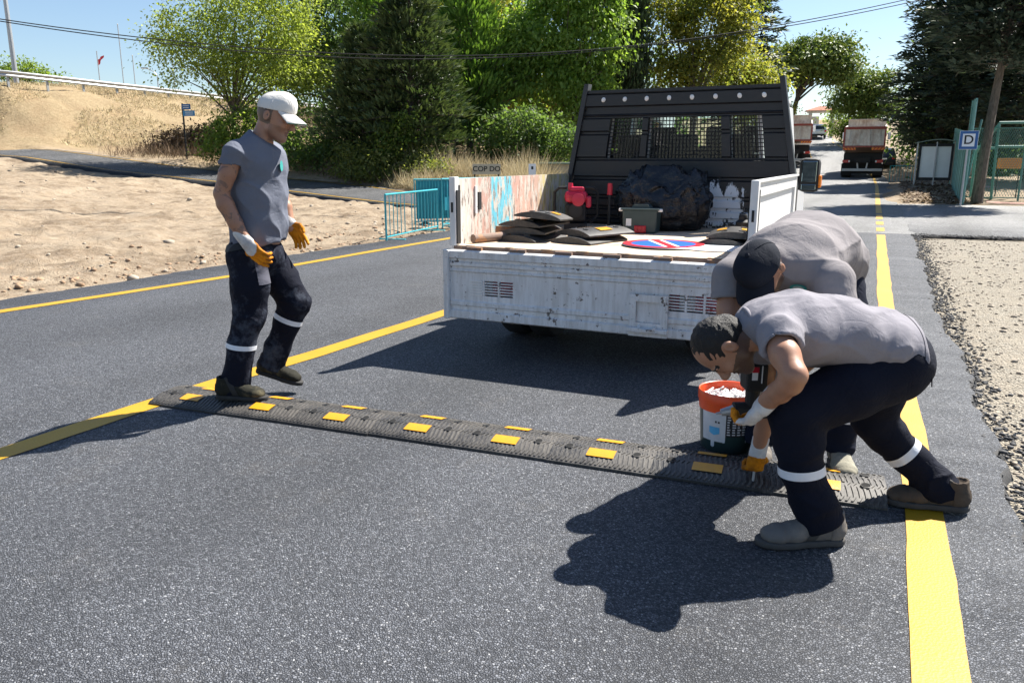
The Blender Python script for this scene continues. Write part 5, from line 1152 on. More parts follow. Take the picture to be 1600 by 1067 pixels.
band_from(tr, 'reflective_band', slab(L(1.23, 3.61, 0.255)[:3], (0.05, 0, 1), 0.032) + [(L(1.39, 3.55, 0.24)[:3], (1, 0.0, 0))], m_tape, tr)
foot(man3, L(1.53, 3.52, 0.004), L(1.475, 3.26, 0.004), (0, 0, 1), m_shoeC, m_soleg, m_lace, 0.048); foot(man3, L(1.22, 3.66, 0.004), L(1.14, 3.42, 0.004), (0, 0, 1), m_shoeB, m_soleb, m_lace, 0.048)
make_cap(man3, C, fr, m_capb, None, 0.45)
_o = Vector((-r0, -d0, 1.40)); _t = Vector(L(1.135, 3.1, 0.905)[:3]); ok_, hp, hn, _ = shirt.ray_cast(_o, (_t - _o).normalized())
if ok_:      # round badge sewn on the chest
    _a = hn.cross(Vector((0, 0, 1))).normalized(); _b = _a.cross(hn); mb = MB()
    for rr_, mi_i in ((0.034, 0), (0.022, 1)):
        mb.add([hp + hn * (0.007 + 0.001 * mi_i) + (_a * math.cos(q) + _b * math.sin(q) * 0.75) * rr_ for q in np.linspace(0, 2 * math.pi, 20, endpoint=False)], [tuple(range(20))], mi_i)
    mb.build('emblem', [m_teal, M_cloth('emblem_pale', (0.35, 0.48, 0.46))], shirt)
for W, dv, pl_, th in ((L(1.065, 3.09, 0.545), (-0.75, 0.1, -0.6), (-0.3, -0.6, 0.5), 1), (L(0.968, 3.128, 0.535), (0.25, -0.3, -0.9), (0.95, -0.1, 0.25), -1)):
    S = SDF(np.array(W) - 0.2, np.array(W) + 0.2, 0.004); hand(S, W, dv, pl_, (0.9, 0.95, 1.0, 1.0), th, 0.98, 0.0112); S.tube([(*(np.array(W) - unit(dv) * 0.05), 0.036), (*W, 0.035)], (0, 1, 0), 0.008)
    skin_mesh('glove', S, [m_gwhite, m_gorange], man3, None, 1)

# ------------------------------------------------------------------ drill, bolt, bucket
def RD(r, d, z=0.0): return (r * cR - d * sR, r * sR + d * cR, z)
dr = empty('cordless_drill', RD(0.965, 3.04, 0.41), YAW, 'black cordless drill with battery held above the orange bucket', 'drill')
mb = MB(); mb.box((0, 0, 0.15), (0.085, 0.10, 0.115), bev=0.012); mb.build('battery', m_dark, dr)
mb = MB(); mb.box((-0.012, -0.0515, 0.165), (0.022, 0.003, 0.045)); mb.box((0.016, -0.0515, 0.165), (0.004, 0.003, 0.07)); mb.build('battery_label', m_swhite, dr)
mb = MB(); mb.box((-0.012, -0.054, 0.185), (0.028, 0.003, 0.022)); mb.build('battery_mark', m_red, dr)
mb = MB(); mb.tube([(0, 0, 0.10), (0.0, 0.01, 0.02)], [0.03, 0.026], 12); mb.tube([(-0.07, 0.01, 0.0), (0.09, 0.01, 0.0)], 0.034, 14); mb.build('drill_body', m_dark, dr)
mb = MB(); mb.tube([(-0.07, 0.01, 0.0), (-0.12, 0.01, -0.01)], [0.022, 0.014], 12); mb.tube([(-0.12, 0.01, -0.01), (-0.14, 0.01, -0.015)], 0.005, 8); mb.build('chuck', m_steel, dr)
bo = MB(); bo.tube([RD(1.052, 3.225, 0.03), RD(1.056, 3.23, 0.10)], 0.006, 8); bo.lathe([(0, 0.108), (0.012, 0.108), (0.012, 0.098), (0.006, 0.096)], 10, RD(1.056, 3.23, 0)); bo = bo.build('anchor_bolt', m_steel); tag(bo, 'steel anchor bolt held in the orange glove above the speed bump', 'bolt')
t = NT('bucket_plastic'); t.base((0.030, 0.055, 0.052)); t.setp(Roughness=0.3); t.bump(t.noise(40, 3), 0.05, 0.002); m_buck = t.m
m_orange = M_simple('bucket_orange', (0.80, 0.075, 0.008), 0.35, var=0.15, vscale=20); m_lab = M_simple('label_grey', (0.62, 0.62, 0.64), 0.5, var=0.2, vscale=25); m_labb = M_simple('label_black', (0.02, 0.02, 0.022), 0.5, var=0.3); m_labc = M_simple('label_blue', (0.10, 0.42, 0.70), 0.5, var=0.3, vscale=30)
bk = empty('bucket', (-0.63, 3.84, 0.002), YAW, 'grey labelled plastic bucket with orange rim full of white wall plugs', 'bucket')
mb = MB(); mb.lathe([(0, 0.0), (0.112, 0.0), (0.116, 0.006), (0.129, 0.235), (0.126, 0.235), (0.113, 0.012), (0, 0.012)], 40); mb.build('shell', m_buck, bk, auto=40)
mb = MB(); mb.lathe([(0.1265, 0.190), (0.1305, 0.192), (0.1335, 0.232), (0.137, 0.234), (0.138, 0.272), (0.134, 0.278), (0.130, 0.276), (0.126, 0.20)], 48); mb.build('rim', m_orange, bk, auto=40)
def wrap(pts, off=0.0012):
    return [((0.116 + 0.0566 * z + off) * math.sin(a), -(0.116 + 0.0566 * z + off) * math.cos(a), z) for a, z in pts]
def wrap_patch(name, a0, a1, zlo, zhi, mat, cut=0.0, n=10, off=0.0012):
    mb = MB(); vs = []; fs = []
    for i in range(n + 1):
        a = a0 + (a1 - a0) * i / n; e = cut * abs(2 * i / n - 1); vs += wrap([(a, zlo + e), (a, zhi)], off)
    for i in range(n): fs.append((2 * i, 2 * i + 2, 2 * i + 3, 2 * i + 1))
    mb.add(vs, fs); return mb.build(name, mat, bk)
wrap_patch('paper_label', -1.3, -0.34, 0.055, 0.205, m_lab, 0.0); wrap_patch('paper_label', 0.42, 1.4, 0.055, 0.205, m_lab, 0.0); wrap_patch('label_panel', -0.34, 0.42, 0.085, 0.205, m_labb, 0.0)
wrap_patch('label_point', -1.3, -0.34, 0.025, 0.0555, m_lab, 0.0305, 2); wrap_patch('label_point', 0.42, 1.4, 0.025, 0.0555, m_lab, 0.0305, 2)
wrap_patch('blue_splash', -0.95, -0.55, 0.085, 0.125, m_labc, 0.010, 6, 0.002); wrap_patch('small_mark', -0.72, -0.66, 0.145, 0.155, m_labb, 0, 2, 0.002); wrap_patch('small_mark', -0.62, -0.55, 0.145, 0.153, m_labb, 0, 2, 0.002)
for k in range(4):
    for j in range(9):
        a = -0.29 + k * 0.18; wrap_patch('print_line', a, a + random.uniform(0.07, 0.14), 0.093 + j * 0.012, 0.0985 + j * 0.012, m_lab, 0, 2, 0.002)
mb = MB(); mb.lathe([(0.0, 0.225), (0.126, 0.222)], 24); mb.build('plug_bed', m_lab, bk)
mb = MB()
for k in range(150):
    a = random.uniform(0, 6.28); q = 0.11 * math.sqrt(random.random()); p = Vector((q * math.cos(a), q * math.sin(a), 0.228 + random.uniform(0, 0.022))); dd = Vector((random.uniform(-1, 1), random.uniform(-1, 1), random.uniform(-.35, .35))).normalized() * 0.022
    mb.tube([p - dd, p + dd], 0.0045, 6)
bk.scale = (1.1, 1.1, 1.06); o = mb.build('wall_plugs', m_swhite, bk); o['kind'] = 'stuff'

# ================================================================== vegetation
def M_leaf(name, a, b, trans=0.55, rough=0.55, tint=(1.5, 1.5, 0.7)):
    t = NT(name); at = t.n('Attribute', attribute_name='var').outputs['Fac']
    c = t.mix(at, a, b); t.base(c); t.setp(Roughness=rough); t.b.inputs['Specular IOR Level'].default_value = 0.35
    tl = t.n('BsdfTranslucent'); t.l(t.mix(1.0, c, tint, 'MULTIPLY'), tl.inputs[0])
    mx = t.n('MixShader'); mx.inputs[0].default_value = trans; t.l(t.b.outputs[0], mx.inputs[1]); t.l(tl.outputs[0], mx.inputs[2]); t.l(mx.outputs[0], t.out.inputs[0]); return t.m
def M_bark(name, c):
    t = NT(name); v = t.mapped((9, 9, 2)); t.base(t.mix(t.ramp(t.noise(3, 6, 0.7, v), [(0.35, 0.0), (0.65, 1.0)]), tuple(x * 0.5 for x in c), tuple(x * 1.3 for x in c))); t.setp(Roughness=0.95); t.bump(t.noise(4, 6, 0.7, v), 1.0, 0.03); return t.m
m_bark = M_bark('bark_grey', (0.15, 0.12, 0.09)); m_barkd = M_bark('bark_dark', (0.085, 0.065, 0.05))
leaf = dict(
    ash=M_leaf('leaf_ash', (0.161, 0.219, 0.051), (0.350, 0.408, 0.109)), dark=M_leaf('leaf_dark', (0.058, 0.108, 0.039), (0.137, 0.205, 0.069)),
    willow=M_leaf('leaf_willow', (0.131, 0.227, 0.049), (0.270, 0.383, 0.090)), plane=M_leaf('leaf_plane', (0.097, 0.138, 0.036), (0.341, 0.324, 0.073)),
    cedar=M_leaf('needle_dark', (0.041, 0.076, 0.030), (0.115, 0.155, 0.065), 0.15), thuja=M_leaf('needle_bright', (0.075, 0.157, 0.030), (0.198, 0.330, 0.058), 0.25),
    cyp=M_leaf('needle_cypress', (0.026, 0.047, 0.022), (0.058, 0.091, 0.036), 0.12), pine=M_leaf('needle_pine', (0.079, 0.131, 0.031), (0.210, 0.263, 0.070), 0.2),
    bluec=M_leaf('needle_cedar_blue', (0.027, 0.049, 0.035), (0.082, 0.113, 0.073), 0.12), bramble=M_leaf('leaf_bramble', (0.086, 0.118, 0.035), (0.234, 0.250, 0.078)), shrub=M_leaf('leaf_shrub', (0.081, 0.137, 0.032), (0.225, 0.306, 0.072)),
    straw=M_leaf('straw', (0.360, 0.290, 0.165), (0.600, 0.510, 0.330), 0.3, 0.8, (1, 1, 0.95)), twig=M_leaf('dry_twig', (0.110, 0.072, 0.050), (0.220, 0.154, 0.099), 0.05, 0.9))

def leaf_mesh(name, C, D, N, ln, wd, var):
    """one folded diamond per leaf: C base (n,3), D direction, N normal, ln/wd (n,)"""
    D = D / np.linalg.norm(D, axis=1)[:, None]; S_ = np.cross(D, N); S_ /= np.linalg.norm(S_, axis=1)[:, None] + 1e-9; U_ = np.cross(S_, D)
    l = ln[:, None]; w_ = wd[:, None]
    V = np.stack([C, C + D * l * 0.45 + S_ * w_ * 0.5 + U_ * w_ * 0.15, C + D * l - U_ * l * 0.08, C + D * l * 0.45 - S_ * w_ * 0.5 + U_ * w_ * 0.15], 1).reshape(-1, 3)
    n = len(C); me = np_mesh(name, V, np.arange(4 * n).reshape(n, 4))
    at = me.attributes.new('var', 'FLOAT', 'POINT'); vv = np.repeat(np.clip(var, 0, 1), 4).astype(np.float32)
    if len(vv) == len(me.vertices): at.data.foreach_set('value', vv)
    return me
def rvec(g, n): v = g.standard_normal((n, 3)); return v / np.linalg.norm(v, axis=1)[:, None]

def limbs(mb, base, tips, r0, fork, g, bend=0.25):
    """tapered trunk to the fork point, then boughs out to the tips"""
    base = np.array(base, float); fork = np.array(fork, float)
    n = 6; pts = [base + (fork - base) * q / n + (np.array([g.normal(0, .05), g.normal(0, .05), 0]) * (0 < q < n)) for q in range(n + 1)]
    mb.tube([pts[0] - np.array([0, 0, 0.15])] + pts, [r0 * 1.5, r0 * 1.25] + [r0 * (1 - 0.35 * q / n) for q in range(1, n + 1)], 9)
    for tp in tips:
        tp = np.array(tp, float); a = base + (fork - base) * g.uniform(0.72, 1.0); mid = a + (tp - a) * 0.5 + np.array([g.normal(0, .2), g.normal(0, .2), bend * np.linalg.norm(tp - a) * 0.5]); ra = r0 * g.uniform(0.28, 0.5)
        mb.tube([a, a + (mid - a) * 0.5, mid, mid + (tp - mid) * 0.55, tp], [ra, ra * 0.8, ra * 0.6, ra * 0.38, ra * 0.12], 6)

def broad(name, label, base, blobs, fork, r0, kind, nclump, nleaf, ln, seed, bark=m_bark, cat='tree', group=None, spread=0.42, depth=0.8, droop=0.0, shell=0.55):
    g = np.random.default_rng(seed); e = empty(name, base, 0, label, cat, group); B = np.array([(x - base[0], y - base[1], z - base[2], rx, rx * depth, rz) for x, y, z, rx, rz in blobs])
    vol = B[:, 3] * B[:, 4] * B[:, 5]; vol = vol ** 0.8; pick = g.choice(len(B), nclump, p=vol / vol.sum()); q = rvec(g, nclump); rad = shell + (1 - shell) * g.random(nclump) ** 0.7; rad *= g.uniform(0.75, 1.12, nclump)
    CC = B[pick, :3] + q * B[pick, 3:] * rad[:, None]
    k = np.repeat(np.arange(nclump), nleaf); n = len(k); cs = g.uniform(0.6, 1.3, nclump) * spread; off_ = g.standard_normal((n, 3)) * cs[k][:, None] * np.array([1, 1, 0.62]); off_[:, 2] -= droop * np.abs(off_[:, 0] * off_[:, 1]) / spread
    P = CC[k] + off_
    D = rvec(g, n) + off_ / spread * 0.5 + np.array([0, 0, -0.35 - droop]); N = rvec(g, n) * 0.8 + np.array([0, 0, 0.9])
    var = np.clip(0.45 + 0.22 * g.standard_normal(nclump)[k] + 0.18 * g.standard_normal(n), 0, 1)
    l = ln * g.uniform(0.65, 1.35, n)
    link('crown', leaf_mesh('crown', P, D, N, l, l * 0.55, var), leaf[kind], e)
    mb = MB(); tips = list(B[:, :3]) + [CC[i] for i in g.choice(nclump, min(nclump, 14), replace=False)]
    limbs(mb, (0, 0, 0), tips, r0, np.array(fork) - np.array(base), g); mb.build('trunk', bark, e, auto=60)
    return e

def conifer(name, label, base, H, Rm, kind, nb, seed, z0=0.08, prof=0.8, rise=0.15, droop=0.2, ln=0.26, per=46, lean=(0, 0), bark=m_barkd, r0=0.16, group=None, up=0.25, wd=0.34, cat='tree', full=0.55):
    """needle tree: whorled boughs carrying flat sprays"""
    g = np.random.default_rng(seed); e = empty(name, base, 0, label, cat, group); mb = MB()
    lean = np.array([lean[0], lean[1], 0.0]); axis = lambda t_: np.array([0, 0, H * t_]) + lean * t_ ** 1.5
    mb.tube([axis(0) - np.array([0, 0, .2])] + [axis(t_) for t_ in np.linspace(0, 0.98, 8)], [r0 * 1.25] + [r0 * (1.05 - 0.97 * t_) for t_ in np.linspace(0, 0.98, 8)], 8)
    P, D, N, VV, LN = [], [], [], [], []
    for i in range(nb):
        t_ = z0 + (1 - z0) * (i + g.random()) / nb; q = i * 2.39996 + g.normal(0, 0.3); s_ = 1 - (t_ - z0) / (1 - z0)
        L_ = Rm * (min(1.0, s_ ** prof * 1.02 + 0.03)) * g.uniform(0.68, 1.15) * (1 - 0.45 * max(0, 0.16 - (t_ - z0)) / 0.16)
        a = axis(t_); dv = np.array([math.cos(q), math.sin(q), rise]); pts = [a + dv * L_ * w_ + np.array([0, 0, -droop * L_ * w_ * w_]) for w_ in np.linspace(0, 1, 5)]
        if L_ > 0.5: mb.tube(pts, [max(0.012, 0.03 * L_ * (1 - 0.8 * w_)) * 0.6 for w_ in np.linspace(0, 1, 5)], 4, cap=False)
        m_ = int(per * (0.35 + L_ / Rm)); w_ = full * 0.35 + (1 - full * 0.35) * g.random(m_) ** 0.75
        c = a + dv * (L_ * w_)[:, None] + np.array([0, 0, -droop * L_]) * (w_ ** 2)[:, None]
        side = np.array([-math.sin(q), math.cos(q), 0]); sp = g.normal(0, 1, m_) * 0.20 * (L_ * (0.35 + 0.65 * w_)); c = c + side * sp[:, None] + g.normal(0, 0.07, (m_, 3)) * np.array([1, 1, 0.9])
        dd = dv * 0.8 + side * (sp / (np.abs(sp) + 0.15))[:, None] * 0.8 + g.normal(0, 0.28, (m_, 3)) + np.array([0, 0, up])
        P.append(c); D.append(dd); N.append(np.array([0, 0, 1]) + g.normal(0, 0.45, (m_, 3))); VV.append(np.clip(0.35 + 0.4 * (w_ - 0.5) + g.normal(0, 0.2) + g.normal(0, 0.14, m_), 0, 1)); LN.append(ln * g.uniform(0.6, 1.4, m_))
    P, D, N, VV, LN = [np.concatenate(x) for x in (P, D, N, VV, LN)]
    link('crown', leaf_mesh('crown', P, D, N, LN, LN * wd, VV), leaf[kind], e); mb.build('trunk', bark, e)
    return e

gz = lambda x, y: float(ground_z(np.array([x]), np.array([y]), False)[0])
def B3(x, y): return (x, y, gz(x, y) - 0.02)
# left and middle
broad('ash_tree', 'airy yellow green ash tree at left, sky showing through its crown', B3(-26.65, 27.4), [(-27.1, 26.9, 6.1, 2.25, 1.8), (-25.64, 28.1, 7.3, 2.5, 1.8), (-24.4, 29, 6.1, 1.8, 1.65), (-26, 27.7, 5.0, 2.4, 1.2), (-28.1, 25.9, 5.6, 1.3, 1.3), (-24.1, 29.3, 4.9, 1.35, 1.2), (-26.8, 27, 8.1, 2.1, 1.8), (-24.5, 29, 8.3, 2.1, 1.5), (-28.6, 25.6, 7.0, 1.0, 1.1)], (-26.6, 27.5, 3.6), 0.13, 'ash', 330, 74, 0.135, 11, spread=0.40, shell=0.4)
broad('dark_tree', 'dark broadleaf tree behind the ash crown', B3(-27.6, 37), [(-27.3, 37, 8.8, 2.9, 2.4), (-25.2, 38.2, 9.4, 2.6, 2.2), (-29.2, 35.8, 8.8, 2.3, 2.4), (-26.5, 37.5, 6.0, 3.0, 2.4), (-30.2, 35.4, 6.0, 2.0, 2.2)], (-27.6, 37, 5), 0.25, 'dark', 240, 80, 0.22, 12, spread=0.5)
broad('mixed_tree', 'olive green broadleaf tree rising behind the dark needle tree', B3(-21.3, 38.5), [(-21.8, 38.2, 9.0, 2.6, 2.4), (-19.6, 39.3, 8.4, 2.4, 2.4), (-23.5, 37.2, 9.2, 2.0, 1.9), (-20.6, 38.9, 5.9, 2.3, 2.3), (-18, 40, 6.5, 2, 2.5)], (-21.2, 38.6, 5), 0.22, 'plane', 260, 78, 0.21, 13, spread=0.46)
conifer('cedar_tree', 'dark brownish needle tree in the middle with feathery sprays', B3(-18.1, 28.6), 7.7, 2.75, 'cedar', 230, 21, 0.05, 0.62, 0.30, 0.25, 0.30, 70, r0=0.17, up=0.35, wd=0.30)
conifer('cedar_sapling', 'low dark needle tree leaning out left of the middle needle tree', B3(-20.3, 28.3), 5.6, 2.1, 'cedar', 130, 22, 0.05, 0.6, 0.35, 0.25, 0.28, 60, up=0.35, wd=0.3)
conifer('thuja_tree', 'bright green needle tree right of the dark one in the middle', B3(-18.5, 34.4), 7.9, 2.75, 'thuja', 220, 23, 0.04, 0.5, 0.55, 0.1, 0.27, 66, up=0.8, wd=0.34)
conifer('thuja_tree_small', 'bright green needle crown showing upper left of the dark needle tree', B3(-22.6, 32.5), 7.8, 2.0, 'thuja', 150, 24, 0.05, 0.55, 0.6, 0.1, 0.27, 60, up=0.8)
broad('willow_tree', 'light green tree with soft hanging leaves left of the black headboard', B3(-14.2, 37.0), [(-14.9, 36.8, 7.3, 2.7, 2.1), (-16.4, 36.0, 6.6, 1.9, 1.7), (-13.3, 37.3, 6.8, 1.7, 2.5), (-15.5, 36.4, 5.0, 2.1, 1.7), (-13.9, 37.1, 4.6, 1.7, 1.7), (-14.1, 37.0, 9.0, 2.5, 1.8), (-17.2, 35.7, 5.6, 1.4, 1.2)], (-14.2, 37.0, 3.8), 0.13, 'willow', 330, 92, 0.20, 14, droop=0.5, spread=0.38)
for x, y, H, lb, sd in ((-12.1, 39.2, 14.0, 'tall black green column cypress left of the lamp post', 31), (-13.5, 40.9, 13.0, 'column cypress half hidden by the light green tree', 32)):
    conifer('cypress_tree', lb, B3(x, y), H, 0.95, 'cyp', 260, sd, 0.04, 0.30, 1.6, 0.0, 0.30, 34, up=1.6, wd=0.3, group='column cypresses')
broad('plane_tree', 'yellowing plane tree above the black headboard', B3(-9.6, 42), [(-10.8, 41.6, 7.3, 2.0, 2.0), (-9, 42, 8.2, 2.1, 1.9), (-10, 41.8, 9.6, 2.6, 2.0), (-11.3, 41.5, 5.8, 1.5, 1.5), (-9.2, 42, 5.7, 1.9, 1.4), (-7.8, 42.3, 7.8, 1.3, 1.9)], (-9.6, 42, 4.5), 0.2, 'plane', 260, 80, 0.19, 15, spread=0.36)
broad('fig_tree', 'low yellow green tree right of the plane tree', B3(-8.0, 47.4), [(-8, 47.3, 6.2, 1.6, 1.3), (-7.2, 47.5, 5.7, 1.2, 1.0), (-9, 47.1, 6.1, 1.4, 1.2), (-8, 47.3, 4.6, 1.6, 1.2)], (-8, 47.4, 3.5), 0.12, 'plane', 110, 70, 0.2, 16)
conifer('spruce_tree', 'dark spruce behind the plane tree with drooping boughs', B3(-10.2, 61.2), 17.5, 3.4, 'bluec', 170, 25, 0.1, 0.75, 0.1, 0.18, 0.42, 60, up=0.0)
broad('stone_pine', 'umbrella pine standing over the parked dump trucks', B3(-9.9, 81.5), [(-8, 81.6, 10.3, 3.2, 1.5), (-5.7, 81.8, 9.6, 2.3, 1.2), (-10.4, 81.4, 9.8, 2.2, 1.5), (-6.9, 81.7, 11.2, 2.5, 1.1)], (-8.6, 81.6, 8.2), 0.28, 'pine', 170, 110, 0.34, 17, m_barkd, spread=0.55)
broad('stone_pine_far', 'small rounded pine right of the umbrella pine', B3(-2.6, 88), [(-4.0, 88, 7.6, 2.6, 1.6), (-2.9, 88, 8.7, 1.9, 1.4), (-2.6, 88, 6.4, 2.2, 1.5)], (-2.9, 88, 6.0), 0.22, 'pine', 100, 100, 0.34, 18, m_barkd, spread=0.5)
# right side needle trees
conifer('atlas_cedar', 'tall dark cedar behind the dump truck with level boughs', B3(2.0, 50), 13.5, 3.1, 'bluec', 190, 41, 0.14, 0.42, 0.12, 0.10, 0.34, 84, r0=0.24, up=0.05)
conifer('atlas_cedar_second', 'dark cedar right behind the notice board', B3(3.2, 45.5), 13.5, 2.7, 'bluec', 180, 42, 0.18, 0.42, 0.12, 0.12, 0.34, 80, r0=0.22, up=0.05)
conifer('leaning_pine', 'dark needle tree with a leaning bare trunk beside the D sign', B3(2.45, 29.35), 9.4, 2.3, 'bluec', 150, 43, 0.43, 0.35, 0.10, 0.12, 0.27, 100, lean=(0.6, 0.0), r0=0.17, up=0.1, bark=m_bark)
conifer('atlas_cedar_right', 'dark cedar behind the playing court at the right edge', B3(5.4, 42.5), 13.0, 3.2, 'bluec', 170, 44, 0.12, 0.42, 0.12, 0.12, 0.36, 84, r0=0.22, up=0.05)
conifer('atlas_cedar_far', 'further dark cedar between the two behind the court', B3(3.3, 52), 13.0, 3.4, 'cedar', 170, 45, 0.06, 0.45, 0.12, 0.12, 0.38, 80, up=0.05)
conifer('rear_cedar', 'far dark cedar above the dark parked car', B3(5.0, 63), 12.0, 3.2, 'bluec', 150, 46, 0.04, 0.4, 0.12, 0.12, 0.42, 70, up=0.05)
# shrubs
broad('green_shrub', 'bright green shrub behind the white capped person', B3(-25.2, 27.2), [(-25.6, 26.9, 2.5, 1.4, 1.0), (-26.2, 26.5, 2.0, 1.0, 0.8), (-24.6, 27.6, 2.3, 1.2, 1.0), (-25.0, 27.4, 3.1, 0.9, 0.6)], (-25.2, 27.2, 1.8), 0.05, 'shrub', 90, 70, 0.15, 51, cat='shrub', spread=0.3)
broad('bramble_thicket', 'tangled bramble thicket beyond the side road', B3(-18.6, 26.5), [(-18.6, 26.6, 1.0, 1.7, 0.65), (-17.0, 27.0, 1.1, 1.3, 0.65), (-19.6, 26.6, 1.3, 1.0, 0.8), (-18, 26.9, 1.6, 1.0, 0.45), (-16.4, 26.6, 0.8, 1.2, 0.5)], (-18.6, 26.6, 0.8), 0.04, 'bramble', 130, 80, 0.13, 52, cat='shrub', spread=0.26)
broad('low_shrub', 'dark shrub in the shade behind the side road', B3(-22.6, 27.6), [(-22.6, 27.7, 1.9, 1.7, 1.0), (-21.0, 28.2, 2.1, 1.5, 0.9), (-21.8, 28, 1.2, 1.9, 0.7)], (-22.4, 27.8, 1.2), 0.05, 'dark', 100, 70, 0.15, 53, cat='shrub', spread=0.3)
broad('fern_sapling', 'young light green sapling in front of the dark needle tree', B3(-17.9, 27.0), [(-17.9, 27.0, 2.0, 0.7, 0.8), (-17.4, 27.1, 2.6, 0.4, 0.6)], (-17.8, 27, 1.4), 0.03, 'shrub', 32, 50, 0.15, 54, cat='shrub', spread=0.22)
broad('laurel_shrub', 'dark laurel shrub under the light green tree', B3(-14.1, 31), [(-14.2, 30.9, 2.6, 1.3, 1.0), (-15.2, 30.4, 2.2, 0.9, 0.9), (-13.3, 31.3, 2.1, 1.0, 0.9), (-12.2, 31.6, 1.8, 1.0, 0.8)], (-14.1, 31, 1.6), 0.05, 'dark', 120, 74, 0.15, 55, cat='shrub', spread=0.3)
broad('hedge_bush', 'green bush to the right of the white pavilion', B3(-5.2, 90), [(-5.6, 90, 4.9, 1.5, 1.6), (-4.5, 90, 4.4, 1.3, 1.4), (-3.4, 90.5, 4.6, 1.3, 1.3)], (-5.2, 90, 4.2), 0.06, 'shrub', 70, 80, 0.22, 56, cat='shrub', spread=0.4)
broad('roadside_bush', 'yellow green bush between the pavilion and the hidden dump truck', B3(-10.2, 79.5), [(-9.9, 79.5, 5.2, 1.6, 1.4), (-11, 79.5, 4.6, 1.4, 1.4)], (-10.2, 79.5, 4), 0.06, 'plane', 60, 80, 0.2, 57, cat='shrub', spread=0.4)
broad('highway_bush', 'bush beyond the guardrail at the upper left', B3(-49.6, 33.8), [(-49.5, 33.8, 6.6, 1.7, 0.9), (-50.2, 33.0, 6.6, 1.1, 0.8), (-48.6, 35.3, 6.1, 0.8, 0.6)], (-49.6, 33.8, 5.9), 0.05, 'shrub', 50, 60, 0.17, 58, cat='shrub', spread=0.3, shell=0.3)
broad('slope_bush', 'low dark scrub at the foot of the dry slope beside the blue sign', B3(-32.8, 29.5), [(-32.2, 29.8, 2.25, 1.1, 0.5), (-31.0, 30.4, 2.4, 1.2, 0.6), (-33.2, 29.2, 2.1, 0.6, 0.35)], (-32.8, 29.5, 2.0), 0.04, 'twig', 90, 60, 0.15, 59, cat='shrub', spread=0.25)
# far wood that reads as one mass
g = np.random.default_rng(99); CC = []
for k in range(900):
    u_ = g.random(); x = -40 + 27.5 * u_; y = 44 + 14 * g.random() - 4 * abs(u_ - 0.5) + (6 if x > -12 else 0); top_ = 5.0 + 3.5 * vnoise(np.array([[x * 0.25, y * 0.2, 0.0]]), 5)[0]; CC.append((x, y, gz(x, y) + max(0.3, top_) * g.random() ** 0.6))
for k in range(700):
    x = -1.0 + 22 * g.random(); y = 62 + 14 * g.random(); CC.append((x + 1.5, y, gz(x, y) + (6.5 + 2 * math.sin(x)) * g.random() ** 0.7))
for k in range(260):
    x = 2.6 + 14 * g.random(); y = 50 + 6 * g.random(); CC.append((x, y, gz(x, y) + 3.6 * g.random() ** 0.8))
CC = np.array(CC); k = np.repeat(np.arange(len(CC)), 46); n = len(k); P = CC[k] + g.standard_normal((n, 3)) * np.array([0.8, 0.8, 0.55]); l = 0.34 * g.uniform(0.6, 1.3, n)
o = link('distant_wood', leaf_mesh('distant_wood', P, rvec(g, n) + np.array([0, 0, -0.3]), rvec(g, n) + np.array([0, 0, 0.9]), l, l * 0.55, np.clip(0.4 + 0.25 * g.standard_normal(len(CC))[k] + 0.15 * g.standard_normal(n), 0, 1)), leaf['dark']); tag(o, 'dense far wood behind the nearer trees', 'wood', kind='stuff')

def blades(name, label, xy, h, kind, wd=0.012, lean=0.35, n_per=1, seed=0):
    g = np.random.default_rng(seed); P = np.stack([xy[:, 0], xy[:, 1], ground_z(xy[:, 0], xy[:, 1])], 1); P = np.repeat(P, n_per, 0) + np.concatenate([g.normal(0, 0.05, (len(P) * n_per, 2)), np.zeros((len(P) * n_per, 1))], 1)
    n = len(P); D = np.stack([g.normal(0, lean, n), g.normal(0, lean, n), np.ones(n)], 1); N = rvec(g, n); N[:, 2] *= 0.2; l = np.repeat(h, n_per) * g.uniform(0.5, 1.2, n)
    o = link(name, leaf_mesh(name, P, D, N, l, np.full(n, wd), g.random(n)), leaf[kind]); return tag(o, label, 'grass', kind='stuff')
g = np.random.default_rng(5)
n = 9000; x = g.uniform(-17.5, -8.4, n); y = 23.9 + g.random(n) ** 1.6 * 5.0 + np.maximum(0, (-10 - x)) * 0.0; kx = vnoise(np.stack([x * 0.7, y * 0.7, 0 * x], 1), 3) > -0.45; kx &= ~on_road(x, y, 0.3); x, y = x[kx], y[kx]
blades('tall_dry_grass', 'tall straw coloured dry grass behind the turquoise barrier', np.stack([x, y], 1), np.clip(0.85 + 0.7 * vnoise(np.stack([x * 1.1, y * 1.1, 0 * x], 1), 9), 0.25, 1.6) * (0.6 + 0.6 * g.random(len(x))), 'straw', 0.020, 0.5, 3, 6)
n = 26000; x = g.uniform(-48, -33.5, n); y = g.uniform(20, 56, n); kx = (~on_road(x, y, 0.4)) & (base_z(x, y) > 1.9) & (vnoise(np.stack([x, y, 0 * x], 1) * 0.6, 8) > -0.35); x, y = x[kx], y[kx]
blades('slope_dry_grass', 'short dry grass covering the embankment below the guardrail', np.stack([x, y], 1), 0.10 + 0.22 * g.random(len(x)), 'straw', 0.03, 0.6, 2, 7)
n = 5000; x = g.uniform(-33.5, -13, n); y = g.uniform(25, 33, n); kx = ~on_road(x, y, 0.3); x, y = x[kx], y[kx]
blades('bank_twigs', 'dry brown stalks on the shaded bank beyond the side road', np.stack([x, y], 1), 0.3 + 0.6 * g.random(len(x)), 'twig', 0.02, 0.5, 2, 8)
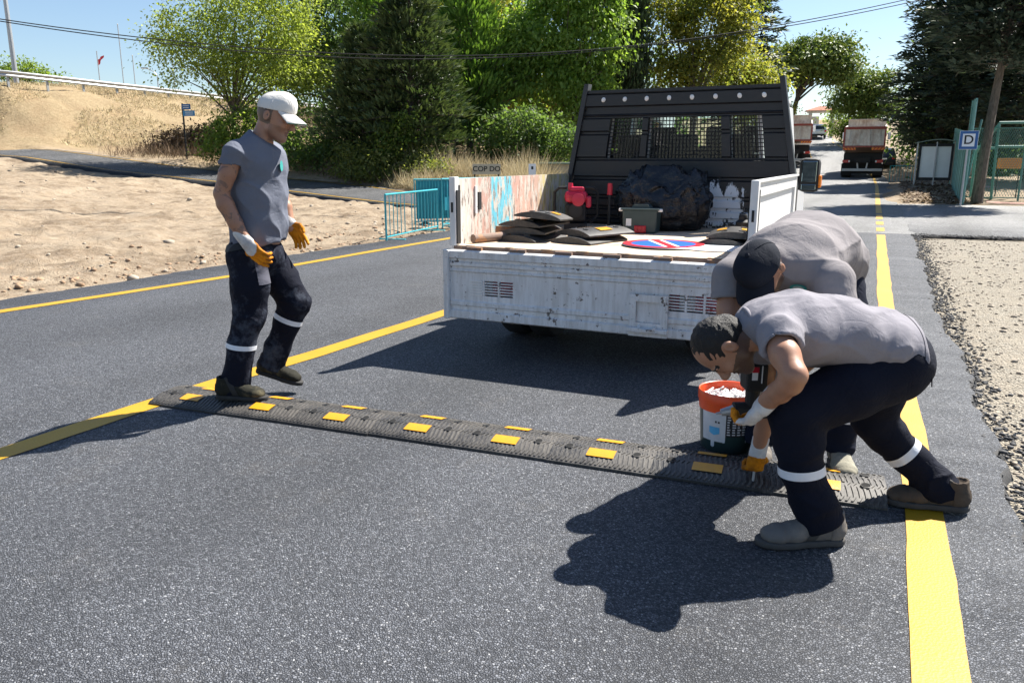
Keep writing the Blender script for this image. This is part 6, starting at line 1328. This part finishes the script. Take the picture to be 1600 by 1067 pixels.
n = 2600; x = g.uniform(0.3, 2.5, n); y = 28.8 + 17 * g.random(n) ** 1.2; kx = ~on_road(x, y, 0.1); x, y = x[kx], y[kx]; n = len(x)
o = link('fallen_leaves', leaf_mesh('fallen_leaves', np.stack([x, y, ground_z(x, y) + 0.02], 1), rvec(g, n) * np.array([1, 1, 0.25]), rvec(g, n) * 0.4 + np.array([0, 0, 1]), 0.12 * g.uniform(0.6, 1.4, n), 0.09 * g.uniform(0.6, 1.4, n), g.random(n)), leaf['twig']); tag(o, 'fallen dry leaves on the ground around the notice board', 'leaves', kind='stuff')

# ================================================================== things further off
m_turq = M_simple('turquoise_paint', (0.035, 0.36, 0.42), 0.45, var=0.2, vscale=12); m_turq2 = M_simple('turquoise_board', (0.02, 0.28, 0.36), 0.5, var=0.2, vscale=5)
m_fgreen = M_simple('fence_green', (0.10, 0.24, 0.20), 0.5, var=0.3, vscale=8); m_fteal = M_simple('fence_teal_sheet', (0.16, 0.36, 0.34), 0.55, var=0.4, vscale=4)
m_board = M_simple('notice_glass', (0.72, 0.76, 0.74), 0.25, var=0.12, vscale=2); m_concrete = M_simple('concrete_post', (0.40, 0.36, 0.28), 0.9, var=0.25, vscale=6, bump=0.4)
m_cable = M_simple('cable_black', (0.012, 0.012, 0.013), 0.7); m_tile = M_simple('roof_tile_red', (0.36, 0.12, 0.07), 0.85, var=0.3, vscale=6, bump=0.5); m_wall = M_simple('white_render', (0.62, 0.60, 0.56), 0.9, var=0.1)
m_sblue = M_simple('road_sign_blue', (0.015, 0.10, 0.30), 0.4, var=0.1); m_text = M_simple('letter_black', (0.012, 0.012, 0.013), 0.6); m_orangeb = M_simple('orange_board', (0.72, 0.24, 0.05), 0.6, var=0.15)
m_greenroof = M_simple('green_roof_sheet', (0.17, 0.22, 0.17), 0.7, var=0.3, vscale=3)

def text_mesh(parent, name, body, size, loc, rot, mat, ext=0.004):
    cu = bpy.data.curves.new('t', 'FONT'); cu.body = body; cu.size = size; cu.extrude = ext; cu.align_x = 'CENTER'; cu.align_y = 'CENTER'; cu.offset = size * 0.014
    o = bpy.data.objects.new('t', cu); COL.objects.link(o); bpy.context.view_layer.update()
    me = bpy.data.meshes.new_from_object(o.evaluated_get(bpy.context.evaluated_depsgraph_get())); bpy.data.objects.remove(o)
    me.materials.clear(); t_ = link(name, me, mat, parent); t_.location = loc; t_.rotation_euler = rot; return t_

# crowd barriers at the left road edge
def barrier(a, b, h_, label, skip=(), board=None):
    a = Vector(a); b = Vector(b); Ln = (b - a).length; e = empty('crowd_barrier', a, math.atan2(b.y - a.y, b.x - a.x), label, 'barrier', 'turquoise barriers at the road edge')
    mb = MB(); mb.tube([(0, 0, 0), (0, 0, h_), (Ln, 0, h_), (Ln, 0, 0)], 0.019, 8); mb.tube([(0, 0, 0.07), (Ln, 0, 0.07)], 0.013, 8); mb.build('frame', m_turq, e)
    n_ = 15
    for k in range(1, n_):
        if k in skip: continue
        mb = MB(); mb.tube([(Ln * k / n_, 0, 0.07), (Ln * k / n_ + random.uniform(-.01, .01), 0, h_)], 0.009, 6); mb.build('bar', m_turq, e)
    for x_ in (0.25, Ln - 0.25):
        mb = MB(); mb.box((x_, 0, 0.012), (0.05, 0.5, 0.02)); mb.build('foot', m_turq, e)
    if board: mb = MB(); mb.box(((board[0] + board[1]) / 2, 0.03, (board[2] + board[3]) / 2), (board[1] - board[0], 0.012, board[3] - board[2])); mb.build('board', m_turq2, e)
barrier((-7.92, 11.6, -0.01), (-8.30, 14.0, 0.0), 0.80, 'turquoise crowd barrier nearest the truck along the left road edge', (6,))
barrier((-9.15, 14.5, 0.02), (-8.45, 15.2, 0.02), 0.95, 'short turquoise barrier covered by a solid board behind the first', (), (0.04, 0.95, 0.12, 0.93))
barrier((-8.36, 14.3, 0.0), (-7.72, 16.6, 0.0), 0.99, 'turquoise barrier with a plate half hidden by the truck post', (), (0.1, 1.5, 0.35, 0.62))

# guardrail on the embankment
gr_pts = [(-60, 12), (-50, 17.5), (-44.5, 22.5), (-41.9, 27.2), (-41.4, 34.5), (-42.5, 42.2), (-44, 52), (-47, 66)]
G = np.array(gr_pts, float); s_ = np.concatenate([[0], np.cumsum(np.linalg.norm(np.diff(G, axis=0), axis=1))]); N_ = int(s_[-1] / 2.0); q = np.linspace(0, s_[-1], N_ + 1); GP = np.stack([np.interp(q, s_, G[:, 0]), np.interp(q, s_, G[:, 1])], 1); GZ_ = np.interp(GP[:, 1], [12, 27, 34, 42, 66], [5.3, 5.06, 4.9, 4.92, 5.3])
rail = empty('guardrail', (0, 0, 0), 0, 'galvanised steel guardrail along the top of the dry embankment', 'guardrail')
for p, z in zip(GP, GZ_): mb = MB(); mb.box((p[0], p[1], z + 0.2), (0.07, 0.11, 1.1)); mb.build('post', m_steel, rail)
prof = [(0.10, 0.45), (0.13, 0.50), (0.10, 0.56), (0.06, 0.60), (0.10, 0.64), (0.13, 0.70), (0.10, 0.76)]; vs = []; fs = []
for i, (p, z) in enumerate(zip(GP, GZ_)):
    d_ = GP[min(i + 1, N_)] - GP[max(i - 1, 0)]; d_ /= np.linalg.norm(d_); nn_ = np.array([d_[1], -d_[0]])
    for a, b in prof: vs.append((p[0] + nn_[0] * a, p[1] + nn_[1] * a, z + b))
for i in range(N_):
    for k in range(6): fs.append((i * 7 + k, (i + 1) * 7 + k, (i + 1) * 7 + k + 1, i * 7 + k + 1))
mb = MB(); mb.add(vs, fs); mb.build('rail_beam', m_steel, rail, True)
# lamps, flag and masts beyond the rail
def lamp(base, H, arm, label, r=0.09, group=None):
    e = empty('street_lamp', base, 0, label, 'street lamp', group); mb = MB(); mb.tube([(0, 0, 0), (0, 0, H)], [r, r * 0.55], 10); mb.build('pole', m_steel, e)
    mb = MB(); mb.tube([(0, 0, H - 0.05), (arm[0] * 0.3, arm[1] * 0.3, H + 0.25), (arm[0], arm[1], H + 0.5)], r * 0.4, 8); mb.build('arm', m_steel, e)
    mb = MB(); mb.box((arm[0] * 1.1, arm[1] * 1.1, H + 0.5), (0.55, 0.2, 0.09), math.atan2(arm[1], arm[0]), bev=0.03); mb.build('lamp_head', m_steel, e); return e
lamp((-43.2, 28.9, 5.3), 9.5, (1.5, -0.8), 'tall grey lamp post at the upper left behind the guardrail', 0.13)
lamp((-52.4, 46.4, 5.4), 2.3, (-0.7, -0.4), 'small far street lamp beyond the guardrail', 0.06)
lamp((-11.8, 43.4, 1.2), 7.6, (1.5, 0.6), 'slim lamp post rising above the black headboard', 0.10)
fl = empty('flag_pole', (-58.9, 46.4, 5.4), 0, 'thin mast with a small red flag far beyond the guardrail', 'flag'); mb = MB(); mb.tube([(0, 0, 0), (0, 0, 4.4)], 0.04, 6); mb.build('mast', m_steel, fl)
mb = MB(); vs = [(0.05 + 0.11 * k, 0.06 * math.sin(k * 1.3), 3.3 + 0.08 * k + j * 0.45 - (0.03 * k if j else -0.02 * k)) for k in range(7) for j in (0, 1)]; mb.add(vs, [(2 * k, 2 * k + 2, 2 * k + 3, 2 * k + 1) for k in range(6)]); mb.build('flag_cloth', m_sred, fl)
for x, y, H, lb in ((-54, 44.6, 5.8, 'tallest bare thin mast beyond the guardrail'), (-56.2, 47.5, 4.0, 'bare thin mast nearest the small red flag'), (-52.6, 48.2, 3.6, 'bare thin mast next to the small far lamp')):
    mb = MB(); mb.tube([(0, 0, 0), (0, 0, H)], 0.035, 6); mb.lathe([(0.035, H), (0.05, H + 0.04), (0, H + 0.1)], 8); o = mb.build('mast', m_steel); o.location = (x, y, 5.4); tag(o, lb, 'mast', 'bare masts beyond the guardrail')
# blue direction sign
bs = empty('direction_sign', B3(-29.0, 26.9), R(10), 'black pole with two small blue direction plates by the side road', 'sign')
mb = MB(); mb.tube([(0, 0, -0.1), (0, 0, 2.45)], 0.04, 8); mb.build('pole', m_dark, bs)
mb = MB(); mb.box((0.22, -0.05, 2.30), (0.46, 0.02, 0.24)); p = mb.build('sign_plate', m_sblue, bs); mb = MB()
for k in range(2): mb.box((0.22, -0.062, 2.34 - 0.08 * k), (0.3, 0.004, 0.025))
mb.build('print_line', m_swhite, p)
m_sblue2 = M_simple('sign_light_blue', (0.03, 0.22, 0.45), 0.4)
mb = MB(); mb.box((0.34, -0.05, 2.02), (0.60, 0.02, 0.24)); p = mb.build('sign_plate', m_sblue2, bs); mb = MB()
for k in range(2): mb.box((0.36, -0.062, 2.06 - 0.08 * k), (0.4, 0.004, 0.025))
mb.build('print_line', m_swhite, p)
# overhead cable
A_ = np.array([-20.45, 12.57]); B_ = np.array([1.18, 26.97])
for k, (dz, lb) in enumerate(((0.0, 'upper black overhead cable sagging across the trees'), (-0.07, 'lower black overhead cable running just under the upper one'))):
    mb = MB(); mb.tube([(*(A_ + (B_ - A_) * t_), 5.368 * t_ * t_ - 4.054 * t_ + 4.772 + dz + 0.03 * math.sin(9 * t_ + k)) for t_ in np.linspace(-0.55, 1.6, 90)], 0.013, 6); tag(mb.build('overhead_cable', m_cable, None, True), lb, 'cable', 'overhead cables')
# do-not-litter board in the dry grass
e = empty('litter_notice', B3(-12.4, 24.2), R(28), 'cream board lettered in black standing in the dry grass', 'sign'); mb = MB(); mb.box((0, 0, 1.0), (0.95, 0.03, 0.34)); mb.build('panel', M_simple('cream_board', (0.52, 0.45, 0.32), 0.8, var=0.15), e)
for s_ in (-0.4, 0.4): mb = MB(); mb.box((s_, 0.035, 0.55), (0.05, 0.04, 1.2)); mb.build('stake', m_barkd, e)
text_mesh(e, 'lettering', 'COP DO', 0.24, (0, -0.02, 1.0), (R(90), 0, 0), m_text)
e = empty('paper_notice', B3(-10.9, 24.6), R(25), 'small white paper notice on a stake in the dry grass', 'sign'); mb = MB(); mb.box((0, 0, 1.05), (0.24, 0.02, 0.36)); mb.build('panel', m_swhite, e); mb = MB(); mb.box((0, 0.03, 0.5), (0.04, 0.03, 1.1)); mb.build('stake', m_barkd, e)
mb = MB(); mb.box((0, -0.012, 1.1), (0.07, 0.004, 0.1)); mb.build('print_mark', m_text, e)
e = empty('low_shed', B3(-11.4, 28.9), R(20), 'low shed with a flat grey green roof behind the dry grass', 'shed'); mb = MB(); mb.box((0, 0, 0.35), (1.6, 1.4, 0.9)); mb.build('wall', m_concrete, e); mb = MB(); mb.box((0, 0, 0.84), (2.0, 1.7, 0.06)); mb.build('roof', m_greenroof, e)
e = empty('meter_box', B3(-10.6, 28.3), R(22), 'small pale meter box on a post beside the low shed roof', 'box'); mb = MB(); mb.box((0, 0, 1.05), (0.42, 0.2, 0.34), bev=0.02); mb.build('case', m_swhite, e); mb = MB(); mb.box((0, 0, 0.45), (0.06, 0.06, 0.95)); mb.build('post', m_steel, e); mb = MB(); mb.lathe([(0.05, 0), (0.05, 0.012), (0, 0.012)], 12, (0, -0.1, 1.08), Matrix.Rotation(R(90), 3, 'X')); mb.build('dial', m_dark, e)
e = empty('low_railing', B3(-10.9, 24.9), R(25), 'low thin metal railing in front of the dry grass', 'railing'); mb = MB(); mb.tube([(-1.0, 0, 0.0), (-1.0, 0, 0.75), (1.3, 0, 0.75), (1.3, 0, 0)], 0.018, 6); mb.tube([(-1, 0, 0.6), (1.3, 0, 0.6)], 0.012, 6); mb.build('frame', m_dark, e)
# far red-roofed house behind the trees
e = empty('tiled_house', B3(-20.6, 44.5), R(25), 'house with a red tiled roof glimpsed between the trees', 'house'); mb = MB(); mb.box((0, 0, 1.0), (4.5, 4, 2.6)); mb.build('wall', m_wall, e); mb = MB(); mb.prism([(-2.7, 2.25), (0, 3.3), (2.7, 2.25)], 4.8, 'y'); mb.build('roof', m_tile, e); mb = MB(); mb.box((0.8, -2.02, 1.2), (0.8, 0.06, 1.0)); mb.build('window', m_dark, e)

# notice board shelter
nb = empty('notice_board', B3(1.35, 35.0), R(2), 'glazed white notice board in a black frame beside the green fence', 'notice board')
mb = MB(); mb.panel(-0.58, 0.60, 0.22, 1.58, 0, 0.10, [(-0.50, 0.0, 0.32, 1.48), (0.03, 0.52, 0.32, 1.48)]); mb.build('frame', m_dark, nb)
for a, b in ((-0.50, 0.0), (0.03, 0.52)): mb = MB(); mb.box(((a + b) / 2, 0.01, 0.9), (b - a - 0.004, 0.03, 1.156)); mb.build('pane', m_board, nb)
mb = MB(); mb.box((0.015, -0.07, 0.8), (0.04, 0.03, 1.55)); mb.box((0.045, -0.09, 0.85), (0.02, 0.02, 0.08)); mb.build('door_stile', m_steel, nb)
for x_ in (-0.64, 0.015): mb = MB(); mb.box((x_, 0.0, 0.75), (0.05, 0.08, 1.8)); mb.build('leg', m_steel, nb)
mb = MB(); mb.box((0.72, 0.1, 0.7), (0.16, 0.5, 1.9)); mb.build('concrete_post', m_concrete, nb)
mb = MB(); mb.prism([(-0.72 + 1.6 * k / 10, 1.62 + 0.13 * math.sin(math.pi * k / 10)) for k in range(11)] + [(-0.72 + 1.6 * k / 10, 1.59 + 0.13 * math.sin(math.pi * k / 10)) for k in range(10, -1, -1)], 0.5, 'y'); mb.build('curved_roof', m_greenroof, nb)
# court fence
fe = empty('court_fence', (2.0, 28.3, 0), 0, 'tall blue green sheet and wire fence around the playing court', 'fence')
for k in range(11):
    y_ = 0.25 + k * 0.78; h_ = 3.15 if k in (0, 1) else 2.15 + 0.04 * k; mb = MB(); mb.tube([(0.03 * k * 0.1, y_, 0.0), (0.0, y_, h_)], 0.035, 8); mb.build('post', m_fgreen, fe)
for k in range(10):
    y_ = 0.25 + k * 0.78; mb = MB(); h_ = 3.05 if k == 0 else 2.1 + 0.04 * k; n_ = 12
    vs = [(0.02 + 0.035 * math.sin(j * 1.9 + k) * (j > 0) * (j < n_) + 0.02 * z_, y_ + 0.78 * j / n_, 0.08 + z_ * (h_ - 0.08 + 0.15 * math.sin(k * 3 + j) * (k < 2))) for j in range(n_ + 1) for z_ in (0, 0.5, 1)]; fs = []
    for j in range(n_):
        for z_ in range(2): fs.append((j * 3 + z_, (j + 1) * 3 + z_, (j + 1) * 3 + z_ + 1, j * 3 + z_ + 1))
    mb.add(vs, fs); mb.build('sheet', m_fteal, fe)
for k in range(7):
    x_ = 0.1 + k * 1.6; mb = MB(); mb.tube([(x_, 2.2 + 0.05 * k, 0.0), (x_, 2.2 + 0.05 * k, 2.4)], 0.03, 8); mb.build('wire_post', m_fgreen, fe)
for k in range(6):
    x_ = 0.1 + k * 1.6; mb = MB(); y_ = 2.22 + 0.05 * k
    for j in range(20):
        t0 = j / 20 * 1.6
        for sg in (-1, 1):
            x0, z0_ = (t0, 0.15); x1 = t0 + sg * 2.2 * 0.55
            xa, xb = max(0, min(1.6, x0)), max(0, min(1.6, x1)); zb = z0_ + 2.2 * (abs(xb - x0) / abs(x1 - x0)); mb.tube([(x_ + xa, y_, z0_), (x_ + xb, y_, zb)], 0.006, 3, cap=False)
            x0, z0_ = (0.0 if sg > 0 else 1.6, 0.15 + 2.2 * j / 20); dx_ = min(1.6, (2.35 - z0_) * 0.55); mb.tube([(x_ + x0, y_, z0_), (x_ + x0 + sg * dx_, y_, z0_ + dx_ / 0.55)], 0.006, 3, cap=False)
    for z_ in (0.15, 2.35): mb.tube([(x_, y_, z_), (x_ + 1.6, y_, z_)], 0.018, 6)
    mb.build('wire_mesh', m_fgreen, fe)
mb = MB(); mb.tube([(0.05, 0.4, 0.6), (0.35, 1.7, 2.6)], 0.03, 8); mb.build('brace', m_fgreen, fe)
ds = empty('parking_sign', (1.90, 27.75, 0), R(4), 'square blue and white sign with a black letter D on the fence', 'sign')
mb = MB(); mb.box((0, 0, 1.93), (0.50, 0.02, 0.54), bev=0.008); mb.build('plate', m_swhite, ds); mb = MB(); mb.panel(-0.24, 0.24, 1.67, 2.19, -0.0125, 0.004, [(-0.165, 0.165, 1.745, 2.115)]); mb.build('blue_border', m_sblue, ds)
text_mesh(ds, 'letter', 'D', 0.36, (0.0, -0.013, 1.93), (R(90), 0, 0), m_text); mb = MB(); mb.tube([(0, 0.04, 0.0), (0, 0.04, 2.2)], 0.03, 8); mb.build('pole', m_steel, ds)
# swing / goal frame on the court
sf = empty('goal_frame', (2.95, 30.6, 0.02), R(2), 'green steel tube goal frame standing on the pink court', 'goal')
for a, b in (((0, 0, 0), (-0.05, 0, 2.5)), ((3.2, 0, 0), (3.2, 0, 2.5)), ((-0.05, 0, 2.5), (3.2, 0, 2.5)), ((-0.05, 0, 1.75), (3.2, 0, 1.75)), ((-0.05, 0, 2.45), (-0.5, 0.9, 1.6)), ((-0.05, 0, 1.7), (-0.5, 0.9, 1.75)), ((-0.5, 0.9, 0), (-0.5, 0.9, 1.8)), ((3.2, 0, 2.5), (3.0, 0.9, 0))): mb = MB(); mb.tube([a, b], 0.042, 8); mb.build('tube', m_fgreen, sf)
ob = empty('orange_notice', (3.45, 31.6, 0.02), R(-3), 'orange board with lines of print on the court railing', 'sign'); mb = MB(); mb.box((0, 0, 1.22), (0.72, 0.02, 0.34), bev=0.004); mb.build('panel', m_orangeb, ob); mb = MB()
for k in range(4): mb.box((0.0, -0.0115, 1.33 - 0.07 * k), (0.5 if k else 0.56, 0.004, 0.018))
mb.build('print_line', M_simple('print_dark_orange', (0.42, 0.10, 0.02), 0.6), ob)
for s_ in (-0.3, 0.3): mb = MB(); mb.tube([(s_, 0.04, 0), (s_, 0.04, 1.4)], 0.02, 6); mb.build('post', m_dark, ob)
barb = empty('low_barrier', B3(0.35, 53.5), R(5), 'small blue grey barrier under the cedars beyond the notice board', 'barrier'); mb = MB(); mb.tube([(-0.6, 0, 0), (-0.6, 0, 0.95), (0.6, 0, 0.95), (0.6, 0, 0)], 0.025, 6); mb.build('frame', m_turq, barb)
for k in range(1, 7): mb = MB(); mb.tube([(-0.6 + 1.2 * k / 7, 0, 0.05), (-0.6 + 1.2 * k / 7, 0, 0.95)], 0.012, 5); mb.build('bar', m_turq, barb)

# dump trucks seen from behind
m_dred = M_worn('dump_red', (0.36, 0.045, 0.035), (0.18, 0.08, 0.05), 0.3, 4, 0.5, (0.25, 0.18, 0.13), 0.4)
t = NT('dump_white_stained'); v = t.mapped((1, 1, 0.6)); stn = t.ramp(t.noise(1.3, 5, 0.65, v), [(0.45, 0.0), (0.7, 0.9)]); stn2 = t.ramp(t.noise(6, 6, 0.7, t.mapped((2, 2, 0.4))), [(0.5, 0.0), (0.7, 0.6)])
t.base(t.mix(stn2, t.mix(stn, (0.78, 0.76, 0.70), (0.30, 0.18, 0.12)), (0.42, 0.32, 0.25))); t.setp(Roughness=0.6); m_dwhite = t.m
m_hazo = M_simple('hazard_orange', (0.85, 0.26, 0.02), 0.4, var=0.1); m_hazr = M_simple('hazard_red', (0.45, 0.02, 0.02), 0.4, var=0.1); m_lens = M_simple('lens_red', (0.55, 0.03, 0.025), 0.25, var=0.2)
dt = empty('dump_truck', (-1.95, 57.0, 0.10), R(1.0), 'dump truck with red framed stained white tailgate stopped in the right lane', 'truck', 'dump trucks on the road')
mb = MB(); mb.panel(-1.25, 1.25, 2.0, 3.28, 0.0, 0.10, [(-1.15, 1.15, 2.10, 3.12)]); mb.box((0, -0.08, 3.24), (2.4, 0.10, 0.08)); mb.build('tailgate_frame', m_dred, dt)
mb = MB(); mb.box((0, 0.02, 2.61), (2.30, 0.05, 1.02)); 
mb.build('tailgate_panel', m_dwhite, dt)
for x_ in (-0.92, -0.3, 0.3, 0.92): mb = MB(); mb.box((x_, -0.035, 2.61), (0.05, 0.06, 1.0), Euler((0, R(6 if x_ < 0 else -6), 0))); mb.build('panel_rib', m_dwhite, dt)
for s_ in (-1, 1):
    mb = MB(); mb.prism([(0.05, 2.0), (4.8, 1.6), (4.8, 3.55), (0.05, 3.25)], 0.08, 'x', (s_ * 1.21, 0, 0)); mb.build('bed_side', m_dwhite, dt)
    mb = MB(); mb.box((s_ * 0.85, -0.05, 1.90), (0.75, 0.04, 0.15)); hz = mb.build('hazard_board', m_hazo, dt)
    for k in range(4): mb = MB(); x_ = s_ * 0.85 - 0.30 + k * 0.19; mb.add([(x_, -0.0735, 1.83), (x_ + 0.08, -0.0735, 1.83), (x_ + 0.08 + s_ * 0.10, -0.0735, 1.97), (x_ + s_ * 0.10, -0.0735, 1.97)], [(0, 1, 2, 3)]); mb.build('hazard_stripe', m_hazr, hz)
    mb = MB(); mb.box((s_ * 0.98, 0.25, 1.12), (0.44, 0.08, 0.18), bev=0.01); lt = mb.build('light_cluster', m_lens, dt); mb = MB(); mb.box((s_ * 0.80, 0.205, 1.12), (0.09, 0.02, 0.12)); mb.build('reverse_lens', m_swhite, lt)
    mb = MB(); mb.tube([(s_ * 1.2, 6.5, 3.0), (s_ * 1.42, 6.4, 3.0)], 0.03, 6); mb.box((s_ * 1.48, 6.4, 2.85), (0.2, 0.1, 0.5), bev=0.03); mb.build('wing_mirror', m_swhite, dt)
    mb = MB(); mb.box((s_ * 0.28, 0.3, 0.85), (0.09, 0.12, 0.7), Euler((0, R(s_ * 8), 0))); mb.build('bumper_bracket', m_steel, dt)
    for y_ in (1.3, 2.7, 6.2):
        wm = MB(); wm.lathe([(0.28, -0.27), (0.48, -0.28), (0.52, -0.2), (0.52, 0.2), (0.48, 0.28), (0.28, 0.27)], 24, (s_ * 0.95, y_, 0.52), Matrix.Rotation(R(90), 3, 'Y')); wm = wm.build('wheel', m_rubber, dt, auto=35); mb = MB(); mb.lathe([(0, 0.1), (0.2, 0.14), (0.28, 0.2), (0.28, -0.2), (0, -0.1)], 16, (s_ * 0.95, y_, 0.52), Matrix.Rotation(R(90), 3, 'Y')); mb.build('rim', m_steel, wm)
    mb = MB(); mb.box((s_ * 0.95, 0.62, 0.6), (0.62, 0.03, 0.75)); mb.build('mud_flap', m_rubber, dt)
mb = MB(); mb.box((0, 4.82, 2.85), (2.40, 0.08, 2.1)); mb.box((0, 4.7, 3.92), (2.45, 0.3, 0.05)); mb.build('bulkhead', m_dwhite, dt)
mb = MB(); mb.add([(-1.2, 0.05, 2.05), (1.2, 0.05, 2.05), (1.2, 4.8, 1.7), (-1.2, 4.8, 1.7)], [(0, 1, 2, 3)]); mb.build('bed_floor', m_rust, dt)
mb = MB(); mb.box((0, 3.6, 1.2), (0.95, 7.0, 0.35)); mb.box((0, 0.45, 1.35), (2.3, 0.2, 0.5)); mb.box((0, 0.4, 1.2), (0.7, 0.15, 0.3)); mb.box((0, 0.95, 1.0), (2.3, 0.1, 1.35)); mb.build('chassis', m_dark, dt)  # last box is an added dark backing, filling the shaded gap between the wheels
mb = MB(); mb.box((0, 0.22, 0.58), (2.4, 0.12, 0.17), bev=0.01); mb.build('bumper', m_steel, dt)
mb = MB(); mb.box((0, 6.3, 2.2), (2.4, 2.0, 2.0), bev=0.08); mb.build('cab', m_cab, dt)
d2 = copy_tree(dt); d2.location = (-7.25, 66.5, float(road_z(66.5)) + 0.02); d2.rotation_euler = (R(2.5), 0, R(6)); d2['label'] = 'second dump truck mostly hidden behind the black headboard'

def car(name, loc, rz, paint, label, rx=0.0):
    e = empty(name, loc, rz, label, 'car'); e.rotation_euler = (rx, 0, rz); w2 = 0.86
    prof_ = [(0.0, 0.35), (0.03, 0.80), (0.12, 0.98), (0.55, 1.40), (1.0, 1.47), (2.2, 1.42), (2.95, 1.02), (3.9, 0.88), (4.05, 0.6), (4.05, 0.35)]
    mb = MB(); n_ = len(prof_); cols = []
    for f_ in (-1, -0.93, 0.93, 1): cols.append([(f_ * w2 * (1 - 0.20 * max(0, (z - 0.95)) / 0.5), y + (0.03 if abs(f_) == 1 else 0), z - (0.03 if abs(f_) == 1 and z > 0.9 else 0)) for y, z in prof_])
    vs = [p for c_ in cols for p in c_]; fs = []
    for c_ in range(3):
        for i in range(n_ - 1): fs.append((c_ * n_ + i, c_ * n_ + i + 1, (c_ + 1) * n_ + i + 1, (c_ + 1) * n_ + i))
    fs += [tuple(range(n_)), tuple(range(3 * n_, 4 * n_))[::-1]]; mb.add(vs, fs); mb.build('body', paint, e, auto=30)
    mb = MB(); mb.add([(-0.62, 0.13, 1.02), (0.62, 0.13, 1.02), (0.56, 0.50, 1.38), (-0.56, 0.50, 1.38)], [(0, 1, 2, 3)]); mb.build('rear_window', m_cargl, e)
    for s_ in (-1, 1):
        mb = MB(); mb.add([(s_ * 0.845, 0.55, 1.0), (s_ * 0.845, 2.65, 1.0), (s_ * 0.745, 2.15, 1.37), (s_ * 0.745, 0.85, 1.38)], [(0, 1, 2, 3)]); mb.build('side_window', m_cargl, e)
        mb = MB(); mb.box((s_ * 0.70, 0.035, 0.85), (0.2, 0.06, 0.2), bev=0.02); mb.build('tail_light', m_lens, e)
        mb = MB(); mb.box((s_ * 0.93, 2.6, 1.0), (0.16, 0.1, 0.12), bev=0.03); mb.build('wing_mirror', paint, e)
        for y_ in (0.75, 3.25): wm = MB(); wm.lathe([(0.19, -0.1), (0.28, -0.1), (0.31, -0.07), (0.31, 0.07), (0.28, 0.1), (0.19, 0.1)], 20, (s_ * 0.76, y_, 0.31), Matrix.Rotation(R(90), 3, 'Y')); wm = wm.build('wheel', m_rubber, e, auto=35); mb = MB(); mb.lathe([(0, 0.08), (0.19, 0.09), (0.19, -0.09), (0, -0.08)], 14, (s_ * 0.76, y_, 0.31), Matrix.Rotation(R(90), 3, 'Y')); mb.build('rim', m_steel, wm)
    mb = MB(); mb.box((0, -0.012, 0.45), (1.5, 0.06, 0.2), bev=0.02); mb.build('bumper', m_dark, e); mb = MB(); mb.box((0, -0.012, 0.78), (0.5, 0.03, 0.11)); mb.build('number_plate', m_swhite, e)
m_cargl = M_simple('car_glass_dark', (0.02, 0.025, 0.03), 0.08, var=0.1)
car('parked_car', (-0.85, 66.0, 0.60), R(1), M_simple('car_paint_dark', (0.03, 0.035, 0.05), 0.25, 0.3, var=0.05), 'dark parked car half hidden to the right of the dump truck', R(4))
car('white_car', (-7.9, 94.6, float(road_z(94.6)) + 0.05), R(12), M_simple('car_paint_white', (0.72, 0.73, 0.75), 0.25, var=0.03), 'white car far up the road below the pavilion', R(6))
pv = empty('pavilion', (-8.0, 97.5, 3.6), R(8), 'white pillared pavilion with a red tiled roof at the top of the road', 'pavilion')
for x_ in (-1.15, 1.15):
    for y_ in (-1, 1): mb = MB(); mb.box((x_, y_, 1.4), (0.28, 0.28, 3.0)); mb.build('pillar', m_wall, pv)
mb = MB(); mb.box((0, 0, 2.85), (2.9, 2.6, 0.16)); mb.build('beam', m_wall, pv)
mb = MB(); mb.add([(-1.75, -1.6, 2.94), (1.75, -1.6, 2.94), (1.75, 1.6, 2.94), (-1.75, 1.6, 2.94), (-0.3, 0, 3.45), (0.3, 0, 3.45)], [(0, 1, 5, 4), (1, 2, 5), (2, 3, 4, 5), (3, 0, 4), (3, 2, 1, 0)]); mb.build('roof', m_tile, pv)
mb = MB(); mb.box((-0.6, 0.9, 1.2), (0.9, 0.1, 2.4)); mb.build('wall', m_wall, pv)
